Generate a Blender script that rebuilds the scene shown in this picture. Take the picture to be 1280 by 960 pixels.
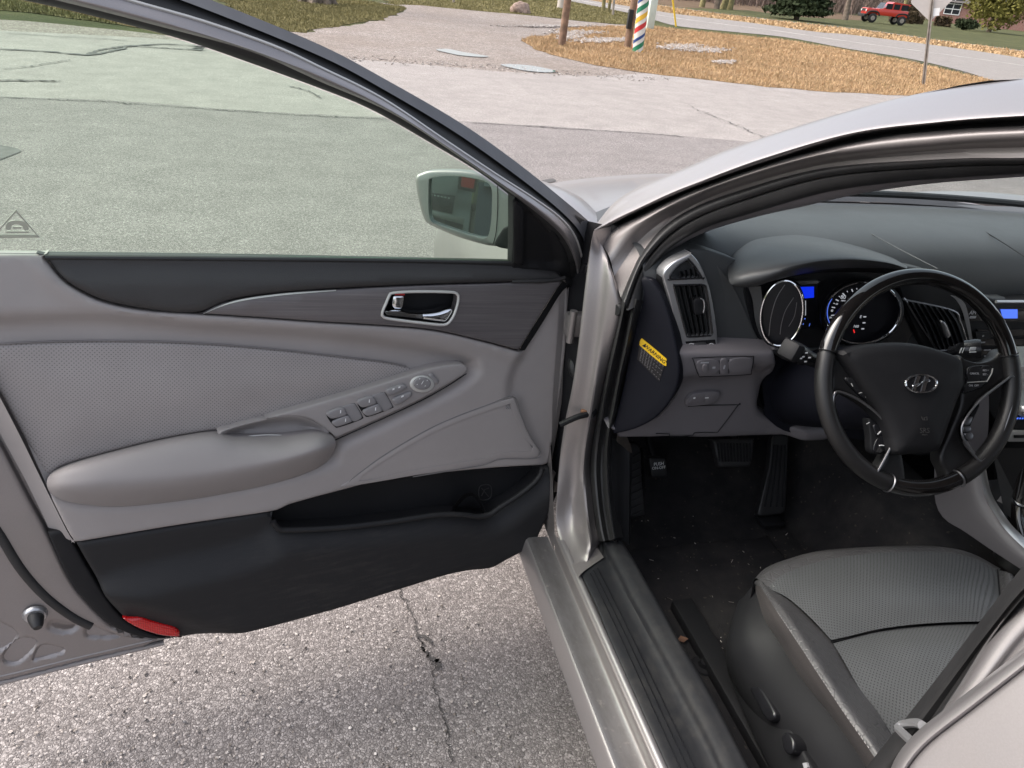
import bpy, bmesh, math, random
import numpy as np
from mathutils import Vector, Matrix
from mathutils.geometry import delaunay_2d_cdt

for o in list(bpy.data.objects): bpy.data.objects.remove(o)
S = bpy.context.scene
COL = S.collection
random.seed(7); RNG = np.random.default_rng(7)
rad = math.radians

# ------------------------------------------------------------------ camera
FPX = 960.0
CAM = np.array([-1.36, 0.0, 1.445])
_p, _r, _y = math.atan(518/FPX), rad(6.0), rad(16.6)
_Fh = np.array([math.sin(_y), math.cos(_y), 0]); _Rh = np.array([math.cos(_y), -math.sin(_y), 0]); ZV = np.array([0, 0, 1.0])
FW = math.cos(_p)*_Fh - math.sin(_p)*ZV
_U0 = math.sin(_p)*_Fh + math.cos(_p)*ZV
RT = math.cos(_r)*_Rh + math.sin(_r)*_U0
UP = -math.sin(_r)*_Rh + math.cos(_r)*_U0
cd = bpy.data.cameras.new('camera'); co = bpy.data.objects.new('camera', cd); COL.objects.link(co)
M = Matrix(((RT[0], UP[0], -FW[0], CAM[0]), (RT[1], UP[1], -FW[1], CAM[1]), (RT[2], UP[2], -FW[2], CAM[2]), (0, 0, 0, 1)))
co.matrix_world = M
cd.sensor_width = 36; cd.lens = 36*FPX/1280; cd.clip_start = 0.02; cd.clip_end = 2000
S.camera = co
S.render.resolution_x, S.render.resolution_y = 1024, 768

# ------------------------------------------------------------------ sky, sun, exposure
SUN_EL, SUN_AZ = rad(47), rad(294)          # azimuth clockwise from +Y: behind and left of the camera
w = bpy.data.worlds.new('World'); S.world = w; w.use_nodes = True
nt = w.node_tree; nt.nodes.clear()
sky = nt.nodes.new('ShaderNodeTexSky'); sky.sky_type = 'NISHITA'; sky.sun_disc = False
sky.sun_elevation = SUN_EL; sky.sun_rotation = SUN_AZ; sky.air_density = 1.0; sky.dust_density = 4.0; sky.ozone_density = 1.0
hs = nt.nodes.new('ShaderNodeHueSaturation'); hs.inputs['Saturation'].default_value = 0.45
bg = nt.nodes.new('ShaderNodeBackground'); bg.inputs['Strength'].default_value = 0.15
wo = nt.nodes.new('ShaderNodeOutputWorld')
nt.links.new(sky.outputs[0], hs.inputs['Color']); nt.links.new(hs.outputs[0], bg.inputs['Color']); nt.links.new(bg.outputs[0], wo.inputs[0])
sl = bpy.data.lights.new('sun', 'SUN'); sl.energy = 1.05; sl.angle = rad(60); sl.color = (1.0, 0.90, 0.80)
so = bpy.data.objects.new('sun', sl); COL.objects.link(so)
sd = Vector((math.sin(SUN_AZ)*math.cos(SUN_EL), math.cos(SUN_AZ)*math.cos(SUN_EL), math.sin(SUN_EL)))
so.rotation_euler = sd.to_track_quat('Z', 'Y').to_euler()
vs = S.view_settings; vs.view_transform = 'Standard'; vs.look = 'None'; vs.gamma = 1.0; vs.exposure = 1.26
try: vs.use_curve_mapping = False
except Exception: pass

# ------------------------------------------------------------------ projection helpers
def ray(px, py): return RT*(px-640) + UP*(480-py) + FW*FPX
def P(px, py, x=None, y=None, z=None):
    d = ray(px, py)
    if x is not None: t = (x-CAM[0])/d[0]
    elif y is not None: t = (y-CAM[1])/d[1]
    else: t = (z-CAM[2])/d[2]
    return CAM + d*t
def PL(px, py, p0, n):
    d = ray(px, py); return CAM + d*(((p0-CAM)@n)/(d@n))
def unit(v): v = np.asarray(v, float); return v/np.linalg.norm(v)
class Frame:
    def __init__(s, o, u, v):
        s.o = np.asarray(o, float); s.u = unit(u); v = np.asarray(v, float); v = v-(v@s.u)*s.u; s.v = unit(v); s.n = np.cross(s.u, s.v)
    def px(s, px, py, off=0.0): return PL(px, py, s.o+s.n*off, s.n)
    def to2(s, p): d = np.asarray(p)-s.o; return (d@s.u, d@s.v)
    def at(s, a, b, c=0.0): return s.o+s.u*a+s.v*b+s.n*c

def catmull(pts, n, closed=False):
    """n points spread by arc length on a Catmull-Rom curve through pts (a doubled point makes a corner)"""
    P0 = np.asarray(pts, float); k = len(P0)
    if k == 2 and not closed:
        t = np.linspace(0, 1, n)[:, None]; return P0[0]*(1-t)+P0[1]*t
    out = []; segs = k if closed else k-1
    m = max(4, int(6*n/segs)); t = np.linspace(0, 1, m, endpoint=False)[:, None]
    for i in range(segs):
        if closed: a, b, c, d = P0[(i-1) % k], P0[i], P0[(i+1) % k], P0[(i+2) % k]
        else: a, b, c, d = P0[max(i-1, 0)], P0[i], P0[i+1], P0[min(i+2, k-1)]
        out.append(.5*((2*b)+(-a+c)*t+(2*a-5*b+4*c-d)*t**2+(-a+3*b-3*c+d)*t**3))
    Q = np.vstack(out+[P0[:1] if closed else P0[-1:]])
    L = np.concatenate([[0], np.cumsum(np.linalg.norm(np.diff(Q, axis=0), axis=1))])
    s = np.linspace(0, L[-1], n+1)[:-1] if closed else np.linspace(0, L[-1], n)
    return np.stack([np.interp(s, L, Q[:, j]) for j in range(Q.shape[1])], 1)

# ------------------------------------------------------------------ geometry: every shape is (verts, faces, uvs-per-vert)
def G(v, f, uv=None):
    v = [tuple(map(float, q)) for q in v]
    return v, [tuple(int(i) for i in q) for q in f], uv if uv is not None else [(q[0], q[1]) for q in v]
def join(gs):
    V, Fc, T = [], [], []
    for v, f, uv in gs:
        k = len(V); V += v; T += list(uv); Fc += [tuple(i+k for i in q) for q in f]
    return V, Fc, T
def add(name, g, mat, parent=None, smooth=True, ang=40, inv=None, label=None, kind=None, flip=False):
    if isinstance(g, list): g = join(g)
    v, f, uv = g
    me = bpy.data.meshes.new(name); me.from_pydata(v, [], f)
    ul = me.uv_layers.new(name='UVMap'); idx = np.zeros(len(me.loops), dtype=np.int32); me.loops.foreach_get('vertex_index', idx)
    ul.data.foreach_set('uv', np.asarray(uv, dtype=np.float32)[idx].ravel())
    me.materials.append(mat)
    if smooth:
        me.polygons.foreach_set('use_smooth', [True]*len(me.polygons)); me.set_sharp_from_angle(angle=rad(ang))
    me.update()
    o = bpy.data.objects.new(name, me); COL.objects.link(o)
    if parent is not None:
        o.parent = parent
        o.matrix_parent_inverse = Matrix.Translation(parent.location).inverted()
    if label: o['label'] = label
    if kind: o['kind'] = kind
    return o
def thing(name, label, cat, loc=(0, 0, 0), group=None):
    o = bpy.data.objects.new(name, None); COL.objects.link(o); o.location = loc; o.empty_display_size = .1
    o['label'] = label; o['category'] = cat
    if group: o['group'] = group
    return o
def tag(o, label, cat, group=None):
    o['label'] = label; o['category'] = cat
    if group: o['group'] = group
    return o

def pdist(pts, poly):
    """distance of 2-D pts to a closed polygon, and whether each is inside"""
    A = poly; B = np.roll(poly, -1, 0); best = np.full(len(pts), 1e9); ins = np.zeros(len(pts), bool)
    for a, b in zip(A, B):
        ab = b-a; L = ab@ab
        if L < 1e-16: continue
        t = np.clip(((pts-a)@ab)/L, 0, 1); q = a+t[:, None]*ab
        best = np.minimum(best, np.hypot(*(pts-q).T))
        c = (a[1] > pts[:, 1]) != (b[1] > pts[:, 1])
        if a[1] != b[1]: ins ^= c & (pts[:, 0] < (b[0]-a[0])*(pts[:, 1]-a[1])/(b[1]-a[1])+a[0])
    return best, ins
def sstep(x): x = np.clip(x, 0, 1); return x*x*(3-2*x)

def relief(fr, poly2, h=.004, r=.003, off=0.0, res=.012, depth=.01, holes=(), hf=None):
    """a plate on a Frame: flat top at off+h, edges rounded by r, side walls down to off-depth"""
    poly = np.asarray(poly2, float)
    a2 = np.sum(poly[:, 0]*np.roll(poly[:, 1], -1)-np.roll(poly[:, 0], -1)*poly[:, 1])
    if a2 < 0: poly = poly[::-1]
    nb = len(poly); pts = [poly]; edges = [(i, (i+1) % nb) for i in range(nb)]; k = nb
    hs_ = []
    for hq in holes:
        hq = np.asarray(hq, float); pts.append(hq); m = len(hq); edges += [(k+i, k+(i+1) % m) for i in range(m)]; k += m; hs_.append(hq)
    bnd = k
    extra = []
    tan = np.roll(poly, -1, 0)-np.roll(poly, 1, 0); nl = np.hypot(*tan.T)+1e-12; nor = np.stack([-tan[:, 1], tan[:, 0]], 1)/nl[:, None]
    if r > 1e-5:
        for f in (.12, .4, 1.0):
            q = poly+nor*(r*f); d, ins = pdist(q, poly); extra.append(q[ins & (d > r*f*.93)])
    mn, mx = poly.min(0), poly.max(0)
    gx, gy = np.arange(mn[0]+res/2, mx[0], res), np.arange(mn[1]+res/2, mx[1], res)
    if len(gx) and len(gy):
        g = np.stack(np.meshgrid(gx, gy), -1).reshape(-1, 2); g[:, 0] += (np.round((g[:, 1]-mn[1])/res) % 2)*res*.5
        d, ins = pdist(g, poly); ok = ins & (d > max(r, res*.4)+res*.25)
        for hq in hs_:
            dh, ih = pdist(g, hq); ok &= (~ih) & (dh > res*.35)
        extra.append(g[ok])
    allp = np.vstack(pts+extra) if extra else np.vstack(pts)
    res_ = delaunay_2d_cdt([Vector(q) for q in allp], edges, [], 0, 1e-7)
    V2 = np.array([tuple(q) for q in res_[0]]); T = [t for t in res_[2]]
    cen = np.array([V2[list(t)].mean(0) for t in T]); d, ins = pdist(cen, poly); keep = ins
    for hq in hs_:
        dh, ih = pdist(cen, hq); keep &= ~ih
    T = [t for t, q in zip(T, keep) if q]
    d, _ = pdist(V2, poly)
    z = np.full(len(V2), off+h)
    if r > 1e-5:
        m = d < r; z[m] -= np.minimum(r, h+depth*.5)*(1-np.sqrt(np.clip(1-((r-d[m])/r)**2, 0, 1)))
    if hf is not None: z = z+hf(V2, d)
    V = [fr.at(q[0], q[1], zz) for q, zz in zip(V2, z)]; UV = [tuple(q) for q in V2]; Fc = [tuple(t) for t in T]
    # side walls
    cnt = {}
    for t in Fc:
        for i in range(len(t)):
            e = (t[i], t[(i+1) % len(t)]); cnt[e] = 1
    be = [e for e in cnt if (e[1], e[0]) not in cnt]
    if depth > 0:
        low = {}
        for e in be:
            for i in e:
                if i not in low: low[i] = len(V); V.append(fr.at(V2[i][0], V2[i][1], off-depth)); UV.append(tuple(V2[i]))
        for a, b in be: Fc.append((b, a, low[a], low[b]))
    return G(V, Fc, UV)
def pxpoly(fr, pts, off=0.0, n=None, smooth=True):
    q = np.array([fr.to2(fr.px(a, b, off)) for a, b in pts])
    if smooth: q = catmull(q, n or max(24, len(pts)*5), closed=True)
    return q
def plate(fr, pts, h=.004, r=.003, off=0.0, n=None, smooth=True, holes=(), **k):
    return relief(fr, pxpoly(fr, pts, off+h, n, smooth), h, r, off, holes=[pxpoly(fr, q, off+h) for q in holes], **k)
def recess(fr, items, off=0.0):
    """height function: each (px polygon, depth, width) sinks (or, negative, lifts) its inside"""
    polys = [(pxpoly(fr, q, off), dp, wd) for q, dp, wd in items]
    def hf(V2, d):
        z = np.zeros(len(V2))
        for q, dp, wd in polys:
            dd, ins = pdist(V2, q); s = np.where(ins, dd, -dd)
            z -= dp*sstep((s+wd*.5)/wd)
        return z
    return hf

def loft(curves, n=40, sub=1, closed=False, cap=False):
    C = [catmull(c, n, closed) for c in curves]
    if sub > 1 and len(C) > 2:
        A = np.stack(C); out = []
        K = len(A)
        for i in range(K-1):
            a, b, c, d = A[max(i-1, 0)], A[i], A[i+1], A[min(i+2, K-1)]
            for s in range(sub):
                t = s/sub; out.append(.5*((2*b)+(-a+c)*t+(2*a-5*b+4*c-d)*t**2+(-a+3*b-3*c+d)*t**3))
        out.append(A[-1]); C = out
    elif sub > 1:
        C = [C[0]*(1-t)+C[1]*t for t in np.linspace(0, 1, sub+1)]
    V, UV = [], []; acc = np.zeros(len(C[0]))
    for i, c in enumerate(C):
        if i: acc = acc+np.linalg.norm(c-C[i-1], axis=1)
        s = np.concatenate([[0], np.cumsum(np.linalg.norm(np.diff(c, axis=0), axis=1))])
        V += list(c); UV += [(float(a), float(b)) for a, b in zip(s, acc)]
    m = len(C[0]); Fc = []
    for i in range(len(C)-1):
        for j in range(m if closed else m-1):
            k = (j+1) % m; Fc.append((i*m+j, i*m+k, (i+1)*m+k, (i+1)*m+j))
    if cap: Fc.append(tuple(range(m))[::-1]); Fc.append(tuple((len(C)-1)*m+j for j in range(m)))
    return G(V, Fc, UV)

def loftraw(rows, sub=1):
    A = np.stack([np.asarray(r_, float) for r_ in rows]); out = []; K = len(A)
    for i in range(K-1):
        a, b, c, d = A[max(i-1, 0)], A[i], A[i+1], A[min(i+2, K-1)]
        for s in range(sub):
            t = s/sub; out.append(.5*((2*b)+(-a+c)*t+(2*a-5*b+4*c-d)*t**2+(-a+3*b-3*c+d)*t**3))
    out.append(A[-1]); m = A.shape[1]; V = np.vstack(out)
    return G(V, [(i*m+j, i*m+j+1, (i+1)*m+j+1, (i+1)*m+j) for i in range(len(out)-1) for j in range(m-1)])

def thick(g, t):
    """give an open sheet thickness along its vertex normals"""
    v, f, uv = g; A = np.array(v); N = np.zeros_like(A)
    for q in f:
        n = np.cross(A[q[1]]-A[q[0]], A[q[2]]-A[q[0]])
        for i in q: N[i] += n
    N /= (np.linalg.norm(N, axis=1)[:, None]+1e-12); B = A-N*t; k = len(A)
    cnt = set()
    for q in f:
        for i in range(len(q)): cnt.add((q[i], q[(i+1) % len(q)]))
    F2 = list(f)+[tuple(i+k for i in q[::-1]) for q in f]
    for a, b in cnt:
        if (b, a) not in cnt: F2.append((b, a, a+k, b+k))
    return G(np.vstack([A, B]), F2, list(uv)+list(uv))

def tube(path, rr, seg=12, closed=False, cap=True, n=None, squash=None):
    Q = catmull(path, n, closed) if n else np.asarray(path, float)
    m = len(Q); rr = np.full(m, rr) if np.isscalar(rr) else np.interp(np.linspace(0, 1, m), np.linspace(0, 1, len(rr)), rr)
    T = np.roll(Q, -1, 0)-np.roll(Q, 1, 0)
    if not closed: T[0] = Q[1]-Q[0]; T[-1] = Q[-1]-Q[-2]
    T = T/(np.linalg.norm(T, axis=1)[:, None]+1e-12)
    ref = np.array([0, 0, 1.0]) if abs(T[0][2]) < .9 else np.array([1.0, 0, 0])
    a = unit(np.cross(T[0], ref)); V, UV = [], []; L = 0
    for i in range(m):
        a = unit(a-(a@T[i])*T[i]); b = np.cross(T[i], a)
        if i: L += np.linalg.norm(Q[i]-Q[i-1])
        for s in range(seg):
            th = 2*math.pi*s/seg; V.append(Q[i]+rr[i]*(math.cos(th)*a+math.sin(th)*b)); UV.append((L, s/seg*rr[i]*6.28))
    Fc = []
    for i in range(m if closed else m-1):
        j = (i+1) % m
        for s in range(seg):
            t = (s+1) % seg; Fc.append((i*seg+s, i*seg+t, j*seg+t, j*seg+s))
    if cap and not closed: Fc.append(tuple(range(seg))[::-1]); Fc.append(tuple((m-1)*seg+s for s in range(seg)))
    return G(V, Fc, UV)

def box(c, d, rot=None, bev=0.0, ax=None):
    """box of size d at c; ax = three axis vectors; bev chamfers every edge"""
    ax = np.eye(3) if ax is None else np.array([unit(q) for q in ax])
    if rot: ax = np.array(Matrix.Rotation(rot, 3, 'Z')).T @ ax if ax is None else np.array([np.array(Matrix.Rotation(rot, 3, 'Z')) @ q for q in ax])
    bm = bmesh.new(); bmesh.ops.create_cube(bm, size=1.0)
    for v in bm.verts: v.co = Vector((v.co.x*d[0], v.co.y*d[1], v.co.z*d[2]))
    if bev > 0: bmesh.ops.bevel(bm, geom=bm.edges[:], offset=bev, segments=2, profile=.5, affect='EDGES')
    bm.verts.ensure_lookup_table()
    L = np.array([tuple(v.co) for v in bm.verts]); Fc = [tuple(v.index for v in f.verts) for f in bm.faces]; bm.free()
    V = np.asarray(c, float)+L@ax
    return G(V, Fc, [(q[0], q[2]) for q in L])
def cyl(a, b, r0, r1=None, seg=16): return tube([a, b], [r0, r1 if r1 is not None else r0], seg)
def lathe(prof, c, axis, seg=32, arc=2*math.pi):
    """profile of (radius, height) turned about axis through c"""
    ax = unit(axis); ref = np.array([0, 0, 1.0]) if abs(ax[2]) < .9 else np.array([1.0, 0, 0])
    a = unit(np.cross(ref, ax)); b = np.cross(ax, a); V = []
    for r_, h_ in prof:
        for s in range(seg):
            th = 2*math.pi*s/seg; V.append(np.asarray(c)+ax*h_+r_*(math.cos(th)*a+math.sin(th)*b))
    Fc = []
    for i in range(len(prof)-1):
        for s in range(seg):
            t = (s+1) % seg; Fc.append((i*seg+s, i*seg+t, (i+1)*seg+t, (i+1)*seg+s))
    return G(V, Fc)
def text(s, fr, a, b, size, off=.001, align='CENTER', rot=0.0, shear=0.0, ex=0.0003):
    cu = bpy.data.curves.new('t', 'FONT'); cu.body = s; cu.size = size; cu.align_x = align; cu.align_y = 'CENTER'; cu.extrude = ex; cu.resolution_u = 2; cu.shear = shear
    ob = bpy.data.objects.new('t', cu); COL.objects.link(ob); dg = bpy.context.evaluated_depsgraph_get(); dg.update()
    me = bpy.data.meshes.new_from_object(ob.evaluated_get(dg)); c, s_ = math.cos(rot), math.sin(rot)
    V = [fr.at(a+v.co.x*c-v.co.y*s_, b+v.co.x*s_+v.co.y*c, off+v.co.z) for v in me.vertices]; Fc = [tuple(p.vertices) for p in me.polygons]
    bpy.data.objects.remove(ob); bpy.data.curves.remove(cu); bpy.data.meshes.remove(me)
    return G(V, Fc)

# ------------------------------------------------------------------ materials
class NB:
    def __init__(s, name):
        s.m = bpy.data.materials.new(name); s.m.use_nodes = True; s.t = s.m.node_tree; s.t.nodes.clear()
        s.out = s.t.nodes.new('ShaderNodeOutputMaterial'); s.b = s.n('ShaderNodeBsdfPrincipled'); s.l(s.b.outputs[0], s.out.inputs[0])
    def n(s, typ, **k):
        x = s.t.nodes.new(typ)
        for a, b in k.items(): setattr(x, a, b)
        return x
    def l(s, a, b): s.t.links.new(a, b)
    def set(s, **k):
        for a, b in k.items():
            i = s.b.inputs[a.replace('_', ' ')]
            if hasattr(b, 'is_linked'): s.l(b, i)
            else: i.default_value = (*b, 1) if isinstance(b, tuple) and len(b) == 3 else b
    def co(s, kind='Object'): return s.n('ShaderNodeTexCoord').outputs[kind]
    def map(s, vec, scale=(1, 1, 1), rot=(0, 0, 0), loc=(0, 0, 0)):
        x = s.n('ShaderNodeMapping'); x.inputs['Scale'].default_value = scale; x.inputs['Rotation'].default_value = rot; x.inputs['Location'].default_value = loc
        s.l(vec, x.inputs[0]); return x.outputs[0]
    def noise(s, vec, scale, detail=3, rough=.55, out='Fac', dist=0.0):
        x = s.n('ShaderNodeTexNoise'); x.inputs['Scale'].default_value = scale; x.inputs['Detail'].default_value = detail; x.inputs['Roughness'].default_value = rough; x.inputs['Distortion'].default_value = dist
        s.l(vec, x.inputs['Vector']); return x.outputs[out]
    def vor(s, vec, scale, feature='F1', out='Distance', rnd=1.0):
        x = s.n('ShaderNodeTexVoronoi', feature=feature); x.inputs['Scale'].default_value = scale; x.inputs['Randomness'].default_value = rnd
        s.l(vec, x.inputs['Vector']); return x.outputs[out]
    def ramp(s, fac, stops, interp='LINEAR'):
        x = s.n('ShaderNodeValToRGB'); e = x.color_ramp.elements; x.color_ramp.interpolation = interp
        while len(e) < len(stops): e.new(.5)
        for q, (p, c) in zip(e, stops): q.position = p; q.color = (*c, 1) if len(c) == 3 else c
        s.l(fac, x.inputs[0]); return x.outputs[0]
    def mix(s, fac, a, b, mode='MIX'):
        x = s.n('ShaderNodeMix', data_type='RGBA', blend_type=mode)
        for i, q in ((0, fac), (6, a), (7, b)):
            if hasattr(q, 'is_linked'): s.l(q, x.inputs[i])
            else: x.inputs[i].default_value = (*q, 1) if isinstance(q, tuple) else q
        return x.outputs[2]
    def math(s, op, a, b=0.0, c=None):
        x = s.n('ShaderNodeMath', operation=op)
        for i, q in enumerate((a, b) if c is None else (a, b, c)):
            if hasattr(q, 'is_linked'): s.l(q, x.inputs[i])
            else: x.inputs[i].default_value = q
        return x.outputs[0]
    def bump(s, height, strength=.3, dist=.001):
        x = s.n('ShaderNodeBump'); x.inputs['Strength'].default_value = strength; x.inputs['Distance'].default_value = dist
        s.l(height, x.inputs['Height']); s.l(x.outputs[0], s.b.inputs['Normal']); return x
def g3(v): return (v, v, v)
def plain(name, col, rough=.5, metal=0.0, grain=None, gs=.25, var=.12, vs_=6.0, spec=.5, coat=0.0, rv=.0, gd=.0006):
    """painted / moulded surface: colour with soft uneven wear, optional leather-like grain"""
    b = NB(name); o = b.co('Object')
    nz = b.noise(o, vs_, 5, .6)
    lo = tuple(c*(1-var) for c in col); hi = tuple(min(1, c*(1+var)) for c in col)
    b.set(Base_Color=b.ramp(nz, [(.3, lo), (.7, hi)]), Metallic=metal, Specular_IOR_Level=spec, Coat_Weight=coat)
    if rv > 0:
        r2 = b.noise(o, vs_*2.7, 4, .65); b.set(Roughness=b.math('MULTIPLY_ADD', r2, rv*2, rough-rv))
    else: b.set(Roughness=rough)
    if coat: b.set(Coat_Roughness=.05)
    if grain:
        v1 = b.vor(o, grain); b.bump(v1, gs, gd)
    return b.m
MT = {}
def build_materials():
    # --- car paint: metallic silver flake under clear coat
    def paint(name, col, rough=.34):
        b = NB(name); o = b.co('Object')
        fl = b.vor(o, 900, out='Color'); sep = b.n('ShaderNodeSeparateColor'); b.l(fl, sep.inputs[0])
        dirt = b.noise(o, 5, 6, .65)
        c = b.mix(b.math('MULTIPLY', sep.outputs[0], .12), col, tuple(min(1, q*1.5) for q in col))
        c = b.mix(b.ramp(dirt, [(.5, g3(0)), (.8, g3(.22))]), c, (.26, .23, .20))
        b.set(Base_Color=c, Metallic=.72, Roughness=b.math('MULTIPLY_ADD', dirt, .16, rough-.05), Coat_Weight=.35, Coat_Roughness=.1, Specular_IOR_Level=.5)
        return b.m
    MT['paint'] = paint('silver_paint', (.295, .277, .279), .40)
    MT['jamb'] = paint('jamb_paint', (.285, .262, .258), .46)
    # sill: paint with rubbed dirt
    b = NB('sill_paint'); o = b.co('Object'); m = b.map(o, (3, 1.2, 3)); d1 = b.noise(m, 4.5, 6, .68); d2 = b.noise(o, 60, 3, .6)
    c = b.mix(b.ramp(d1, [(.40, g3(0)), (.66, g3(.8))]), (.225, .215, .218), (.12, .110, .105)); c = b.mix(b.ramp(d2, [(.62, g3(0)), (.75, g3(.4))]), c, (.42, .39, .36))
    b.set(Base_Color=c, Metallic=.55, Roughness=b.ramp(d1, [(.4, g3(.30)), (.65, g3(.52))]), Coat_Weight=.25); MT['sill'] = b.m
    # --- plastics, vinyl
    MT['grey'] = plain('grey_vinyl', (.315, .288, .28), .5, grain=900, gs=.35, gd=.0004, var=.06, rv=.06)
    MT['greysoft'] = plain('grey_soft_plastic', (.272, .251, .247), .55, grain=1600, gs=.15, gd=.0003, var=.05, rv=.05)
    MT['button'] = plain('grey_button', (.215, .205, .21), .38, var=.04)
    MT['charcoal'] = plain('charcoal_padding', (.031, .0295, .030), .52, grain=600, gs=.5, gd=.0006, var=.1, rv=.05)
    MT['dash'] = plain('dash_padding', (.052, .0545, .0565), .52, grain=900, gs=.35, gd=.0004, var=.08, rv=.06, spec=.6)
    MT['dashlow'] = plain('dash_lower_plastic', (.155, .145, .154), .45, grain=1200, gs=.2, gd=.0003, var=.05, rv=.04)
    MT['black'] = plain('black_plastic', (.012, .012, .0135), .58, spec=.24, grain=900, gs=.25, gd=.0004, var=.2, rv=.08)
    MT['blacksmooth'] = plain('black_smooth_plastic', (.012, .012, .014), .25, var=.2)
    MT['navy'] = plain('dark_blue_black_plastic', (.0065, .007, .0115), .6, grain=1100, gs=.25, gd=.0003, var=.1, spec=.2)
    MT['rubber'] = plain('rubber_seal', (.018, .0178, .0185), .48, var=.25, vs_=14, rv=.1)
    MT['rubbergrey'] = plain('grey_rubber_lip', (.085, .085, .092), .42, var=.15, vs_=14)
    MT['gloss'] = plain('gloss_black_wood', (.008, .007, .007), .07, var=.3, coat=.8)
    MT['gunmetal'] = plain('satin_gunmetal', (.25, .25, .26), .32, metal=.9, var=.05)
    MT['silver'] = plain('satin_silver_plastic', (.50, .50, .51), .30, metal=.75, var=.04)
    MT['chrome'] = plain('chrome', (.85, .86, .88), .05, metal=1.0, var=.02)
    MT['pearl'] = plain('pale_satin_bezel', (.55, .54, .52), .38, metal=.3, var=.04)
    MT['white'] = plain('white_print', (.75, .75, .75), .5, var=.05)
    MT['greyprint'] = plain('grey_print', (.33, .33, .35), .5, var=.05)
    MT['orange'] = plain('orange_rust', (.16, .075, .04), .7, var=.5, vs_=80)
    MT['redprint'] = plain('red_print', (.55, .03, .03), .5)
    MT['yellow'] = plain('yellow_label', (.85, .52, .01), .45, var=.04)
    MT['labelblack'] = plain('black_label', (.006, .006, .008), .4)
    MT['thread'] = plain('stitching_thread', (.17, .16, .16), .7, var=.1)
    # wheel leather: black, slightly worn
    MT['leatherblk'] = plain('black_leather', (.013, .0125, .013), .40, grain=700, gs=.35, gd=.0005, var=.2, rv=.1)
    # sill plate: black plastic with dusty scuffs
    b = NB('scuffed_black_plastic'); o = b.co('Object'); d1 = b.noise(b.map(o, (2, 1, 2)), 6, 7, .7); d2 = b.noise(o, 45, 5, .7)
    k = b.math('MULTIPLY', b.ramp(d1, [(.42, g3(0)), (.72, g3(1))]), b.ramp(d2, [(.38, g3(0)), (.7, g3(1))]))
    k = b.math('MULTIPLY', k, .45); b.set(Base_Color=b.mix(k, (.014, .0145, .017), (.085, .078, .070)), Roughness=b.math('MULTIPLY_ADD', k, .3, .6), Specular_IOR_Level=.25); b.bump(b.vor(o, 1100), .2, .0003); MT['scuff'] = b.m
    # dark lower door plastic with scuffs
    b = NB('scuffed_door_plastic'); o = b.co('Object'); d1 = b.noise(b.map(o, (1, 1, 2.5)), 3, 6, .68); d2 = b.noise(b.map(o, (9, 9, 60), (0, rad(28), 0)), 2.2, 4, .6)
    k = b.math('MULTIPLY', b.ramp(d1, [(.45, g3(0)), (.75, g3(.7))]), b.ramp(d2, [(.48, g3(0)), (.75, g3(1))]))
    b.set(Base_Color=b.mix(k, (.0145, .0145, .016), (.045, .042, .040)), Roughness=b.math('MULTIPLY_ADD', d1, .2, .45), Specular_IOR_Level=.3); b.bump(b.vor(o, 800), .4, .0004); MT['doorlow'] = b.m
    # perforated leather/vinyl, dots in UV metres
    def perf(name, col, pitch, rdot, dot, rough=.48, wear=0.0, tint=None):
        b = NB(name); uv = b.map(b.co('UV'), (1/pitch, 1/pitch, 1), (0, 0, rad(45)))
        fr = b.n('ShaderNodeVectorMath', operation='FRACTION'); b.l(uv, fr.inputs[0])
        sb = b.n('ShaderNodeVectorMath', operation='SUBTRACT'); b.l(fr.outputs[0], sb.inputs[0]); sb.inputs[1].default_value = (.5, .5, 0)
        ml = b.n('ShaderNodeVectorMath', operation='MULTIPLY'); b.l(sb.outputs[0], ml.inputs[0]); ml.inputs[1].default_value = (1, 1, 0)
        ln = b.n('ShaderNodeVectorMath', operation='LENGTH'); b.l(ml.outputs[0], ln.inputs[0])
        k = b.ramp(ln.outputs['Value'], [(rdot*.75, g3(1)), (rdot*1.15, g3(0))])
        o = b.co('Object'); nz = b.noise(o, 7, 5, .6); fine = b.noise(o, 180, 3, .6)
        base = b.ramp(nz, [(.3, tuple(c*.92 for c in col)), (.7, tuple(c*1.08 for c in col))])
        b.set(Base_Color=b.mix(k, base, dot), Roughness=b.math('MULTIPLY_ADD', nz, .14, rough-.07))
        hgt = b.math('SUBTRACT', b.math('MULTIPLY', fine, .35), k); b.bump(hgt, .55, .0006); return b.m
    MT['perfdoor'] = perf('perforated_door_vinyl', (.315, .288, .28), .0048, .20, (.14, .128, .125))
    MT['grille'] = perf('speaker_grille_mesh', (.265, .25, .247), .0036, .27, (.06, .057, .057))
    MT['perfseat'] = perf('perforated_seat_leather', (.082, .0855, .088), .0052, .24, (.016, .0165, .017), .40)
    # seat leather with wrinkles
    b = NB('seat_leather'); o = b.co('Object'); wv = b.noise(o, 24, 5, .62, dist=1.6); nz = b.noise(o, 6, 5, .6); cr = b.vor(o, 55, feature='DISTANCE_TO_EDGE')
    b.set(Base_Color=b.mix(b.ramp(nz, [(.45, g3(0)), (.75, g3(.5))]), (.060, .059, .061), (.092, .089, .089)), Roughness=b.math('MULTIPLY_ADD', wv, .25, .25))
    hgt = b.math('ADD', b.math('MULTIPLY', wv, 1.0), b.math('MULTIPLY', b.ramp(cr, [(0, g3(0)), (.08, g3(1))]), .25)); b.bump(hgt, .65, .003); MT['leather'] = b.m
    MT['leatherside'] = plain('seat_side_vinyl', (.082, .074, .073), .45, grain=900, gs=.3, gd=.0005, var=.08, rv=.08)
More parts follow.
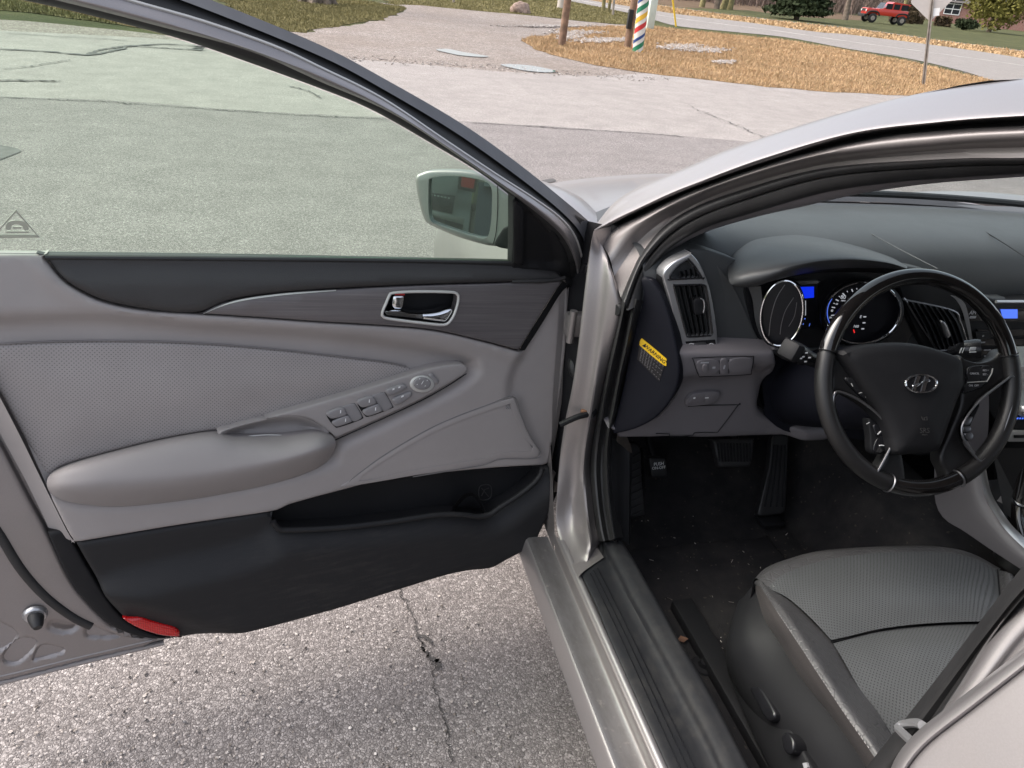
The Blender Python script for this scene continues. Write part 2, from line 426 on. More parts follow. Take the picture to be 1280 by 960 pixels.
    # brushed trim: fine horizontal grain in UV metres
    b = NB('brushed_dark_metal'); uv = b.co('UV'); s1 = b.noise(b.map(uv, (6, 900, 1)), 1.0, 4, .7); s2 = b.noise(b.map(uv, (1.5, 130, 1)), 1.0, 4, .7)
    b.set(Base_Color=b.ramp(b.math('MULTIPLY_ADD', s2, .35, b.math('MULTIPLY', s1, .65)), [(.3, (.105, .095, .098)), (.5, (.15, .137, .14)), (.72, (.235, .215, .215))]), Metallic=.35, Roughness=b.math('MULTIPLY_ADD', s1, .25, .22)); b.bump(s1, .15, .0003); MT['brushed'] = b.m
    # carpet
    b = NB('carpet'); o = b.co('Object'); a1 = b.noise(o, 600, 3, .7); a2 = b.noise(o, 9, 5, .65); a3 = b.vor(o, 240, out='Color'); sp = b.n('ShaderNodeSeparateColor'); b.l(a3, sp.inputs[0])
    c = b.mix(b.ramp(a2, [(.42, g3(0)), (.8, g3(1))]), (.024, .0232, .025), (.048, .045, .0435)); c = b.mix(b.ramp(sp.outputs[0], [(.975, g3(0)), (.985, g3(.25))], 'CONSTANT'), c, (.17, .14, .11))
    b.set(Base_Color=c, Roughness=.95, Specular_IOR_Level=.1); b.bump(a1, .8, .003); MT['carpet'] = b.m
    # red reflector
    b = NB('red_reflector'); uv = b.map(b.co('UV'), (260, 260, 1)); ck = b.vor(uv, 1.0, rnd=0.0)
    b.set(Base_Color=b.ramp(ck, [(.1, (.62, .012, .012)), (.6, (.33, .002, .004))]), Roughness=.12, Coat_Weight=.6); b.bump(ck, .5, .0006); MT['red'] = b.m
    # --- glass (thin, tinted): transparent + fresnel glossy
    def glass(name, tint, refl=1.0, haze=0.0):
        m = bpy.data.materials.new(name); m.use_nodes = True; t = m.node_tree; t.nodes.clear(); N = t.nodes.new
        out = N('ShaderNodeOutputMaterial'); tr = N('ShaderNodeBsdfTransparent'); tr.inputs[0].default_value = (*tint, 1)
        gl = N('ShaderNodeBsdfGlossy'); gl.inputs['Roughness'].default_value = .012; gl.inputs['Color'].default_value = (.9, .95, .92, 1)
        lw = N('ShaderNodeLayerWeight'); lw.inputs[0].default_value = .5; fr = N('ShaderNodeMath'); fr.operation = 'POWER'; fr.inputs[1].default_value = 5.0; t.links.new(lw.outputs['Facing'], fr.inputs[0]); fa = N('ShaderNodeMath'); fa.operation = 'MULTIPLY_ADD'; fa.inputs[1].default_value = .92; fa.inputs[2].default_value = .08; t.links.new(fr.outputs[0], fa.inputs[0]); fr = fa; mx = N('ShaderNodeMixShader')
        mu = N('ShaderNodeMath'); mu.operation = 'MULTIPLY'; mu.inputs[1].default_value = refl
        t.links.new(fr.outputs[0], mu.inputs[0]); t.links.new(mu.outputs[0], mx.inputs[0]); t.links.new(tr.outputs[0], mx.inputs[1])
        last = gl.outputs[0]; t.links.new(last, mx.inputs[2])
        if haze > 0:
            df = N('ShaderNodeBsdfTranslucent'); df.inputs[0].default_value = (.62, .72, .64, 1); d2 = N('ShaderNodeBsdfDiffuse'); d2.inputs[0].default_value = (.62, .72, .64, 1)
            ad = N('ShaderNodeMixShader'); ad.inputs[0].default_value = .5; t.links.new(df.outputs[0], ad.inputs[1]); t.links.new(d2.outputs[0], ad.inputs[2])
            m2 = N('ShaderNodeMixShader'); m2.inputs[0].default_value = haze; t.links.new(mx.outputs[0], m2.inputs[1]); t.links.new(ad.outputs[0], m2.inputs[2]); t.links.new(m2.outputs[0], out.inputs[0])
        else: t.links.new(mx.outputs[0], out.inputs[0])
        return m
    MT['glass'] = glass('green_tinted_glass', (.75, .90, .79), .2, haze=.006)
    MT['windshield'] = glass('windshield_glass', (.86, .92, .89), .8)
    MT['clear'] = glass('clear_lens', (.85, .86, .88), 1.0)
    MT['decal'] = plain('clear_decal', (.43, .45, .38), .5)
    b = NB('mirror'); b.set(Base_Color=(.32, .33, .34), Metallic=1.0, Roughness=.015); MT['mirror'] = b.m
    def emit(name, col, s):
        b = NB(name); b.set(Base_Color=(.01, .01, .02), Emission_Color=col, Emission_Strength=s, Roughness=.2); return b.m
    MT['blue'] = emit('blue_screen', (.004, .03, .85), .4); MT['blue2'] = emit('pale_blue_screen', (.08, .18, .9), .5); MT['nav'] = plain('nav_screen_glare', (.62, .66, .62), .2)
    MT['ledw'] = emit('gauge_white', (.75, .78, .85), .22); MT['ledr'] = emit('gauge_red', (.8, .02, .02), .5); MT['ledb'] = emit('gauge_blue', (.1, .2, .9), .35)
    MT['gaugeface'] = plain('gauge_face', (.006, .006, .009), .35)
    # --- ground
    def agg(name, stones, gap, sc, bs=.8, big=None, patch=.35, dk=(.10, .097, .095), fine=True):
        b = NB(name); o = b.co('Object'); warp = b.noise(o, sc*.6, 2, .5, 'Color')
        ad = b.n('ShaderNodeVectorMath', operation='MULTIPLY_ADD'); b.l(warp, ad.inputs[0]); ad.inputs[1].default_value = g3(.35/sc); b.l(o, ad.inputs[2])
        v = ad.outputs[0]; cell = b.vor(v, sc, out='Color'); d = b.vor(v, sc, feature='DISTANCE_TO_EDGE'); sp = b.n('ShaderNodeSeparateColor'); b.l(cell, sp.inputs[0])
        c = b.ramp(sp.outputs[0], stones); c = b.mix(b.ramp(d, [(.015, g3(1)), (.13, g3(0))]), c, gap)
        c2 = b.vor(o, sc*2.3, out='Color'); s2 = b.n('ShaderNodeSeparateColor'); b.l(c2, s2.inputs[0])
        c = b.mix(b.ramp(s2.outputs[1], [(.55, g3(0)), (.75, g3(.55))]), c, b.ramp(s2.outputs[0], [(0, gap), (1, stones[-1][1])]))
        c3 = b.vor(o, sc*.42, out='Color'); s3 = b.n('ShaderNodeSeparateColor'); b.l(c3, s3.inputs[0]); d3 = b.vor(o, sc*.42)
        c = b.mix(b.math('MULTIPLY', b.ramp(s3.outputs[0], [(.78, g3(0)), (.82, g3(.75))]), b.ramp(d3, [(.30, g3(1)), (.42, g3(0))])), c, b.ramp(s3.outputs[1], [(0, stones[0][1]), (.6, stones[1][1]), (1, stones[-1][1])]))
        n1 = b.noise(o, .55, 6, .62); n2 = b.noise(o, 3.2, 5, .6)
        c = b.mix(b.math('MULTIPLY', b.ramp(n1, [(.35, g3(1)), (.62, g3(0))]), patch), c, dk, 'MIX')
        c = b.mix(.35, c, b.ramp(n2, [(.3, g3(.32)), (.7, g3(.62))]), 'OVERLAY')
        b.set(Base_Color=c, Roughness=.9, Specular_IOR_Level=.25)
        hgt = b.math('ADD', b.math('MULTIPLY', b.ramp(d, [(0, g3(0)), (.25, g3(1))]), b.math('MULTIPLY_ADD', sp.outputs[1], .7, .3)), b.math('MULTIPLY', s2.outputs[2], .25))
        b.bump(hgt, bs, .45/sc); return b.m
    MT['asphalt'] = agg('worn_aggregate_asphalt', [(0, (.155, .139, .134)), (.35, (.235, .212, .204)), (.7, (.32, .29, .279)), (1, (.52, .475, .457))], (.12, .107, .103), 160, .65, patch=.25, dk=(.18, .158, .15))
    MT['lane'] = agg('pale_worn_pavement', [(0, (.275, .248, .233)), (.5, (.372, .338, .318)), (1, (.485, .445, .422))], (.20, .18, .168), 95, .5, patch=.42, dk=(.255, .231, .217))
    MT['gravel'] = agg('gravel_drive', [(0, (.24, .20, .18)), (.5, (.37, .32, .29)), (1, (.55, .49, .45))], (.14, .115, .10), 30, .9, patch=.5, dk=(.235, .19, .16))
    MT['gravelpale'] = agg('pale_gravel', [(0, (.36, .32, .30)), (.5, (.52, .47, .44)), (1, (.72, .67, .64))], (.20, .17, .15), 24, 1.0, patch=.3, dk=(.3, .25, .2))
    MT['roadm'] = agg('road_asphalt', [(0, (.235, .215, .20)), (1, (.36, .33, .31))], (.17, .155, .145), 40, .3, patch=.3, dk=(.22, .205, .195))
    MT['paintline'] = plain('road_paint', (.62, .60, .55), .7, var=.3, vs_=4)
    MT['tar'] = plain('tar_seam', (.10, .093, .09), .75, var=.4, vs_=9, gs=.3, grain=200)
    MT['crack'] = plain('asphalt_crack', (.06, .055, .053), .95, var=.4, vs_=30)
    def soil(name, a, b_, c_, sc):
        b = NB(name); o = b.co('Object'); n1 = b.noise(o, sc, 6, .65); n2 = b.noise(o, 22, 5, .7); n3 = b.noise(o, .35, 4, .6)
        c = b.ramp(b.math('MULTIPLY_ADD', n2, .5, b.math('MULTIPLY', n1, .5)), [(.3, a), (.5, b_), (.7, c_)]); c = b.mix(.5, c, b.ramp(n3, [(.35, g3(.3)), (.65, g3(.62))]), 'OVERLAY')
        b.set(Base_Color=c, Roughness=.95, Specular_IOR_Level=.1); b.bump(n2, .9, .06); return b.m
    MT['lawn'] = soil('lawn_ground', (.10, .092, .042), (.17, .148, .07), (.27, .215, .11), 1.6)
    MT['lawnfar'] = soil('far_lawn_ground', (.055, .064, .030), (.088, .094, .044), (.15, .132, .066), 1.1)
    MT['dry'] = soil('dry_grass_ground', (.19, .12, .06), (.31, .205, .11), (.45, .32, .19), 1.8)
    MT['dryroad'] = soil('roadside_dry_grass', (.21, .155, .08), (.33, .25, .135), (.43, .33, .19), 1.4)
    MT['leaflitter'] = soil('leaf_litter', (.085, .06, .042), (.15, .105, .07), (.23, .165, .11), 1.0)
    b = NB('water'); b.set(Base_Color=(.16, .15, .15), Roughness=.03, Specular_IOR_Level=1.0); o = b.co('Object'); b.bump(b.noise(o, 18, 2), .04, .003); MT['water'] = b.m
    def blade(name, lo, hi):
        b = NB(name); oi = b.co('Object'); n1 = b.noise(oi, 40, 2, .7); n0 = b.noise(oi, .8, 3, .6)
        b.set(Base_Color=b.mix(b.ramp(n0, [(.35, g3(0)), (.65, g3(1))]), b.ramp(n1, [(.3, lo), (.7, hi)]), b.ramp(n1, [(.3, tuple(q*1.25 for q in lo)), (.7, tuple(min(1, q*1.3) for q in hi))])), Roughness=.8, Specular_IOR_Level=.15); return b.m
    MT['bladedry'] = blade('dry_grass_blades', (.29, .185, .10), (.53, .375, .225)); MT['bladegreen'] = blade('green_grass_blades', (.095, .092, .038), (.26, .22, .105))
    MT['bark'] = plain('bark', (.16, .125, .095), .9, grain=30, gs=.9, gd=.02, var=.45, vs_=5); MT['barkyellow'] = plain('yellow_bark', (.22, .19, .085), .9, grain=30, gs=.9, gd=.02, var=.4, vs_=4)  # bark in two colours: brown, and a paler yellow
    MT['wood'] = plain('weathered_post_wood', (.20, .125, .085), .85, grain=60, gs=.6, gd=.004, var=.45, vs_=7); MT['twig'] = plain('bare_twigs', (.145, .105, .085), .9, var=.45, vs_=3)
    MT['evergreen'] = blade('evergreen_needles', (.016, .026, .014), (.050, .062, .028)); MT['evergold'] = blade('golden_evergreen', (.055, .065, .016), (.22, .19, .05)); MT['hedgem'] = blade('brown_hedge', (.05, .04, .025), (.14, .10, .06))
    MT['rock'] = plain('pink_granite', (.30, .215, .175), .85, grain=22, gs=.7, gd=.02, var=.5, vs_=9)
    MT['concrete'] = plain('concrete', (.42, .38, .34), .85, var=.15); MT['greenpaint'] = plain('green_paint', (.01, .14, .10), .4, var=.1)
    MT['yellowpaint'] = plain('yellow_paint', (.72, .46, .02), .5, var=.1); MT['galv'] = plain('galvanised_steel', (.38, .33, .29), .4, metal=.7, var=.25, vs_=9); MT['signback'] = plain('bare_aluminium_sign', (.50, .46, .44), .5, metal=.35, var=.1, vs_=3)
    MT['boxm'] = plain('pale_green_steel', (.56, .62, .55), .5, var=.06); MT['carred'] = plain('red_paint', (.55, .035, .02), .3, coat=.5, var=.05); MT['darkglass'] = plain('dark_window', (.02, .024, .03), .06, var=.1)
    MT['tyre'] = plain('tyre_rubber', (.016, .016, .016), .7, var=.2); MT['suvwhite'] = plain('pale_silver_paint', (.30, .31, .31), .3, metal=.3, coat=.6, var=.04); MT['navycloth'] = plain('navy_paint', (.012, .016, .032), .3, coat=.5, var=.2)
    for k_, c_ in (('st_white', (.72, .70, .66)), ('st_red', (.55, .03, .03)), ('st_green', (.015, .20, .10)), ('st_yellow', (.75, .45, .04)), ('st_blue', (.02, .06, .22))): MT[k_] = plain(k_, c_, .5, var=.08)
    b = NB('brick'); o = b.co('Object'); br = b.n('ShaderNodeTexBrick'); b.l(b.map(o, (4, 4, 4), (rad(90), 0, 0)), br.inputs[0]); br.inputs[1].default_value = (.30, .12, .09, 1); br.inputs[2].default_value = (.20, .08, .065, 1); br.inputs[3].default_value = (.38, .33, .30, 1); b.set(Base_Color=br.outputs[0], Roughness=.9); MT['brick'] = b.m
    MT['roofm'] = plain('roof_shingle', (.10, .09, .085), .9, var=.3, vs_=8)
build_materials()
# ================================================================== ground and background
def sheet(name, pts_px, z, mat, parent=None, kind='structure', smooth=True, pts_w=(), n=None, rough=0.0):
    q = np.array([P(a, b, z=z)[:2] for a, b in pts_px])
    if smooth: q = catmull(q, n or len(q)*6, closed=True)
    if rough > 0:
        d = np.linalg.norm(q-CAM[:2], axis=1); q = q+RNG.normal(0, rough, q.shape)*d[:, None]/15
    fr = Frame((0, 0, z), (1, 0, 0), (0, 1, 0))
    res_ = delaunay_2d_cdt([Vector(a) for a in q], [(i, (i+1) % len(q)) for i in range(len(q))], [], 1, 1e-6)
    V = [(a.x, a.y, z) for a in res_[0]]
    o = add(name, G(V, res_[2]), mat, parent, smooth=False)
    if parent is None: o['kind'] = kind
    return o, q
def ribbon(pts_px, wd, z, jit=0.0, n=60, taper=True):
    q = catmull(np.array([P(a, b, z=z) for a, b in pts_px]), n); q[:, :2] += RNG.normal(0, 1, (n, 2))*jit
    t = np.gradient(q, axis=0); nr = np.stack([-t[:, 1], t[:, 0], 0*t[:, 0]], 1); nr /= np.linalg.norm(nr, axis=1)[:, None]+1e-9
    w_ = wd*(.35+RNG.random(n)*1.1); 
    if taper: w_ *= np.minimum(1, np.minimum(np.arange(n), n-1-np.arange(n))/4+.05)
    return loft([q-nr*w_[:, None]/2, q+nr*w_[:, None]/2], n)

add('ground', G([(-250, -150, -.004), (350, -150, -.004), (350, 450, -.004), (-250, 450, -.004)], [(0, 1, 2, 3)]), MT['lawnfar'], smooth=False, kind='structure')
# near car park: everything this side of the seam to the paler lane
lot_edge = [(-700, 95), (-300, 108), (0, 122), (100, 125), (200, 131), (300, 139), (400, 145), (500, 149), (580, 153), (640, 157), (700, 160), (780, 166), (860, 172), (1000, 185), (1200, 210), (1500, 250)]
le = [P(a, b, z=0)[:2] for a, b in lot_edge]; le = list(catmull(le, 120)+np.stack([0*np.zeros(120), RNG.normal(0, .018, 120)], 1))
poly = np.array(le+[np.array([14, -8]), np.array([-14, -8])])
def flat(name, poly, z, mat, parent=None):
    r_ = delaunay_2d_cdt([Vector(a) for a in poly], [(i, (i+1) % len(poly)) for i in range(len(poly))], [], 1, 1e-6)
    o = add(name, G([(a.x, a.y, z) for a in r_[0]], r_[2]), mat, parent, smooth=False)
    if parent is None: o['kind'] = 'structure'
    return o
lot = flat('parking_lot', poly, .012, MT['asphalt'])
lane, _ = sheet('lane', [(-900, 5), (-400, 20), (0, 38), (80, 42), (160, 46), (260, 53), (350, 63), (437, 73), (494, 78), (556, 83), (619, 89), (681, 92), (744, 95), (800, 92), (875, 92), (987, 100), (1081, 106), (1149, 108), (1200, 104), (1300, 104), (1500, 120), (1600, 300), (1600, 420), (900, 400), (0, 330), (-900, 250)], .006, MT['lane'], rough=.03)
grv, _ = sheet('gravel_drive', [(-500, 2), (-200, 16), (0, 24), (120, 34), (240, 46), (300, 40), (340, 36), (372, 41), (420, 33), (470, 26), (497, 17), (508, 10), (490, 6), (470, 3), (520, 6), (600, 13), (680, 21), (740, 28), (790, 32), (830, 40), (820, 100), (780, 118), (560, 112), (420, 100), (200, 80), (-300, 50)], .003, MT['gravel'], rough=.05)
dryv, dry_poly = sheet('verge', [(655, 47), (690, 44), (700, 36), (760, 33), (815, 33), (850, 37), (919, 44), (979, 50), (1039, 60), (1125, 75), (1197, 91), (1242, 102), (1238, 105), (1200, 113), (1149, 119), (1081, 117), (987, 111), (875, 99), (800, 90), (720, 76), (685, 67), (662, 58)], .010, MT['dry'], rough=.05)
lwn, lawn_poly = sheet('lawn', [(250, -25), (270, -3), (330, 30), (345, 35), (372, 40), (420, 32), (468, 25), (495, 17), (505, 10), (480, 5), (440, -2), (380, -8), (300, -20)], .008, MT['lawn'], rough=.06)
lw2, lawn2_poly = sheet('lawn', [(485, 4), (520, 6), (560, 10), (650, 18), (740, 27), (780, 30), (812, 30), (800, 22), (785, 17), (750, 9), (712, 2), (690, -4), (600, -14), (500, -12)], .008, MT['lawn'], rough=.04)
lw3, lawn3_poly = sheet('lawn', [(-120, 8), (0, 12), (70, 19), (130, 28), (200, 36), (150, 14), (60, 0), (-60, -14), (-200, -14)], .008, MT['lawn'], rough=.04)
near = [(640, -9), (690, -3), (712, 1), (750, 9), (785, 16), (818, 25), (850, 33), (919, 40), (979, 46), (1039, 57), (1060, 61), (1125, 71), (1197, 87), (1242, 101), (1320, 124), (1500, 180)]
far = [(1500, 118), (1400, 96), (1280, 73), (1180, 58), (1060, 43), (1022, 40), (936, 28), (850, 18), (818, 13), (787, 8), (736, 0), (700, -6), (650, -14)]
road, _ = sheet('road', near+far, .009, MT['roadm'], n=160)
add('edge_line', ribbon([(700, -4), (760, 7), (850, 23), (960, 37), (1060, 51.5), (1160, 65), (1280, 82), (1400, 104)], .14, .014, n=80), MT['paintline'], road)
dr2, dry2_poly = sheet('roadside_strip', far[::-1]+[(1500, 105), (1400, 88), (1280, 65), (1180, 52), (1070, 37), (960, 25), (850, 11), (800, 3), (760, -3), (700, -9), (650, -17)], .007, MT['dryroad'], rough=.02)
add('path', ribbon([(760, -4), (850, 10), (960, 24), (1070, 36), (1180, 51), (1280, 64), (1400, 86)], .7, .011, n=60, taper=False), MT['lane'], kind='structure')
add('leaf_litter', G([P(640, -21, z=.001), P(850, 9, z=.002), P(935, 13, z=.002), P(1000, 21, z=.002), P(1085, 26, z=.002), P(1085, 21, z=.002), P(900, 1, z=.002), P(660, -26, z=.002)], [(0, 1, 2, 3, 4, 5, 6, 7)]), MT['leaflitter'], smooth=False, kind='structure')
# pale stones spilling along edges, tarred joints, cracks
add('tar_seam', [ribbon([(1060, 62), (1125, 72), (1150, 78), (1197, 88), (1240, 101)], .06, .017, .02)], MT['tar'], lane, smooth=False)
add('tar_seam', [ribbon([(-40, 60), (0, 61), (60, 64), (110, 68), (150, 61), (165, 57), (215, 55), (270, 60)], .07, .016, .012), ribbon([(110, 68), (125, 62), (165, 56)], .05, .0165, .012), ribbon([(150, 56), (180, 58), (260, 63)], .06, .017, .01), ribbon([(0, 40), (70, 45), (160, 50)], .03, .0165, .01), ribbon([(-20, 100), (10, 100), (80, 101)], .05, .017, .01), ribbon([(0, 86), (40, 82), (90, 74)], .02, .017, .012), ribbon([(245, 62), (255, 56), (270, 58)], .12, .0172, .01), ribbon([(360, 107), (385, 113), (400, 122)], .02, .017, .012)], MT['tar'], lane, smooth=False)
add('joint', [ribbon([(-60, 119), (0, 121), (60, 124), (130, 127), (200, 132), (260, 136), (320, 140), (400, 145), (500, 149)], .016, .018, .02, 140), ribbon([(585, 153), (640, 156), (720, 161), (800, 166), (860, 171)], .018, .018, .012, 90)], MT['crack'], lot, smooth=False)
add('crack', [ribbon([(497, 728), (503, 745), (510, 758), (518, 775), (522, 792), (528, 806), (536, 822), (541, 835), (545, 862), (556, 900), (566, 960)], .0030, .016, .0035, 130), ribbon([(522, 792), (535, 798), (541, 806)], .009, .0165, .002, 16), ribbon([(536, 822), (545, 826), (551, 836)], .010, .0165, .003, 18)], MT['crack'], lot, smooth=False)
add('crack', [ribbon([(860, 130), (885, 142), (930, 160), (960, 175)], .012, .016, .03, 60)], MT['crack'], lane, smooth=False)
stains = [[(676, 226), (690, 223), (695, 226), (685, 228)], [(705, 230), (720, 225), (742, 228), (760, 232), (730, 236), (712, 234)], [(-20, 180), (10, 183), (26, 188), (14, 194), (-20, 204)]]
for s_ in stains: sheet('stain', s_, .0165, MT['tar'], lot)
# pebbles lying on the near asphalt and along the gravel edge
def pebbles(name, spots, mat, parent):
    ico = [(0, 0, 1), (.9, 0, .3), (.28, .85, .35), (-.72, .53, .3), (-.72, -.53, .38), (.28, -.85, .3), (.5, .4, -.4), (-.6, 0, -.4), (.3, -.5, -.4)]
    Fi = [(0, 1, 2), (0, 2, 3), (0, 3, 4), (0, 4, 5), (0, 5, 1), (1, 6, 2), (2, 6, 7), (2, 7, 3), (3, 7, 4), (4, 7, 8), (4, 8, 5), (5, 8, 1), (1, 8, 6)]
    gs = []
    for (x, y, z, s) in spots:
        th = random.random()*6.28; c, n_ = math.cos(th), math.sin(th); e = .6+random.random()*.6
        gs.append(G([(x+s*(q[0]*c*e-q[1]*n_), y+s*(q[0]*n_*e+q[1]*c), z+s*.55*q[2]) for q in ico], Fi))
    o = add(name, gs, mat, parent, smooth=False, kind='stuff'); return o
sp = []
for i in range(900):
    a, b = random.uniform(-20, 760), random.uniform(690, 960); q = P(a, b, z=.014)
    if q[0] < -.97: sp.append((q[0], q[1], .015, random.uniform(.0018, .0048)))
for i in range(420):
    t = random.random(); a = 430+t*400+random.gauss(0, 8); b = 73+t*27+random.gauss(0, 2.2)-1; q = P(a, b, z=.01); sp.append((q[0], q[1], .012, random.uniform(.008, .024)))
pebbles('pebbles', sp, MT['gravelpale'], lot)
# snow-pale gravel patches in the dry verge
sp = []
for i in range(2600):
    cx_, cy_, sx, sy = random.choice([(850, 59, 26, 3.2), (885, 63, 22, 2.2), (745, 51, 20, 2.0), (715, 46, 14, 3), (905, 78, 10, 1.2), (770, 50, 16, 1.6), (690, 33, 50, 1.2), (720, 41, 26, 2.0)])
    q = P(random.gauss(cx_, sx*.55), random.gauss(cy_, sy*.6), z=.02); sp.append((q[0], q[1], .03, random.uniform(.02, .07)))
pebbles('pebbles', sp, MT['gravelpale'], dryv)
for s_ in ([(545, 62), (560, 61), (580, 65), (610, 70), (600, 71), (575, 69), (560, 66)], [(626, 81), (640, 80), (665, 82), (690, 87), (697, 90), (675, 90), (650, 87)]):
    o_, _ = sheet('puddle', s_, .016, MT['water'])
# grass blades
def blades(name, poly, count, hmin, hmax, mat, wid=.012, dens_near=True, gap=None):
    mn, mx = poly.min(0), poly.max(0); pts = []
    while len(pts) < count:
        c = RNG.random((count*3, 2))*(mx-mn)+mn; d, ins = pdist(c, poly); c = c[ins]
        dd = np.linalg.norm(c-CAM[:2], axis=1); keep = RNG.random(len(c)) < np.clip((dd.min()/dd)**1.2, .05, 1); c = c[keep]
        if gap is not None:
            nz = np.array([math.sin(q[0]*1.7+math.sin(q[1]*1.1))*math.cos(q[1]*1.9+q[0]*.6) for q in c]); c = c[nz+RNG.random(len(c))*1.6 > gap]
        pts += list(c)
    pts = np.array(pts[:count]); n = len(pts); th = RNG.random(n)*6.28; h = hmin+(hmax-hmin)*RNG.random(n)**1.6
    dd = np.linalg.norm(pts-CAM[:2], axis=1); w_ = wid*np.clip(dd/15, .6, 3)*(.6+.8*RNG.random(n)); ln = h*(.25+.7*RNG.random(n)); la = RNG.random(n)*6.28
    V = np.zeros((n*3, 3)); V[0::3, :2] = pts-np.stack([np.cos(th), np.sin(th)], 1)*w_[:, None]; V[1::3, :2] = pts+np.stack([np.cos(th), np.sin(th)], 1)*w_[:, None]
    V[2::3, :2] = pts+np.stack([np.cos(la), np.sin(la)], 1)*ln[:, None]; V[0::3, 2] = V[1::3, 2] = .005; V[2::3, 2] = .01+h
    Fc = [(3*i, 3*i+1, 3*i+2) for i in range(n)]
    o = add(name, (list(map(tuple, V)), Fc, [(0, 0)]*len(V)), mat, smooth=False, kind='stuff'); return o
blades('dry_grass', dry_poly, 90000, .02, .085, MT['bladedry'], .0055, gap=-.2)
blades('green_grass', dry_poly, 9000, .02, .06, MT['bladegreen'], .006, gap=.9)
blades('green_grass', lawn_poly, 40000, .02, .06, MT['bladegreen'], .007)
blades('green_grass', lawn2_poly, 30000, .02, .07, MT['bladegreen'], .008)
blades('green_grass', lawn3_poly, 8000, .03, .08, MT['bladegreen'], .014)
blades('roadside_grass', dry2_poly, 12000, .04, .13, MT['bladedry'], .016)

# ---- posts, signs, boulder
def post(name, a, b, r0, r1, mat, **k):
    bm_, tp = P(*a, z=.0), None
    return bm_
def leanpost(base_px, top_px, hgt, r0, r1, mat, name, label, cat, group=None, seg=14, sub=None):
    b0 = P(*base_px, z=0); d = ray(*top_px); dist = np.linalg.norm((b0-CAM)[:2]); t = dist/np.linalg.norm(d[:2]); tp = CAM+d*t
    ax = unit(tp-b0); tip = b0+ax*hgt
    o = add(name, tube([b0-ax*.2, b0+ax*hgt*.3, b0+ax*hgt*.65, tip], [r0, r0*.97, (r0+r1)/2, r1], seg), mat); tag(o, label, cat, group); return o, b0, ax
leanpost((702, 57), (709.5, 0), 2.6, .085, .08, MT['wood'], 'wooden_post', 'weathered wooden post standing at the left end of the dry grass verge', 'post')
o2, b2, ax2 = leanpost((784, 60), (793, 0), 2.9, .085, .08, MT['wood'], 'wooden_post', 'dark wooden post right beside the striped column', 'post')
bx_c = P(787.5, 24, y=b2[1]-.12); add('meter_box', box(bx_c, (.12, .1, .42), bev=.02), MT['tyre'], o2)
# striped column
b0 = P(796.5, 65, z=0); d_ = ray(804.5, 0); tt = np.linalg.norm((b0-CAM)[:2])/np.linalg.norm(d_[:2]); axs = unit(CAM+d_*tt-b0)
cl = thing('striped_column', 'candy striped round column in red, green, yellow, blue and white', 'column', tuple(b0))
rc, Hc = .125, 2.6
core = add('column_core', tube([b0-axs*.1, b0+axs*Hc], rc, 24), MT['st_white'], cl)
a_ = unit(np.cross(axs, (0, 1, 0))); c_ = np.cross(axs, a_)
def helix(z0, wd, mat):
    L0, L1 = [], []
    for i in range(61):
        th = i/60*2*math.pi*1.0
        for L, off in ((L0, 0), (L1, wd)):
            z = z0+off+th/(2*math.pi)*.5-.5; z = min(max(z, .0), Hc); L.append(b0+axs*z+(rc+.004)*(math.cos(th)*a_+math.sin(th)*c_))
    return loft([L0, L1], 61)
k = 0; z_ = .05
seq = ['st_red', 'st_yellow', 'st_green', 'st_blue']
while z_ < 3.1:
    add('stripe', helix(z_, .11 if seq[k % 4] != 'st_blue' else .07, MT[seq[k % 4]]), MT[seq[k % 4]], cl); z_ += .205; k += 1
# utility box behind it
q = P(813, 37, z=0); ub = thing('utility_box', 'pale green steel utility box behind the striped column', 'utility box', tuple(q))
add('cabinet', box(q+np.array([0, .2, .5]), (.26, .35, 1.0), bev=.015), MT['boxm'], ub); add('cabinet_lid', box(q+np.array([0, .2, 1.02]), (.31, .40, .06), bev=.01), MT['boxm'], ub)
leanpost((845, 33), (841, 0), 1.9, .035, .03, MT['yellowpaint'], 'marker_post', 'thin yellow marker post on the far side of the verge', 'post')
leanpost((754, 14.5), (755, 0), 1.6, .09, .085, MT['barkyellow'], 'wooden_stake', 'leftmost of three pale stakes by the road', 'stake')
leanpost((761, 15), (762.5, 0), 1.6, .075, .07, MT['barkyellow'], 'wooden_stake', 'middle one of three pale stakes by the road', 'stake')
leanpost((766, 19), (767.5, 0), 1.7, .055, .05, MT['galv'], 'metal_stake', 'pale grey metal stake, rightmost of three by the road', 'stake')
leanpost((567, 3.5), (567, -6), 1.2, .05, .05, MT['galv'], 'marker_post', 'thin pale marker post on the lawn left of the boulder', 'post')
q = P(703, 10.5, z=0); lp = thing('lamp_post', 'green lamp post on a round concrete footing', 'lamp post', tuple(q))
add('footing', cyl(q, q+ZV*.38, .26, .25, 24), MT['concrete'], lp); add('pole', cyl(q+ZV*.38, q+ZV*4.5, .17, .09, 20), MT['greenpaint'], lp)
# boulder
q = P(651, 16.5, z=0); ln_ = np.linalg.norm((q-CAM)[:2]); bm = bmesh.new(); bmesh.ops.create_icosphere(bm, subdivisions=4, radius=1)
from mathutils import noise as mnoise
for v in bm.verts:
    c = v.co.copy(); f = 1+.22*mnoise.noise(c*1.4)+.09*mnoise.noise(c*3.7)+.03*mnoise.noise(c*9); v.co = Vector((c.x*.58*f, c.y*.45*f, (c.z*.46*f)+.12 if c.z > -.5 else -.1))
bm.verts.ensure_lookup_table(); sc = ln_/FPX*18/.58*.62
gb = G([np.array(v.co)*sc*1.05+q for v in bm.verts], [tuple(v.index for v in f.verts) for f in bm.faces]); bm.free()
tag(add('boulder', gb, MT['rock']), 'large pinkish boulder on the lawn edge behind the gravel drive', 'boulder')
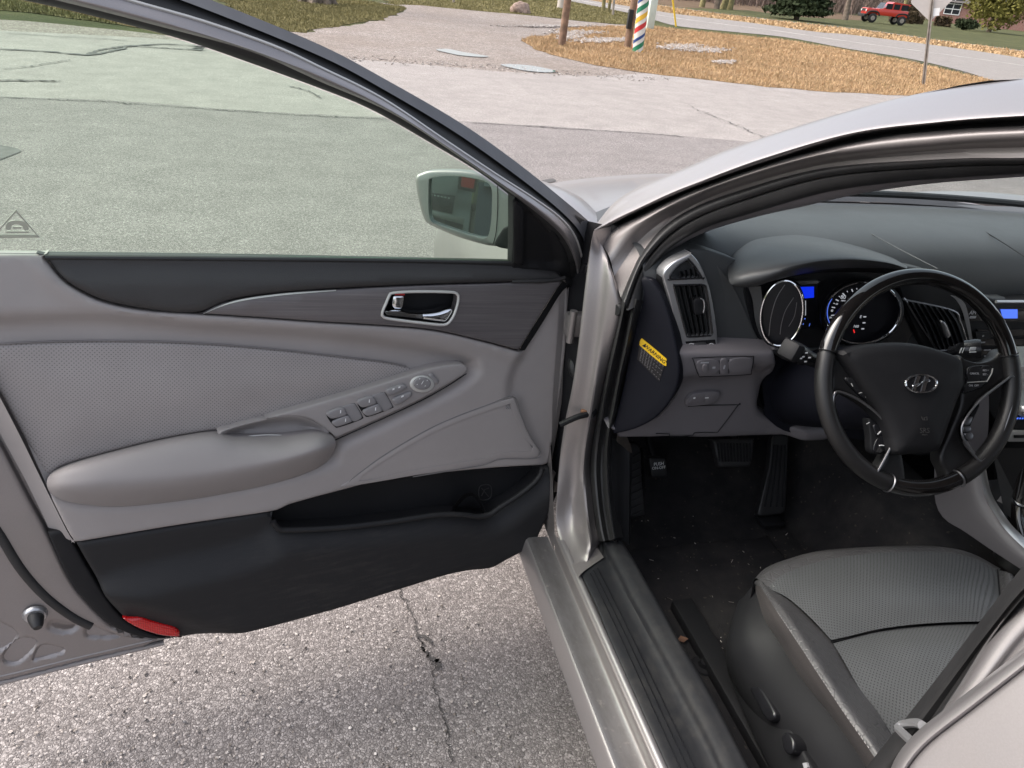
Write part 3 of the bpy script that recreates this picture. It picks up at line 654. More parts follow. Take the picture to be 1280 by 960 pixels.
# road sign seen from behind
q = P(1154, 107, z=0); d_ = ray(1165.5, 0); tt = np.linalg.norm((q-CAM)[:2])/np.linalg.norm(d_[:2]); axg = unit(CAM+d_*tt-q)
sg = thing('road_sign', 'diamond road sign seen from behind on a steel post', 'sign', tuple(q)); side = unit(np.cross(axg, unit(q-CAM)))
pf = Frame(q, side, axg)
if (CAM-q)@pf.n < 0: pf = Frame(q, -side, axg)
chan = [(-.032, .0), (-.032, .035), (-.012, .035), (-.012, .012), (.012, .012), (.012, .035), (.032, .035), (.032, 0)]
add('sign_post', [loft([[pf.at(a, -.2, b) for a, b in chan], [pf.at(a, 3.0, b) for a, b in chan]], len(chan), closed=True)], MT['galv'], sg, smooth=False)
sc_ = np.linalg.norm(q-CAM)/FPX; c_sg = np.array(pf.to2(pf.px(1165, -1))); hh = abs(pf.to2(pf.px(1194, -1))[0]-c_sg[0]); cz = c_sg[1]
dia = [(0, -hh), (hh, 0), (0, hh), (-hh, 0)]; dd_ = []
for i in range(4):
    a, b, c = np.array(dia[i-1]), np.array(dia[i]), np.array(dia[(i+1) % 4]); dd_ += [b+(a-b)*.1, b+(a-b)*.03+(c-b)*.03, b+(c-b)*.1]
gy = cz; g_ = relief(pf, np.array(dd_)+np.array([0, gy]), h=.002, r=0, off=-.006, res=.2, depth=.004)
add('sign_plate', g_, MT['signback'], sg, smooth=False); sx = pf.to2(pf.px(1170.5, 15))[0]; gy = pf.to2(pf.px(1170.5, 15))[1]+.345
add('sticker', relief(pf, np.array([(sx-.06, gy-.42), (sx+.06, gy-.42), (sx+.06, gy-.27), (sx-.06, gy-.27)]), h=.001, r=0, off=-.003, res=.2, depth=.001), MT['white'], sg, smooth=False)

# ---- red off-road car on the far drive
def off_roader(q, hd, s):
    u = np.array([math.cos(hd), math.sin(hd), 0]); v = np.array([-u[1], u[0], 0]); ax = [u, v, ZV]
    t = thing('red_suv', 'red boxy off-road car parked by the brown hedge', 'car', tuple(q))
    at = lambda a, b, c: q+(u*a+v*b+ZV*c)*s
    bx = lambda a, b, c, d, e, f, bev=.04: box(at(a, b, c), (d*s, e*s, f*s), bev=bev*s, ax=ax)
    add('body', [bx(-.35, 0, .95, 2.9, 1.6, .55), bx(1.45, 0, 1.0, 1.2, 1.35, .42), bx(1.75, 0, .82, .7, 1.2, .3)], MT['carred'], t)
    prof = [(.72, 1.22), (.42, 1.80), (-1.78, 1.84), (-1.80, 1.22)]
    L = [[at(a, y, c) for a, c in prof] for y in (-.78, -.70, .70, .78)]
    add('cabin', [loft([[at(a, y, c) for a, c in prof] for y in (-.76, .76)], 4, closed=True, cap=True)], MT['carred'], t, smooth=False)
    for y in (-.775, .775):
        for (a0, a1) in ((.45, -.18), (-.30, -.88), (-1.02, -1.66)):
            add('window', [G([at(a0, y, 1.27), at(a1, y, 1.27), at(a1, y, 1.72), at(min(a0, .40), y, 1.72)], [(0, 1, 2, 3)])], MT['darkglass'], t, smooth=False)
    add('windshield', [G([at(.735, -.66, 1.26), at(.735, .66, 1.26), at(.445, .66, 1.76), at(.445, -.66, 1.76)], [(0, 1, 2, 3)])], MT['darkglass'], t, smooth=False)
    for a in (1.45, -1.35):
        for y in (-.78, .78):
            wh = add('wheel', [lathe([(.05, -.13), (.30, -.13), (.40, -.08), (.40, .08), (.30, .13), (.05, .13)], at(a, y, .40), v, 20)], MT['tyre'], t); add('rim', [lathe([(.02, -.14), (.2, -.138), (.2, .138), (.02, .14)], at(a, y, .40), v, 14)], MT['galv'], wh)
            add('fender_flare', [tube([at(a-.62, y, .62), at(a-.42, y, .90), at(a, y, .97), at(a+.42, y, .90), at(a+.62, y, .66)], .075*s, 8, n=14)], MT['tyre'], t)
    add('bumper', [bx(2.15, 0, .58, .25, 1.6, .26)], MT['tyre'], t); add('grille', [bx(2.07, 0, .95, .06, .9, .36, .01)], MT['tyre'], t)
    for y in (-.55, .55): add('headlight', [lathe([(.0, .02), (.09, .02), (.10, 0)], at(2.11, y, 1.0), u, 14)], MT['st_white'], t)
    return t
q = P(1103, 29.5, z=0); off_roader(q, rad(178)+math.atan2(0, 1)-rad(12), 1.0)
# ---- brown clipped hedge, evergreen shrubs, trees, thicket
def cloud(center, radii, n, size, z0=.0, flat_=True, seed=0, shape=1.0):
    r_ = np.random.default_rng(seed); V, Fc = [], []
    d = r_.normal(0, 1, (n, 3)); d /= np.linalg.norm(d, axis=1)[:, None]; rr = (.35+.65*r_.random(n)**.45)
    lump = np.array([1+.28*mnoise.noise(Vector(q*1.9)+Vector((seed, 0, 0)))+.15*mnoise.noise(Vector(q*4.3)) for q in d]); rr *= lump
    c = np.asarray(center)+d*rr[:, None]*np.asarray(radii); c = c[c[:, 2] > z0]; m = len(c)
    a = r_.normal(0, 1, (m, 3)); a /= np.linalg.norm(a, axis=1)[:, None]; b = np.cross(a, r_.normal(0, 1, (m, 3))); b /= np.linalg.norm(b, axis=1)[:, None]+1e-9
    s = size*(.5+r_.random(m))[:, None]; V = np.stack([c-a*s, c+b*s*.45, c+a*s, c-b*s*.45], 1).reshape(-1, 3)
    return (list(map(tuple, V)), [(4*i, 4*i+1, 4*i+2, 4*i+3) for i in range(m)], [(0, 0)]*(4*m))
def trunk(base, h, r, seed, lean=0.0, limbs=9, hfrac=.35):
    rr = random.Random(seed); gs = []; pts = [np.array(base)-ZV*.2]
    for i in range(1, 7): pts.append(np.array(base)+ZV*h*i/6+np.array([rr.uniform(-1, 1), rr.uniform(-1, 1), 0])*r*.7+np.array([lean*h*i/6, 0, 0]))
    gs.append(tube(pts, [r*1.35, r, r*.85, r*.65, r*.45, r*.22, r*.06], 10, n=18))
    for j in range(limbs):
        f = hfrac+(1-hfrac)*rr.random()*.9; p0 = np.array(pts[0])+(np.array(pts[-1])-np.array(pts[0]))*f; th = rr.random()*6.28; L = h*(.35-.2*f)*(.7+.6*rr.random()); dr = np.array([math.cos(th), math.sin(th), .75]); p1 = p0+dr*L*.55; p2 = p1+(dr+np.array([rr.uniform(-.4, .4), rr.uniform(-.4, .4), .5]))*L*.45
        gs.append(tube([p0, p1, p2], [r*.4*(1-f*.5), r*.2, r*.04], 6))
        for k_ in range(5):
            a = p0+(p1-p0)*rr.uniform(.3, 1) if k_ < 2 else p1+(p2-p1)*rr.random(); e = a+np.array([rr.uniform(-1, 1), rr.uniform(-1, 1), rr.uniform(.1, 1)])*L*.35
            gs.append(tube([a, (a+e)/2+np.array([0, 0, .05]), e], [r*.1, r*.06, r*.02], 4))
    return join(gs)
for i, (a, b, wp, mt, lab, ln) in enumerate([(877, 9, 5, 'barkyellow', 'thin yellowish trunk, leftmost of the roadside tree row', 0), (896, 11, 5, 'bark', 'dark tree trunk left of the twin yellowish trunks', .02), (903, 11.5, 6, 'barkyellow', 'left one of the twin yellowish trunks', .05), (910.5, 12, 7, 'barkyellow', 'right one of the twin yellowish trunks', .06), (981.5, 18, 4.5, 'barkyellow', 'golden trunk leaning just left of the small pine', .03), (1056.5, 25, 5, 'bark', 'grey brown trunk between the small pine and the red car', 0), (1123, 14, 4.5, 'barkyellow', 'yellowish trunk rising behind the red car', .08)]):
    q = P(a, b if i < 6 else 27.5, z=0); r_ = wp/2*np.linalg.norm(q-CAM)/FPX
    t = thing('tree', lab, 'tree', tuple(q), 'bare trees behind the road'); add('trunk', trunk(q, 9+i % 3, r_, 20+i, ln, 10, .45), MT[mt], t)
    add('crown', trunk(q+ZV*4.5, 6, r_*.5, 70+i, 0, 22, .05), MT['twig'], t)
q = P(396, 4, z=0); t = thing('tree', 'thick broad trunk rooted in the lawn at the top left', 'tree', tuple(q))
rt = np.linalg.norm(q-CAM)/FPX*15
add('trunk', [trunk(q, 9, rt*.85, 5, 0, 10, .4)]+[tube([q+np.array([math.cos(a), math.sin(a), 0])*rt*1.25+ZV*-.05, q+np.array([math.cos(a), math.sin(a), 0])*rt*.9+ZV*.18, q+ZV*.6+np.array([math.cos(a), math.sin(a), 0])*rt*.4], [rt*.3, rt*.34, rt*.3], 8) for a in np.linspace(0, 6.28, 8)[:-1]], MT['bark'], t)
add('crown', trunk(q+ZV*4, 7, rt*.35, 77, 0, 24, .05), MT['twig'], t)
# small pine
q = P(995, 25, z=0); t = thing('pine_tree', 'small dark pine with a bare lower trunk beyond the road', 'pine tree', tuple(q)); sc0 = np.linalg.norm(q-CAM)/FPX
add('trunk', tube([q-ZV*.1, q+ZV*2, q+ZV*5], [3*sc0, 2.4*sc0, .05], 10), MT['bark'], t); gs = []
for lv in range(9):
    zz = (9+lv*9)*sc0; rr_ = (34-lv*2.6)*sc0
    for j in range(9):
        th = j*.7+lv*.9; gs.append(cloud(q+np.array([math.cos(th)*rr_*.6, math.sin(th)*rr_*.6, zz+.12*math.sin(j)]), (rr_*.52, rr_*.52, 4.0*sc0), 170, 2.6*sc0, .2, seed=lv*10+j))
add('crown', gs, MT['evergreen'], t, smooth=False)
# clipped brown hedge blocks
def hedge(name, a, b, wpx, hpx, label, cat, mt, seed, n=2600):
    q = P(a, b, z=0); s_ = np.linalg.norm(q-CAM)/FPX; side_ = unit(np.cross(ray(a, b), ZV)); fwd = np.cross(ZV, side_); r_ = np.random.default_rng(seed)
    c = r_.random((n, 3))-.5; k_ = r_.integers(0, 3, n); sg_ = np.sign(c[np.arange(n), k_]+1e-6); c[np.arange(n), k_] = sg_*.5*(1+.06*r_.normal(0, 1, n)); pts = q+side_*(c[:, :1]*wpx*s_)+fwd*(c[:, 1:2]*wpx*.6*s_)+ZV*((c[:, 2:]+.5)*hpx*s_)
    aa = r_.normal(0, 1, (n, 3)); bb = r_.normal(0, 1, (n, 3)); sz = .045*s_*45
    V = np.stack([pts-aa*sz*.5, pts+bb*sz*.3, pts+aa*sz*.5, pts-bb*sz*.3], 1).reshape(-1, 3); t = thing(name, label, cat, tuple(q))
    add('foliage', (list(map(tuple, V)), [(4*i, 4*i+1, 4*i+2, 4*i+3) for i in range(n)], [(0, 0)]*(4*n)), MT[mt], t, smooth=False)
    add('stem', [box(q+ZV*hpx*.45*s_, (wpx*.86*s_, wpx*.5*s_, hpx*.86*s_), bev=.1, ax=[side_, fwd, ZV])], MT['twig'], t); return t
hedge('hedge', 1126, 28.5, 20, 10, 'low clipped brown hedge in front of the red car', 'hedge', 'hedgem', 3)
hedge('hedge', 1137, 28.8, 9, 19, 'tall narrow brown shrub at the right end of the red car', 'hedge', 'hedgem', 4)
hedge('shrub', 1177, 33, 13, 8, 'small brown rounded shrub below the road sign', 'shrub', 'hedgem', 8, 900)
hedge('shrub', 1144, 29.5, 11, 6, 'small brown shrub left of the sign post by the house', 'shrub', 'hedgem', 9, 700)
def bush(a, b, rx, rz, label, mt, seed, n=5200):
    q = P(a, b, z=0); s_ = np.linalg.norm(q-CAM)/FPX; t = thing('evergreen_shrub', label, 'shrub', tuple(q)); gs = []; r_ = random.Random(seed)
    for i in range(14):
        th = r_.random()*6.28; f = r_.random(); gs.append(cloud(q+np.array([math.cos(th)*rx*s_*.62*f**.5, math.sin(th)*rx*s_*.62*f**.5, rz*s_*(.25+.65*r_.random())]), (rx*s_*.42, rx*s_*.42, rz*s_*.3), n//14, .032*s_*55, .05, seed=seed*31+i))
    add('foliage', gs, MT[mt], t, smooth=False); add('trunk', trunk(q, rz*s_*1.1, rx*s_*.05, seed, 0, 8, .2), MT['bark'], t)
bush(1236, 40, 38, 46, 'large golden green evergreen shrub beside the brick house', 'evergold', 3)
bush(1266, 36, 26, 52, 'darker green evergreen at the right edge above the road', 'evergreen', 5)
bush(1207, 38, 12, 9, 'low green shrub against the brick wall', 'evergreen', 6, 1800)
# brick house behind the sign
qh = P(1196, 30, z=0); s_ = np.linalg.norm(qh-CAM)/FPX; side_ = unit(np.cross(ray(1196, 30), ZV)); fwd = np.cross(ZV, side_)*-1
if fwd@(qh-CAM) < 0: fwd = -fwd
hs_ = thing('brick_house', 'red brick house with white-framed window behind the sign', 'house', tuple(qh)); ax = [side_, fwd, ZV]
hc = qh+side_*30*s_+fwd*5
add('wall', [box(hc+ZV*1.6, (110*s_, 9, 3.2), ax=ax)], MT['brick'], hs_, smooth=False)
rp = [hc+side_*x*s_+fwd*y+ZV*z for x, y, z in ((-60, -5.2, 3.1), (60, -5.2, 3.1), (60, 5.2, 3.1), (-60, 5.2, 3.1), (-60, 0, 5.6), (60, 0, 5.6))]
add('roof', [G(rp, [(0, 1, 5, 4), (2, 3, 4, 5), (0, 4, 3), (1, 2, 5), (0, 3, 2, 1)])], MT['roofm'], hs_, smooth=False)
wc = P(1183, 14, z=0) if False else qh-side_*8*s_+fwd*.47+ZV*(15*s_)
wn = add('window', [box(wc, (14*s_, .06, 14*s_), ax=ax)], MT['darkglass'], hs_, smooth=False)
add('frame', [box(wc+fwd*-.05+side_*x*s_, (.7*s_, .05, 14.6*s_), ax=ax) for x in (-7, 0, 7)]+[box(wc+fwd*-.06+ZV*z*s_, (14*s_, .05, .7*s_), ax=ax) for z in (-7, -2.3, 2.3, 7)], MT['white'], wn, smooth=False)
q2 = P(1274, 47, z=0); s2 = np.linalg.norm(q2-CAM)/FPX
# thicket of bare shrubs along the top edge (reads as one mass)
gs = []; r_ = np.random.default_rng(11); Vv, Ff = [], []
for i in range(5200):
    t_ = r_.random(); a = 700+t_*520; b = -12+.088*(a-700)-1.5+r_.normal(0, 1.3)-(4 if a > 1085 else 0); q = P(a, min(b, 26), z=0)*1.0; q = CAM*[1, 1, 0]+(q-CAM*[1, 1, 0])*(1.04+.25*r_.random()); s0 = np.linalg.norm(q-CAM)/FPX
    h = (18+26*r_.random())*s0; w_ = .45*s0*(.5+r_.random()); ld = r_.normal(0, .22, 2)*h; th = r_.random()*6.28; dx = np.array([math.cos(th), math.sin(th), 0])*w_; tip = q+np.array([ld[0], ld[1], h]); mid = q+np.array([ld[0]*.3, ld[1]*.3, h*.5])+np.append(r_.normal(0, .06, 2)*h, 0); k_ = len(Vv)
    Vv += [q-dx, q+dx, mid+dx*.7, mid-dx*.7, tip]; Ff += [(k_, k_+1, k_+2, k_+3), (k_+3, k_+2, k_+4)]
    for m_ in range(3):
        f = r_.random(); p0 = q+(tip-q)*(.25+.6*f); e = p0+np.array([r_.normal(0, .2), r_.normal(0, .2), .18+.1*r_.random()])*h; k_ = len(Vv); Vv += [p0-dx*.6, p0+dx*.6, e]; Ff += [(k_, k_+1, k_+2)]
add('thicket', G(Vv, Ff), MT['twig'], smooth=False, kind='stuff')
# leaf litter bank behind it so the wood has depth: low brush clumps
gs = []
for i in range(90):
    a = 690+i*6.2; b = -13+.088*(a-690)-2; 
    if 1085 < a: b -= 5
    q = P(a, min(b, 24), z=0); q = CAM*[1, 1, 0]+(q-CAM*[1, 1, 0])*1.3; s0 = np.linalg.norm(q-CAM)/FPX
    gs.append(cloud(q+ZV*8*s0, (9*s0, 9*s0, 16*s0), 170, 1.6*s0, .0, seed=300+i))
add('brush', gs, MT['twig'], smooth=False, kind='stuff')
# ================================================================== the silver car
car = thing('silver_car', 'silver saloon car with its front door wide open, grey leather inside', 'car', (0, .3, 0))
def part(name, g, mat, parent=None, **k): return add(name, g, MT[mat], parent if parent is not None else car, **k)

A_ = P(715, 345, z=.895); B_ = P(0, 318, z=.995)
ud = unit(B_-A_); n0 = unit(np.cross(ud, ZV)); n0 = n0 if n0[1] < 0 else -n0
upv = np.cross(n0, ud); upv = upv if upv[2] > 0 else -upv
L_, T_ = rad(10), rad(22)
DF = Frame(A_, -ud, upv*math.cos(L_)-n0*math.sin(L_))     # door trim plane, normal into the cabin side
WF = Frame(A_, -ud, upv*math.cos(T_)+n0*math.sin(T_))     # window plane
D = lambda a, b, n=0.0: DF.px(a, b, n)
Wp = lambda a, b, n=0.0: WF.px(a, b, n)
def Dl(pts, n=0.0): return [D(a, b, n) for a, b in pts]
def Wl(pts, n=0.0): return [Wp(a, b, n) for a, b in pts]

# --- door shell and painted flange
shell = [(714, 354), (710, 430), (699, 530), (690, 600), (681, 640), (655, 676), (600, 700), (450, 738), (300, 776), (200, 802), (100, 826), (0, 852), (-45, 862), (-78, 850), (-98, 780), (-112, 640), (-120, 480), (-122, 330), (-122, 330), (-60, 326), (100, 325), (400, 328), (640, 334), (714, 352), (714, 352)]
shp = pxpoly(DF, shell, -.035)
def outer(V2, d): return -.028*sstep(d/.10)
door = part('door', [relief(DF, shp, h=.0, r=.004, off=-.035, res=.05, depth=.075)], 'paint')
sk = relief(Frame(DF.o, DF.u, DF.v), shp, h=-.0, r=.03, off=-.115, res=.05, depth=0, hf=lambda V2, d: -.035*sstep(d/.22))
part('door_skin', [thick(sk, .002)], 'paint', door)
fl = [(-70, 540), (-20, 560), (20, 620), (60, 690), (100, 745), (150, 790), (196, 803), (100, 827), (0, 852.5), (-70, 868), (-70, 868)]
emb = [([(3, 823), (24, 799), (46, 804), (22, 829)], .007, .006), ([(42, 823), (53, 807), (81, 814), (47, 825)], .007, .006), ([(-14, 780), (-2, 778), (22, 793), (5, 811), (-14, 812)], .007, .006), ([(107, 789), (114, 781), (150, 795), (112, 797)], .006, .006), ([(60, 786), (66, 776), (88, 780), (99, 778), (96, 786), (82, 792)], .005, .006),
       ([(-40, 660), (0, 724), (20, 752), (55, 785), (110, 805), (160, 804), (150, 812), (90, 815), (40, 796), (8, 766), (-20, 728), (-50, 680)], .005, .008)]
part('flange', [plate(DF, fl, h=.004, r=.003, off=-.034, res=.0042, depth=.003, hf=recess(DF, emb[:5], -.03))], 'jamb', door)
rf = [(-60, 470), (-5, 548), (18, 590), (40, 632), (62, 672), (86, 722), (108, 752), (142, 784), (184, 800), (150, 797), (116, 784), (92, 772), (58, 748), (28, 716), (2, 674), (-30, 620), (-70, 540)]
part('inner_frame', [plate(DF, rf, h=.012, r=.007, off=-.030, res=.02, depth=.006)], 'jamb', door)
part('edge_seal', [tube(Dl([(-75, 520), (-50, 590), (-20, 640), (0, 668), (26, 710), (56, 744), (90, 770), (114, 782)], -.021), .0085, 10, n=30)], 'rubber', door)
part('hem', [tube(Dl([(-90, 872), (0, 853), (100, 828), (205, 803)], -.036), .0055, 8, n=20), tube(Dl([(-90, 862), (0, 845), (100, 821), (190, 800)], -.031), .002, 6, n=20)], 'paint', door)
c0 = D(44, 768, -.03); part('bump_stop', [lathe([(.0, .028), (.007, .028), (.010, .022), (.013, .010), (.013, 0)], c0, unit(DF.n-.5*ZV+.15*DF.u), 16)], 'rubber', door)
part('bump_stop_collar', [lathe([(.0, .006), (.017, .006), (.020, .002), (.020, -.002)], c0, unit(DF.n-.3*ZV), 18)], 'silver', door)

# --- grey upper trim with the swept recess for pull, switches and perforated insert
mainp = [(-95, 318), (-95, 318), (52, 319), (52, 319), (72, 345), (95, 362), (130, 378), (180, 388), (252, 393), (330, 398), (400, 403), (470, 407), (540, 413), (600, 426), (648, 439), (655, 437), (655, 437), (676, 402), (700, 368), (713, 356), (713, 356), (711, 420), (705, 480), (697, 535), (688, 582), (688, 582), (640, 584), (579, 589), (485, 600), (418, 616), (360, 632), (340, 640), (219, 658), (94, 679), (94, 679), (84, 664), (52, 600), (20, 535), (-30, 440), (-80, 345)]
Q1 = [(-90, 405), (0, 402), (100, 399), (180, 404), (250, 411), (330, 416), (400, 421), (480, 430), (545, 440), (582, 450), (596, 459), (588, 472), (552, 494), (480, 529), (425, 556), (414, 578), (330, 602), (230, 620), (150, 628), (90, 626), (62, 608), (30, 560), (-40, 470)]
Q2 = [(40, 330), (75, 368), (130, 390), (250, 402), (400, 411), (520, 421), (600, 437), (640, 450), (655, 446), (640, 432), (540, 405), (400, 392), (250, 382), (100, 350)]
Q3 = [(638, 505), (646, 496), (652, 512), (664, 544), (680, 572), (690, 585), (705, 500), (712, 420), (714, 350), (690, 375), (660, 430), (640, 470)]
trim = part('door_trim', [plate(DF, mainp, h=.012, r=.006, off=0, res=.0085, depth=.03, n=260, hf=recess(DF, [(Q1, .024, .034), (Q2, -.006, .03), (Q3, .010, .03)], .012))], 'grey', door)
# trim return along its rear edge
part('trim_edge', [loft([Dl([(-30, 440), (20, 535), (52, 600), (84, 664), (94, 679)], .008), Dl([(-46, 452), (2, 545), (34, 604), (62, 662)], -.02)], 24, 4)], 'greysoft', door)
# --- padded charcoal strip under the glass
pad = [(53, 320), (53, 320), (200, 321), (400, 324), (640, 328), (655, 332), (700, 341), (704, 346), (703, 351), (703, 351), (620, 354), (520, 357), (420, 362), (350, 367), (290, 376), (254, 391), (254, 391), (225, 392), (180, 387), (131, 377), (96, 361), (73, 344)]
part('sill_pad', [plate(DF, pad, h=.018, r=.010, off=.004, res=.012, depth=.02, n=200, hf=recess(DF, [([(40, 320), (700, 326), (712, 340), (600, 341), (400, 343), (200, 343), (90, 343)], .010, .03)], .02))], 'charcoal', door)
part('sill_rail', [tube(Dl([(56, 321.5), (300, 323.5), (520, 326), (640, 329.5)], .012), .004, 8, n=30)], 'rubber', door)
# rounded lower edge of the pad over the trim strip
part('pad_lip', [tube(Dl([(640, 352), (690, 350), (706, 347)], .02), [.003, .006, .004], 8, n=16)], 'charcoal', door)
# --- brushed dark metal strip
br = [(253, 392), (253, 392), (270, 383), (292, 376.5), (350, 367.5), (420, 362.5), (520, 357.5), (620, 354.5), (703, 351.5), (703, 351.5), (690, 371), (669, 405), (649, 437.5), (649, 437.5), (600, 425), (540, 412), (470, 406), (400, 402), (330, 397)]
cup = [(492, 366), (520, 364.5), (560, 365), (571, 367), (573, 374), (569, 390), (563, 401), (555, 406), (530, 404), (490, 399), (479, 396), (478, 390), (483, 378), (487, 369)]
part('brushed_strip', [plate(DF, br, h=.012, r=.003, off=.008, res=.014, depth=.014, n=200, holes=[cup])], 'brushed', door)
part('strip_edge', [loft([Dl([(253, 392.5), (292, 376.3), (350, 367.2), (420, 362.2)], .020), Dl([(253, 393), (292, 378.4), (350, 369.4), (420, 363.6)], .0225)], 30, 2)], 'pearl', door)
part('strip_end', [loft([Dl([(703, 351), (690, 371), (669, 405), (649, 438)], .020), Dl([(712, 356), (700, 368), (679, 402), (656, 438)], .012)], 24, 3)], 'black', door)
# release handle in its cup
part('handle_cup', [plate(DF, [(a*1.0, b) for a, b in cup], h=.001, r=0, off=-.024, res=.02, depth=.001), loft([Dl(cup, .020), Dl([(525+(a-525)*.97, 385+(b-385)*.95) for a, b in cup], .0), Dl([(525+(a-525)*.95, 385+(b-385)*.92) for a, b in cup], -.022)], 50, 3, closed=True)], 'black', door)
part('handle_bezel', [tube(Dl(cup, .021), .0028, 8, closed=True, n=60)], 'pearl', door)
hp = [(481, 388), (481, 388), (505, 389), (512, 391), (530, 392), (548, 390), (560, 386), (566, 386), (567, 390), (559, 402), (550, 403), (520, 399), (490, 396), (481, 394)]
part('release_handle', [plate(DF, hp, h=.016, r=.007, off=.006, res=.006, depth=.012)], 'chrome', door)
part('lock_tab', [plate(DF, [(491, 371), (493, 369), (503, 369), (506, 371), (504, 384), (501, 387), (493, 386), (490, 381)], h=.016, r=.005, off=.0, res=.006, depth=.012)], 'chrome', door)
part('lock_mark', [plate(DF, [(494, 367.2), (506, 367.2), (506, 369), (494, 369)], h=.001, r=0, off=.012, smooth=False, depth=.001)], 'redprint', door)
# --- perforated insert
ins = [(-60, 436), (0, 431), (60, 428), (150, 427), (250, 430), (350, 438), (430, 447), (480, 453), (508, 459), (519, 466), (519, 466), (480, 477), (447, 487), (400, 502), (330, 523), (280, 537), (262, 539), (200, 550), (125, 569), (78, 583), (62, 596), (54, 596), (54, 596), (30, 548), (-20, 460)]
part('perforated_insert', [plate(DF, ins, h=.010, r=.006, off=-.014, res=.014, depth=.01, n=180, hf=lambda V2, d: .006*sstep(d/.08))], 'perfdoor', door)
part('piping', [tube(Dl([(-60, 435), (0, 430), (60, 427), (150, 426), (250, 429), (350, 437), (430, 446), (480, 452), (508, 458)], -.004), .0014, 6, n=60)], 'thread', door)
# --- armrest (lofted pad standing out from the panel)
ab = [(66, 588), (72, 585), (85, 580), (125, 568), (200, 549), (262, 538), (300, 540), (350, 538), (395, 534), (409, 538)]
a1 = [(61, 595), (72, 589), (95, 581), (140, 570), (205, 556), (265, 548), (300, 553), (350, 553), (395, 544), (415, 544)]
a2 = [(58.5, 602), (74, 600), (110, 597), (160, 593), (220, 587), (280, 580), (325, 574), (365, 567), (400, 556), (419, 551)]
a3 = [(60, 611), (76, 613), (108, 614), (160, 612), (220, 606), (280, 597), (325, 588), (365, 578), (402, 566), (419, 559)]
a4 = [(66, 619), (78, 624), (102, 628.5), (150, 631), (230, 623), (285, 614), (330, 605), (370, 594), (400, 581), (414, 570)]
a5 = [(70, 623), (82, 628), (104, 632), (150, 635), (230, 627), (285, 618), (330, 608), (370, 597), (399, 585), (410, 576)]
tp = [.25, .72, .95, 1, 1, 1, 1, 1, .9, .45]
def Dv(pts, n): return [D(a, b, n*t) for (a, b), t in zip(pts, tp)]
part('armrest', [loft([Dl(ab, -.016), Dv(a1, .035), Dv(a2, .060), Dv(a3, .058), Dv(a4, .022), Dl(a5, -.012)], 70, 6)], 'greysoft', door)
# pull cup between armrest and switches
pc = [(272, 541), (290, 535), (312, 529), (340, 523.5), (365, 521), (384, 523), (400, 531), (413, 542), (400, 548), (372, 552), (330, 556), (292, 557), (279, 550)]
part('pull_cup', [plate(DF, pc, h=.012, r=.006, off=.006, res=.006, depth=.02, hf=recess(DF, [([(284, 546), (312, 536), (350, 528), (378, 529), (396, 536), (404, 543), (375, 548), (330, 553), (296, 554)], .030, .030)], .018))], 'greysoft', door)
part('cup_trim', [tube(Dl([(285, 551), (300, 547), (325, 544), (350, 544), (372, 548)], .006), .0012, 6, n=20)], 'pearl', door)
# --- switch blade
bl = [(332, 523.5), (400, 503.5), (447, 489.5), (509, 469.5), (541, 460), (565, 456), (578, 455.5), (585, 460), (581, 468), (556, 483), (525, 500), (478, 522), (420, 548), (420, 548), (412, 540), (400, 531), (384, 523), (359, 521)]
BO = .010
part('switch_blade', [plate(DF, bl, h=.010, r=.004, off=BO, res=.008, depth=.03, n=150)], 'greysoft', door)
part('blade_seam', [tube(Dl([(419, 550), (478, 523.5), (525, 501.5), (556, 484.5), (583, 467)], BO+.006), .0012, 6, n=40)], 'black', door)
def swp(pts, h, off, mat, name, r=.0025, **k): return part(name, [plate(DF, pts, h=h, r=r, off=off, res=.006, depth=.004, **k)], mat, door)
cv = lambda X, Y: (400+X/6.4, 440+Y/6.4)
wells = [[cv(52, 490), cv(180, 440), cv(262, 412), cv(285, 420), cv(340, 510), cv(330, 540), cv(160, 600), cv(115, 595)], [cv(300, 395), cv(420, 350), cv(500, 323), cv(525, 330), cv(582, 430), cv(575, 450), cv(400, 515), cv(355, 505)]]
for wl in wells: swp(wl, .0006, BO+.010, 'black', 'switch_well', r=0)
for kq in ([cv(180, 442), cv(260, 415), cv(284, 423), cv(335, 512), cv(325, 536), cv(262, 555), cv(205, 480)], [cv(415, 354), cv(500, 326), cv(523, 333), cv(578, 430), cv(570, 448), cv(505, 472), cv(450, 395)]): swp(kq, .0016, BO+.0100, 'button', 'switch_dish', r=.001)
for q, lt in (([cv(58, 490), cv(178, 446), cv(218, 500), cv(205, 510), cv(115, 535), cv(78, 528)], (165, 478)), ([cv(103, 560), cv(215, 512), cv(258, 555), cv(245, 565), cv(150, 598), cv(118, 592)], (205, 545)), ([cv(304, 395), cv(414, 356), cv(455, 408), cv(440, 420), cv(355, 445), cv(322, 435)], (395, 393)), ([cv(350, 470), cv(458, 420), cv(502, 470), cv(490, 480), cv(400, 512), cv(362, 505)], (445, 456))):
    swp(q, .006, BO+.010, 'button', 'window_switch'); c = DF.to2(D(*cv(*lt), BO+.0165))
    part('switch_mark', [box(DF.at(c[0], c[1], BO+.0163), (.0016, .006, .0006), ax=[unit(DF.u+.3*DF.v), DF.v, DF.n])], 'white', door)
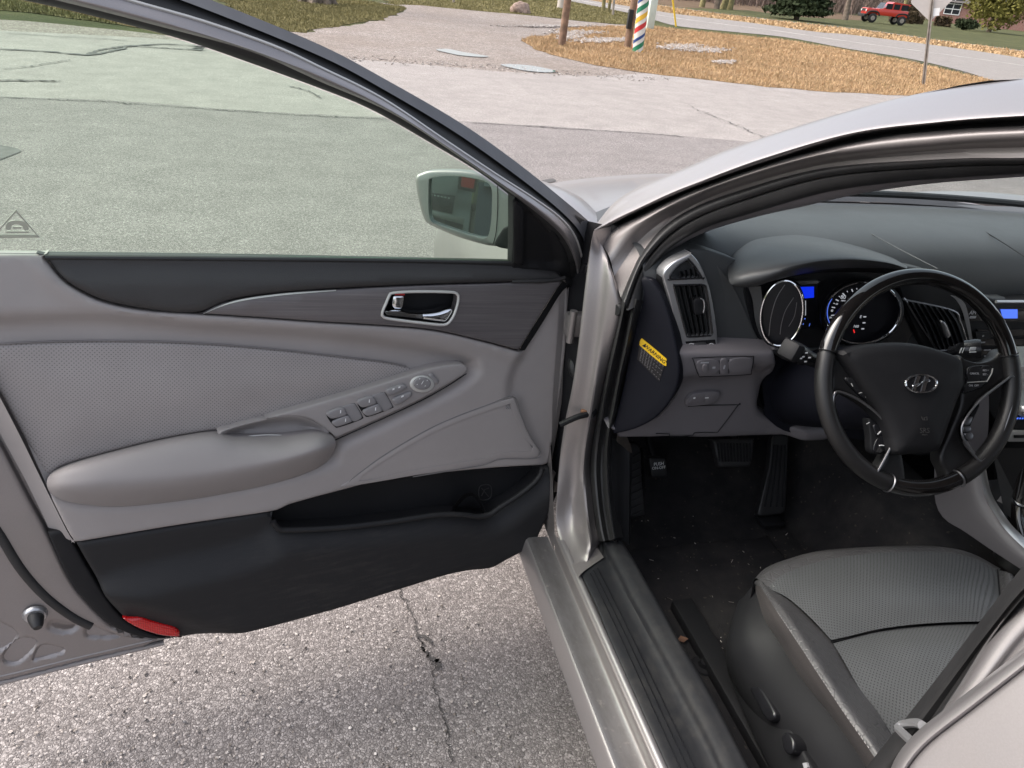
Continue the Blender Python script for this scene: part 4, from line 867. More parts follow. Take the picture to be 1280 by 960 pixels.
for q, lt in (([cv(535, 305), cv(660, 262), cv(690, 275), cv(698, 292), cv(570, 350), cv(548, 345)], ((588, 298), (635, 282))), ([cv(585, 378), cv(720, 322), cv(738, 340), cv(725, 365), cv(625, 425), cv(600, 415)], ((660, 355),))):
    swp(q, .007, BO+.010, 'button', 'lock_button', r=.003)
    for l_ in lt:
        c = DF.to2(D(*cv(*l_), BO+.0175)); part('switch_mark', [box(DF.at(c[0], c[1], BO+.0174), (.0038 if len(lt) > 1 else .005, .003, .0006), ax=[unit(DF.u+.3*DF.v), DF.v, DF.n])], 'white', door)
c = D(*cv(820, 260), BO+.010)
ringp = [cv(820+98*math.cos(t), 260+68*math.sin(t)) for t in np.linspace(0, 6.283, 25)[:-1]]
swp(ringp, .004, BO+.010, 'pearl', 'mirror_dial', r=.003); swp([cv(820+70*math.cos(t), 255+50*math.sin(t)) for t in np.linspace(0, 6.283, 25)[:-1]], .006, BO+.012, 'button', 'mirror_knob', r=.002)
for X, Y, l_ in ((820, 245, .0075), (778, 260, .002), (858, 228, .002), (798, 215, .002), (842, 272, .002)):
    cc = DF.to2(D(*cv(X, Y), BO+.0185)); part('switch_mark', [box(DF.at(cc[0], cc[1], BO+.0183), (.0013, l_, .0006), ax=[unit(DF.u+.25*DF.v), unit(DF.v+.5*DF.u), DF.n])], 'white', door)
swp([cv(868, 190), cv(905, 178), cv(955, 240), cv(920, 252)], .004, BO+.010, 'button', 'fold_button')
part('scratch', [tube(Dl([(472, 541), (474, 545), (472, 549), (470, 554)], .0035), .0006, 4, n=10)], 'pearl', door)
# --- speaker grille with raised rim
gp = [(430, 609), (438, 600), (485, 567), (547, 532), (610, 507), (643, 497), (643, 497), (651, 519), (662, 545), (675, 564), (675, 564), (668, 572), (626, 573), (600, 581), (516, 595), (516, 595)]
gi = [(449, 601), (487, 572), (547, 538), (608, 514), (637, 505), (637, 505), (645, 523), (656, 547), (667, 563), (626, 566), (598, 574), (516, 588)]
part('grille_rim', [plate(DF, gp, h=.003, r=.002, off=.0105, res=.02, depth=.004, n=160, holes=[gi])], 'grey', door)
part('speaker_grille', [plate(DF, gi, h=.002, r=.002, off=.0095, res=.02, depth=.004, n=140)], 'grille', door)
part('rim_line', [tube(Dl([(432, 608), (440, 599), (485, 566), (547, 531), (610, 506), (642, 496), (651, 519), (663, 546), (676, 566), (668, 573), (626, 574), (600, 582), (516, 596)], .0125), .0011, 6, n=110)], 'thread', door)
# crease of the front end panel
part('end_panel', [loft([Dl([(700, 372), (696, 430), (691, 500), (690, 560), (689, 580)], .010), Dl([(713, 357), (711, 420), (705, 480), (697, 535), (689, 581)], -.006)], 24, 3)], 'grey', door)
# --- lower dark panel with map pocket
low = [(94, 679), (94, 679), (219, 658), (340, 640), (340, 640), (418, 616), (485, 600), (579, 589), (640, 584.5), (688, 583), (688, 583), (683, 622), (668, 660), (657, 676), (625, 694), (607, 703), (579, 706), (547, 713), (491, 730), (422, 751), (360, 768), (300, 783), (226, 798), (226, 798), (196, 795), (163, 780), (140, 755), (115, 715)]
pk = [(341, 641), (360, 633), (418, 617), (485, 601), (579, 590), (640, 585.5), (678, 584), (678, 584), (675, 594), (666, 605), (647, 620), (625, 634), (612, 643), (596, 645), (579, 643), (547, 643), (485, 652), (422, 659), (360, 662), (347, 660), (340, 652)]
hl = recess(DF, [([(130, 738), (200, 716), (270, 700), (330, 682), (350, 668), (422, 662), (485, 656), (560, 648), (610, 650), (640, 632), (670, 608), (690, 590), (705, 640), (640, 715), (480, 765), (330, 800), (270, 785), (190, 762)], -.030, .065)], .012)
lowo = part('lower_panel', [plate(DF, low, h=.012, r=.008, off=0, res=.011, depth=.04, n=220, holes=[pk], hf=hl)], 'doorlow', door)
# pocket: lip, inside walls, back
part('pocket_lip', [tube(Dl([(341, 652), (348, 660.5), (360, 662.5), (422, 659.5), (485, 652.5), (547, 643.5), (579, 643.5), (596, 645.5), (612, 643), (625, 634), (647, 620), (666, 605), (675, 594), (678, 585)], .030), .006, 10, n=80)], 'doorlow', door)
part('pocket_back', [plate(DF, [(330, 630), (430, 600), (579, 578), (690, 572), (695, 620), (640, 680), (400, 700), (320, 690)], h=.001, r=0, off=-.030, res=.05, depth=.001)], 'black', door)
part('pocket_side', [loft([Dl([(678, 584), (675, 594), (666, 605), (655, 614)], .028), Dl([(668, 588), (660, 600), (650, 612), (645, 620)], -.028)], 14, 3)], 'black', door)
part('pocket_divider', [loft([Dl([(561, 645), (570, 628), (581, 617), (592, 616), (602, 628), (608, 643)], .022), Dl([(566, 648), (573, 632), (583, 622), (592, 621), (600, 632), (606, 648)], -.02)], 20, 3)], 'black', door)
part('moulded_mark', [tube(Dl([(600, 608), (613, 607), (613, 622), (600, 624)], -.028), .0012, 5, closed=True, n=24), tube(Dl([(602, 620), (606, 612), (611, 610)], -.028), .001, 5), tube(Dl([(602, 610), (607, 616), (611, 621)], -.028), .001, 5)], 'charcoal', door)
es = [(60, 666), (82, 662), (82, 662), (98, 690), (118, 724), (143, 762), (165, 782), (198, 796), (226, 798.5), (226, 798.5), (180, 798), (140, 783), (105, 751), (83, 720), (60, 668)]
part('edge_strip', [plate(DF, es, h=.010, r=.005, off=-.012, res=.012, depth=.02)], 'black', door)
rd = [(153, 774), (165, 773), (176, 772.5), (190, 777), (205, 781), (218, 784.5), (224, 790), (224.5, 797.5), (224.5, 797.5), (205, 796), (185, 791), (168, 784)]
part('red_reflector', [plate(DF, rd, h=.020, r=.006, off=.0, res=.006, depth=.012)], 'red', door)

# --- window frame, glass, mirror sail
X0 = [(-125, -98), (20, -75), (150, -42), (264, 0)]
L0 = X0+[(400, 56), (478, 97), (578, 155), (650, 206), (712, 256), (737, 278), (742, 287), (742, 300)]
L1 = [(-124, -74), (20, -56), (140, -28), (245, 7), (400, 70), (478, 111), (570, 166), (645, 219), (700, 263), (726, 292), (735, 320), (736, 340)]
L2 = [(-123, -57), (10, -42), (100, -20), (162, 0), (256, 27), (344, 58), (400, 84), (478, 123), (556, 175), (619, 217), (666, 247), (700, 272), (719, 296), (728, 325), (729, 345)]
L2b = [(-122, -43), (0, -28), (80, -8), (130, 4), (230, 32), (330, 66), (400, 92), (480, 131), (560, 182), (620, 223), (666, 254), (698, 280), (715, 302), (724, 328), (726, 346)]
L3 = [(-121, -26), (0, -14), (69, 0), (188, 30), (312, 64), (400, 102), (494, 144), (587, 205), (650, 250), (691, 283), (708, 303), (719, 328), (721, 347)]
L4 = [(-120, -14), (-20, -7), (41, 2), (150, 28), (250, 56), (400, 110), (469, 139), (541, 180), (600, 216), (642, 248), (680, 283), (700, 305), (712, 330), (714, 346)]
part('frame_outer_lip', [loft([Wl(L0, -.040), Wl(L1, -.018)], 70, 3)], 'rubbergrey', door)
part('frame_back', [loft([Wl(L0, -.042), Wl(L4, -.050)], 70, 2)], 'black', door)
part('frame_seal', [loft([Wl(L1, -.020), Wl([((a[0]+b[0])/2, (a[1]+b[1])/2) for a, b in zip(L1, L2[:6]+L2[8:])] if False else L1, -.026), Wl(L2, -.006)], 70, 4)], 'rubber', door)
part('frame_highlight', [tube(Wl(L2, -.003), .0022, 6, n=70)], 'pearl', door)  # pale bead painting the highlight along the frame edge
part('window_frame', [loft([Wl(L2, -.004), Wl(L2b, .010), Wl([((a[0]+b[0])/2, (a[1]+b[1])/2) for a, b in zip(catmull(L2b, 20), catmull(L3, 20))], .013), Wl(L3, .006)], 70, 4)], 'paint', door)
part('glass_run', [loft([Wl(L3, .004), Wl(L4, -.004), Wl(L4, -.03)], 70, 2)], 'rubber', door)
gl = [(-119, -12), (-119, -12), (-20, -5), (41, 4), (150, 30), (250, 58), (400, 112), (469, 141), (541, 182), (600, 218), (643, 250), (643, 250), (643, 330), (643, 330), (400, 330), (100, 326), (-120, 322), (-120, 322)]
gtop = catmull(np.array([WF.to2(Wp(a, b, -.014)) for a, b in [(-119, -12), (-20, -5), (41, 4), (150, 30), (250, 58), (400, 112), (469, 141), (541, 182), (600, 218), (643, 250)]]), 40)
gbot = [WF.to2(Wp(643, 330, -.014)), WF.to2(Wp(-120, 322, -.014))]
part('window_glass', [relief(WF, np.vstack([gtop, gbot]), h=0, r=0, off=-.014, res=9, depth=0)], 'glass', door, smooth=False)
part('glass_edge', [tube(Wl([(-120, 317), (100, 318.5), (400, 322), (640, 326.5)], -.010), .0022, 6, n=20)], 'glass', door)
part('belt_seal', [tube(Wl([(-120, 318), (52, 319.5), (300, 322.5), (640, 328)], -.001), .0035, 6, n=20)], 'rubber', door)
part('frame_rear_post', [loft([Wl([(-138, -92), (-136, 120), (-132, 326)], -.03), Wl([(-136, -60), (-134, 120), (-130, 326)], .008), Wl([(-114, -30), (-112, 120), (-108, 326)], .008), Wl([(-110, -12), (-108, 120), (-104, 326)], -.006), Wl([(-110, -12), (-108, 120), (-104, 326)], -.03)], 24, 3)], 'rubber', door)
# rear glass decal, seen from behind
tri = [(20, 262), (20, 262), (50, 297), (50, 297), (-12, 298), (-12, 298)]; tin = [(20, 266), (20, 266), (45, 293), (45, 293), (-5, 293), (-5, 293)]
part('triangle_decal', [plate(WF, tri, h=.0006, r=0, off=-.0135, res=.03, depth=.0002, holes=[tin]), plate(WF, [(-10, 294), (46, 294), (46, 297), (-10, 297)], h=.0006, r=0, off=-.0130, smooth=False, res=.03, depth=.0002)], 'decal', door, smooth=False)
part('triangle_decal', [plate(WF, [(7, 286), (9, 279), (15, 276), (22, 275.6), (29, 277), (34, 281), (36, 287.5), (30, 287.5), (28, 283), (21, 280.5), (15, 282), (13, 287)], h=.0006, r=0, off=-.0131, res=.03, depth=.0002), plate(WF, [(8, 289), (36, 289), (36, 291.6), (8, 291.6)], h=.0006, r=0, off=-.0131, smooth=False, res=.03, depth=.0002), plate(WF, [(16, 283.5), (27, 283.5), (27, 286), (16, 286)], h=.0006, r=0, off=-.0131, smooth=False, res=.03, depth=.0002)], 'decal', door, smooth=False)
# mirror sail
sail = [(642, 247), (642, 247), (668, 266), (688, 284), (703, 304), (714, 330), (717, 353), (717, 353), (700, 350), (655, 340), (640, 336), (640, 336)]
part('mirror_sail', [plate(WF, sail, h=.010, r=.004, off=-.006, res=.008, depth=.02, hf=recess(WF, [([(658, 264), (672, 272), (690, 291), (698, 312), (699, 334), (672, 333), (655, 328), (655, 280)], .010, .012)], .006))], 'black', door)
part('sail_post', [plate(WF, [(642, 250), (649, 256), (655, 262), (655, 262), (655, 330), (642, 328), (642, 328)], h=.012, r=.005, off=-.004, res=.01, depth=.02)], 'black', door)
part('sail_edge', [loft([Wl([(699, 300), (709, 318), (713, 346)], .004), Wl([(722, 300), (731, 322), (733, 352)], -.012)], 12, 2)], 'charcoal', door)
part('frame_foot', [loft([Wl([(712, 330), (714, 347)], .010), Wl([(730, 325), (731, 350)], -.004)], 4, 2), loft([Dl([(706, 344), (708, 356)], .018), Dl([(722, 346), (721, 358)], -.01)], 4, 2)], 'rubber', door)
part('front_edge', [loft([Dl([(714, 356), (712, 420), (706, 480), (698, 540), (690, 590), (684, 640)], -.004), Dl([(724, 352), (721, 420), (713, 480), (705, 540), (696, 590), (688, 640)], -.05)], 24, 2)], 'black', door)

# --- door mirror outside the glass
mc = WF.px(575, 257, -.135); vd = unit(mc-CAM); az = math.atan2(-vd[1], -vd[0])-rad(11); tl = rad(7.0)
mn_ = np.array([math.cos(az)*math.cos(tl), math.sin(az)*math.cos(tl), math.sin(tl)])
MF = Frame(mc, np.cross(ZV, mn_), ZV-mn_*(ZV@mn_))
hs1 = [(519.5, 222), (527.6, 216), (540, 213), (571, 213), (597, 216.5), (613, 225), (628, 236), (643, 247), (643, 247), (643, 312), (643, 312), (618, 308), (605, 306), (571, 296), (537, 281), (529, 272), (522, 247)]
mg = [(536, 228), (539, 222.5), (555, 220), (575, 220.3), (598, 224), (610, 228.5), (615, 238), (615, 258), (614, 276), (611, 293), (605, 298), (590, 295), (578, 291.5), (545, 280), (538, 274), (536, 262)]
hp_ = pxpoly(MF, hs1, .012, 90)
cen = hp_.mean(0)
part('mirror_housing', [relief(MF, hp_, h=.010, r=.006, off=.004, res=.012, depth=.006, holes=[pxpoly(MF, mg, .012)]), loft([[MF.at(*(cen+(q-cen)*s), -dp) for q in hp_] for s, dp in ((1.0, 0), (.985, .03), (.90, .06), (.68, .085), (.2, .10))], 90, 3, closed=True)], 'paint', door)
part('mirror_recess', [loft([[MF.at(*q, .012) for q in pxpoly(MF, mg, .012)], [MF.at(*q, -.004) for q in pxpoly(MF, mg, -.004)]], 70, 2, closed=True)], 'black', door)
part('mirror_glass', [relief(MF, pxpoly(MF, mg, .0), h=.002, r=.0, off=-.002, res=.05, depth=.004)], 'mirror', door)
part('mirror_seam', [tube([MF.px(622, 231, .0155), MF.px(622, 260, .0155), MF.px(620, 290, .0155), MF.px(616, 306, .0155)], .0008, 5, n=14)], 'black', door)
part('mirror_foot', [plate(MF, [(619, 307), (626, 290), (632, 284), (644, 283), (644, 283), (644, 313), (644, 313)], h=.006, r=.003, off=.014, res=.01, depth=.03)], 'black', door)
# ================================================================== body round the opening
PN = np.array([-.852, 0, .524]); PO = np.array([-.80, 0, 1.0])
def R(pts, off=0.0): return [PL(a, b, PO+PN*o, PN) for (a, b), o in zip(pts, off if hasattr(off, '__len__') else [off]*len(pts))]
R0 = [(742, 285), (760, 262), (775, 248), (800, 234), (860, 209), (912, 187), (1025, 150), (1149, 118), (1280, 99), (1420, 90), (1600, 84)]
R1 = [(743, 288), (770, 272), (795, 260), (835, 241), (875, 225), (950, 197), (1062, 165), (1175, 150), (1280, 142), (1420, 136), (1600, 134)]
R1b = [(744, 292), (772, 276), (798, 263), (838, 245), (878, 229), (955, 202), (1065, 169), (1178, 153.5), (1280, 146), (1420, 140), (1600, 138)]
R2 = [(748, 297), (776, 281), (800, 270), (840, 250), (880, 233), (985, 198), (1100, 172), (1190, 162), (1280, 157), (1420, 151), (1600, 149)]
R3 = [(762, 322), (776, 305), (792, 290), (815, 274), (850, 254), (912, 229), (1025, 197), (1175, 180), (1280, 174), (1420, 170), (1600, 168)]
R3b = [(768, 345), (783, 322), (797, 303), (822, 281), (858, 259), (915, 234), (1030, 203), (1175, 188), (1280, 184), (1420, 180), (1600, 178)]
R4 = [(776, 372), (792, 335), (802, 316), (828, 285), (862, 262), (915, 241), (1025, 211), (1175, 199), (1280, 197), (1420, 194), (1600, 192)]
R4b = [(783, 385), (798, 343), (810, 322), (836, 294), (870, 272), (925, 251), (1030, 221), (1175, 208), (1280, 205), (1420, 203), (1600, 201)]
R5 = [(800, 380), (808, 350), (818, 332), (840, 308), (880, 285), (935, 267), (1030, 240), (1120, 227), (1175, 223), (1280, 217), (1420, 214), (1600, 212)]
o0 = [-.01, -.012, -.015, -.018, -.022, -.028, -.035, -.042, -.05, -.055, -.06]
part('a_pillar', [loft([R(R0, [q-.05 for q in o0]), R(R0, o0), R([((a[0]+b[0])/2, (a[1]+b[1])/2) for a, b in zip(R0, R1)], [.006+q*.35 for q in o0]), R(R1, .012), R(R1b, .004)], 80, 4)], 'paint')
part('drip_groove', [loft([R(R1b, .004), R([((a[0]*.5+b[0]*.5), (a[1]*.5+b[1]*.5)) for a, b in zip(R1b, R2)], -.022), R(R2, -.010)], 80, 3)], 'rubber')  # groove's shade put into the colour by the black material
part('pillar_flange', [loft([R(R2, -.012), R([((a[0]*.6+b[0]*.4), (a[1]*.6+b[1]*.4)) for a, b in zip(R2, R3)], -.006), R(R3, -.014), R(R3b, -.040), R(R4, -.046)], 80, 3)], 'jamb')
part('door_seal', [loft([R(R4, -.044), R([((a[0]+b[0])/2, (a[1]+b[1])/2-2) for a, b in zip(R4, R4b)], -.034), R(R4b, -.044), R(R4b, -.052)], 80, 4), loft([R(R4b, -.054), R([(a+2, b+3) for a, b in R4b], -.046), R(R5, -.066), R(R5, -.09)], 80, 3)], 'rubber')
R6 = [(811, 372), (817, 350), (826, 331), (850, 307), (888, 288), (950, 270), (1000, 259), (1062, 245), (1120, 235), (1180, 228), (1280, 221)]
part('pillar_trim', [loft([R(R5[:-2], -.075), R(R6, -.10), R([(a+6, b-4) for a, b in R6], -.16)], 60, 3)], 'dashlow')
# painted shade, fender edge and cowl corner in the gap between door and pillar
Lp = [(742, 290), (737, 320), (731, 370), (724, 430), (717, 480), (707, 530), (700, 580), (696.5, 630), (696.5, 655), (702, 678), (710, 697), (724, 722)]
xp = [-.835, -.84, -.845, -.848, -.85, -.852, -.855, -.86, -.862, -.862, -.862, -.862]
Pl = [P(a, b, x=x) for (a, b), x in zip(Lp, xp)]
Rp = [(770, 350), (777, 375), (772, 405), (763, 440), (753, 482), (745, 520), (739, 556), (736, 585), (738, 620), (741, 655), (744, 680), (737, 700)]
Pr = [P(a, b, x=x) for (a, b), x in zip(Rp, [-.782, -.785, -.788, -.79, -.79, -.79, -.79, -.79, -.792, -.795, -.80, -.81])]
Mp = [(748, 300), (752, 330), (749, 375), (742, 430), (735, 480), (726, 530), (719, 570), (715, 620), (716, 652), (722, 676), (727, 694), (731, 712)]
Pm = [P(a, b, x=x) for (a, b), x in zip(Mp, [-.818, -.818, -.820, -.822, -.824, -.826, -.826, -.826, -.828, -.83, -.835, -.84])]
Mq = [(758, 318), (764, 345), (760, 385), (752, 435), (745, 480), (738, 524), (732, 558), (729, 595), (731, 630), (735, 660), (738, 682), (735, 706)]
Pq = [P(a, b, x=x) for (a, b), x in zip(Mq, [-.806, -.806, -.808, -.810, -.812, -.812, -.812, -.81, -.812, -.815, -.818, -.826])]
hpil = part('hinge_pillar', [loft([[q+np.array([.07, .05, 0]) for q in Pl], [q+np.array([.012, .014, 0]) for q in Pl], Pl, Pm, Pq, Pr, [q+np.array([.03, .03, 0]) for q in Pr]], 60, 4)], 'jamb')
part('hinge_gap_shade', [loft([[q+np.array([.035, .05, 0]) for q in Pl[:8]], [q+np.array([-.005, .17, -.02]) for q in Pl[:8]], [q+np.array([-.05, .19, -.02]) for q in Pl[:8]]], 30, 3)], 'black')  # black sheet: deep shade of the gap put into its colour
for (a, b, nm) in ((732, 405, 'hinge'), (706, 600, 'hinge')):
    q = P(a-8, b, y=1.36); part(nm, [box(q, (.06, .03, .05), bev=.006), cyl(q+np.array([-.02, -.012, -.035]), q+np.array([-.02, -.012, .035]), .008, seg=12), box(q+np.array([.03, -.012, 0]), (.02, .008, .07), bev=.003)], 'jamb')
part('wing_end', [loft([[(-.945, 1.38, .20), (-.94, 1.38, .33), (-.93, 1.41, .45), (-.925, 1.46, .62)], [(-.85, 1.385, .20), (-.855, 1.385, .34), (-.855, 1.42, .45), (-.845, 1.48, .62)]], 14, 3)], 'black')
part('wiring_boot', [tube([P(722, 440, y=1.40), P(716, 455, y=1.37), P(722, 470, y=1.36), P(728, 462, y=1.38)], .012, 10, n=16)], 'rubber')
# bolts and grommets on the pillar
for a, b, r_ in ((772, 387, .013), (748, 462, .010)):
    q = P(a, b, x=-.792); part('grommet', [lathe([(0, .004), (r_*.8, .004), (r_, 0), (r_, -.004)], q, (-1, -.35, 0), 16)], 'rubber')
# door check strap
s0 = P(738, 517, x=-.81); part('check_strap', [tube([s0, P(722, 521, x=-.84), P(700, 531, x=-.875)], [.007, .006, .006], 8, n=10), lathe([(0, .006), (.009, .006), (.010, 0), (.010, -.012)], s0, (-.7, -.7, 0), 14)], 'black')
part('strap_bracket', [box(P(730, 515, x=-.822), (.016, .02, .018), bev=.003)], 'orange')
# cowl corner bits: black corner cap of the frame, filler panel and rubber
part('corner_cap', [loft([Wl([(718, 268), (730, 290), (735, 318), (735, 340)], -.03), Wl([(741, 281), (742, 300), (741, 320), (740, 334)], -.045)], 14, 2)], 'rubber', door)
part('fender_filler', [loft([[P(744, 288, y=1.44), P(768, 276, y=1.44)], [P(741, 330, y=1.44), P(752, 322, y=1.43)]], 6, 3)], 'jamb')
part('corner_rubber', [tube([P(743, 320, y=1.40), P(756, 300, y=1.385), P(769, 279, y=1.37)], [.012, .017, .010], 10, n=14)], 'rubber')
part('corner_clip', [box(P(738, 336, y=1.38), (.03, .02, .02), bev=.004)], 'blacksmooth')
# inner rubber running down the pillar to the sill
S0 = Rp; s1p = [(790, 372), (784, 395), (779, 425), (771, 465), (763, 505), (756, 545), (753, 585), (755, 625), (760, 660), (763, 675)]
s2p = [(802, 376), (796, 400), (789, 432), (779, 475), (771, 520), (765, 545), (764, 585), (766, 625), (770, 655), (773, 672)]
sr = [(777, 372), (773, 400), (763, 440), (753, 482), (745, 522), (738, 560), (736, 590), (739, 622), (743, 655), (748, 677)]
part('pillar_seal', [loft([[P(a, b, x=-.785) for a, b in sr], [P(a*.6+c*.4, b*.6+d*.4, x=-.795) for (a, b), (c, d) in zip(sr, s1p)], [P(a, b, x=-.775) for a, b in s1p], [P(a*.5+c*.5, b*.5+d*.5, x=-.785) for (a, b), (c, d) in zip(s1p, s2p)], [P(a, b, x=-.765) for a, b in s2p], [P(a+6, b, x=-.74) for a, b in s2p]], 50, 4)], 'rubber')
kp = [(766, 545), (780, 558), (781, 590), (781, 630), (780, 672)]
part('kick_panel', [loft([[P(a, b, x=-.765) for a, b in ((765, 545), (764, 585), (766, 630), (771, 676))], [P(a, b, x=-.735) for a, b in ((776, 556), (777, 590), (777, 630), (778, 676))], [P(a, b, x=-.70) for a, b in ((788, 556), (786, 590), (784, 630), (782, 672))], [(-.69, 1.62, .62), (-.69, 1.62, .5), (-.69, 1.62, .4), (-.69, 1.62, .25)]], 30, 4)], 'black')

# ---- rocker / sill, straight along the car
def sill(profile, y0, y1, n=30): return loft([[(x, y, z) for y in np.linspace(y0, y1, n)] for x, z in profile], n, 3)
part('rocker_panel', [sill([(-.84, .19), (-.895, .235), (-.921, .285), (-.9225, .300), (-.9145, .331), (-.910, .3355)], -.1, 1.27)], 'paint')
part('sill_ledge', [sill([(-.910, .3355), (-.905, .338), (-.872, .334), (-.862, .336)], -.1, 1.27)], 'sill')
ys = np.linspace(-.1, 1.27, 40)
def sx(x0, f): return [(x0+f(y), y) for y in ys]
part('sill_step', [sill([(-.862, .336), (-.860, .343), (-.868, .380), (-.866, .387)], -.1, 1.22), loft([[(-.862, 1.22, .336), (-.863, 1.22, .36), (-.866, 1.22, .387)], [(-.86, 1.30, .34), (-.86, 1.31, .42), (-.857, 1.32, .50)], [(-.86, 1.36, .35), (-.858, 1.37, .45), (-.855, 1.38, .56)]], 10, 3)], 'jamb')
part('sill_flange', [sill([(-.866, .387), (-.862, .392), (-.854, .392), (-.850, .386), (-.80, .376)], -.1, 1.20)], 'paint')
# scuff plate with ribs, rising to the inner trim
e0 = [(731, 737), (729.5, 725), (733, 712), (743, 698), (752, 690), (752, 690)]
spl = [(752, 676), (747, 690), (734, 707), (728.5, 717), (730, 724), (733, 731), (746.5, 759), (763, 800), (799, 880), (835, 960), (898, 1100), (934, 1180)]
sp2 = [(753, 678), (752, 692), (745, 710), (742, 720), (745, 733), (756, 758), (775, 800), (811, 880), (848, 960), (912, 1100), (950, 1180)]
sp3 = [(753, 679), (757, 692), (763, 706), (772, 728), (783, 750), (799, 780), (831, 842), (869, 915), (890, 958), (956, 1100), (995, 1180)]
sp4 = [(756, 678), (763, 690), (771, 706), (783, 728), (795, 752), (812, 782), (845, 842), (884, 915), (905, 958), (973, 1100), (1012, 1180)]
sp5 = [(768, 676), (775, 690), (786, 706), (798, 726), (812, 752), (828, 780), (858, 835), (895, 900), (921, 950), (990, 1090), (1030, 1180)]
sp6 = [(778, 677), (785, 688), (795, 704), (806, 724), (827, 760), (846, 796), (869, 833), (895, 879), (921, 930), (940, 966), (1005, 1090), (1048, 1180)]
zz = lambda pts, z: [P(a, b, z=z) for a, b in pts]
part('scuff_plate', [loft([zz(spl, .384), zz(spl, .393), zz(sp2, .396), zz(sp3, .395), zz(sp4, .412), zz(sp5, .418), zz(sp6, .410), [q+np.array([.012, 0, -.05]) for q in zz(sp6, .38)], [np.array([-.70, q[1], .24]) for q in zz(sp6, .38)]], 110, 4)], 'scuff')
for rb in ([(738, 717), (777.5, 800), (850, 960), (905, 1080)], [(742, 713), (785, 800), (859, 960), (914, 1080)], [(747, 710), (792, 800), (868, 960), (923, 1080)]): part('scuff_rib', [tube(zz(rb, .3968), .0011, 6, n=20)], 'blacksmooth')
part('inner_sill_trim', [loft([[P(a, b, x=-.765) for a, b in ((755, 672), (762, 676), (770, 676))], [P(a, b, z=.405) for a, b in ((764, 688), (771, 688), (778, 686))]], 8, 2)], 'scuff')

# ---- B pillar at the near right corner
bp0 = [(1075, 990), (1105, 935), (1160, 875), (1215, 800), (1260, 745), (1300, 700), (1380, 600), (1480, 480)]
bp1 = [(1100, 1010), (1132, 950), (1160, 910), (1190, 870), (1222, 820), (1260, 770), (1300, 725), (1380, 630), (1480, 510)]
bp2 = [(1112, 1010), (1140, 955), (1168, 912), (1198, 862), (1238, 800), (1262, 772), (1300, 735), (1380, 645), (1480, 530)]
BX = lambda pts, x: [P(a, b, x=x) for a, b in pts]
BPN = unit((-.93, .10, .34)); BPO = np.array([-.845, .325, 1.0])
BQ = lambda pts, o: [PL(a, b, BPO+BPN*o, BPN) for a, b in pts]
def withlow(lowp, px, n=30, m=10):
    T = catmull(px, n); L = catmull(list(lowp)+[T[0]], m); return np.vstack([L[:-1], T])
def low(x, y): return [np.array([x+.012, y+.05, .41]), np.array([x, y+.02, .62])]
BR = [(low(-.865, .385), [(1115, 1000), (1170, 902), (1200, 855), (1238, 795), (1280, 745), (1340, 682)], -.016), (low(-.885, .378), [(1126, 1000), (1181, 897), (1211, 852), (1248, 797), (1289, 750), (1348, 690)], .0), (low(-.885, .362), [(1150, 985), (1203, 888), (1230, 851), (1266, 802), (1306, 760), (1362, 704)], .0), (low(-.875, .355), [(1160, 980), (1213, 886), (1239, 850), (1274, 804), (1314, 764), (1368, 710)], -.005), (low(-.875, .34), [(1182, 978), (1234, 890), (1258, 857), (1292, 815), (1330, 778), (1384, 722)], -.004), (low(-.85, .31), [(1215, 980), (1266, 902), (1288, 872), (1320, 836), (1358, 800), (1414, 742)], -.02)]
part('b_pillar', [loftraw([withlow(l_, BQ(p_, o_)) for l_, p_, o_ in BR], 4)], 'paint')
part('b_pillar_top', [loft([[(-.80, .335, 1.06), (-.70, .29, 1.22), (-.575, .24, 1.36)], [(-.825, .315, 1.06), (-.715, .27, 1.22), (-.585, .22, 1.365)], [(-.83, .27, 1.06), (-.72, .22, 1.22), (-.585, .17, 1.365)], [(-.80, .20, 1.06), (-.69, .15, 1.22), (-.57, .10, 1.36)]], 14, 3)], 'black')
def lows(x, y): return [np.array([x+.01, y+.06, .42]), np.array([x, y+.02, .62])]
BS = [(lows(-.80, .425), [(1062, 985), (1110, 925), (1160, 862), (1215, 790), (1262, 728), (1290, 695), (1340, 636)], -.80), (lows(-.822, .410), [(1080, 990), (1125, 930), (1172, 868), (1224, 800), (1270, 742), (1300, 712), (1350, 655)], -.822), (lows(-.822, .395), [(1108, 990), (1150, 925), (1188, 868), (1230, 806), (1272, 752), (1304, 722), (1354, 668)], -.818), (lows(-.85, .388), [(1118, 990), (1158, 922), (1194, 866), (1236, 802), (1278, 748), (1310, 718), (1360, 663)], -.835)]
part('b_pillar_seal', [loftraw([withlow(l_, BX(p_, x_)) for l_, p_, x_ in BS], 4)], 'rubber')
RDN = BPN; RDO = BPO+BPN*.026
bd = [(1112, 972), (1124, 945), (1150, 915), (1200, 876), (1240, 845), (1290, 806), (1335, 771)]
def bsq(s_, o): return withlow([np.array([-.93, .40-s_*.0009, .37]), np.array([-.93, .37-s_*.0009, .60])], [PL(a+s_, b+s_*1.12, RDO+RDN*o, RDN) for a, b in bd])
l0 = bsq(17, -.001)
part('rear_door', [loftraw([bsq(-2, -.016), bsq(2, -.001), bsq(9, .002), bsq(13, -.004), l0]+[l0-np.array([0, dy, 0]) for dy in (.04, .12, .3, .65, 1.05)], 4)], 'paint')
part('latch_striker', [tube([P(1143, 930, x=-.86), P(1128, 916, x=-.835), P(1123, 909, x=-.822), P(1132, 905, x=-.82), P(1146, 904, x=-.835), P(1153, 907, x=-.85)], .0042, 8, n=24)], 'silver')

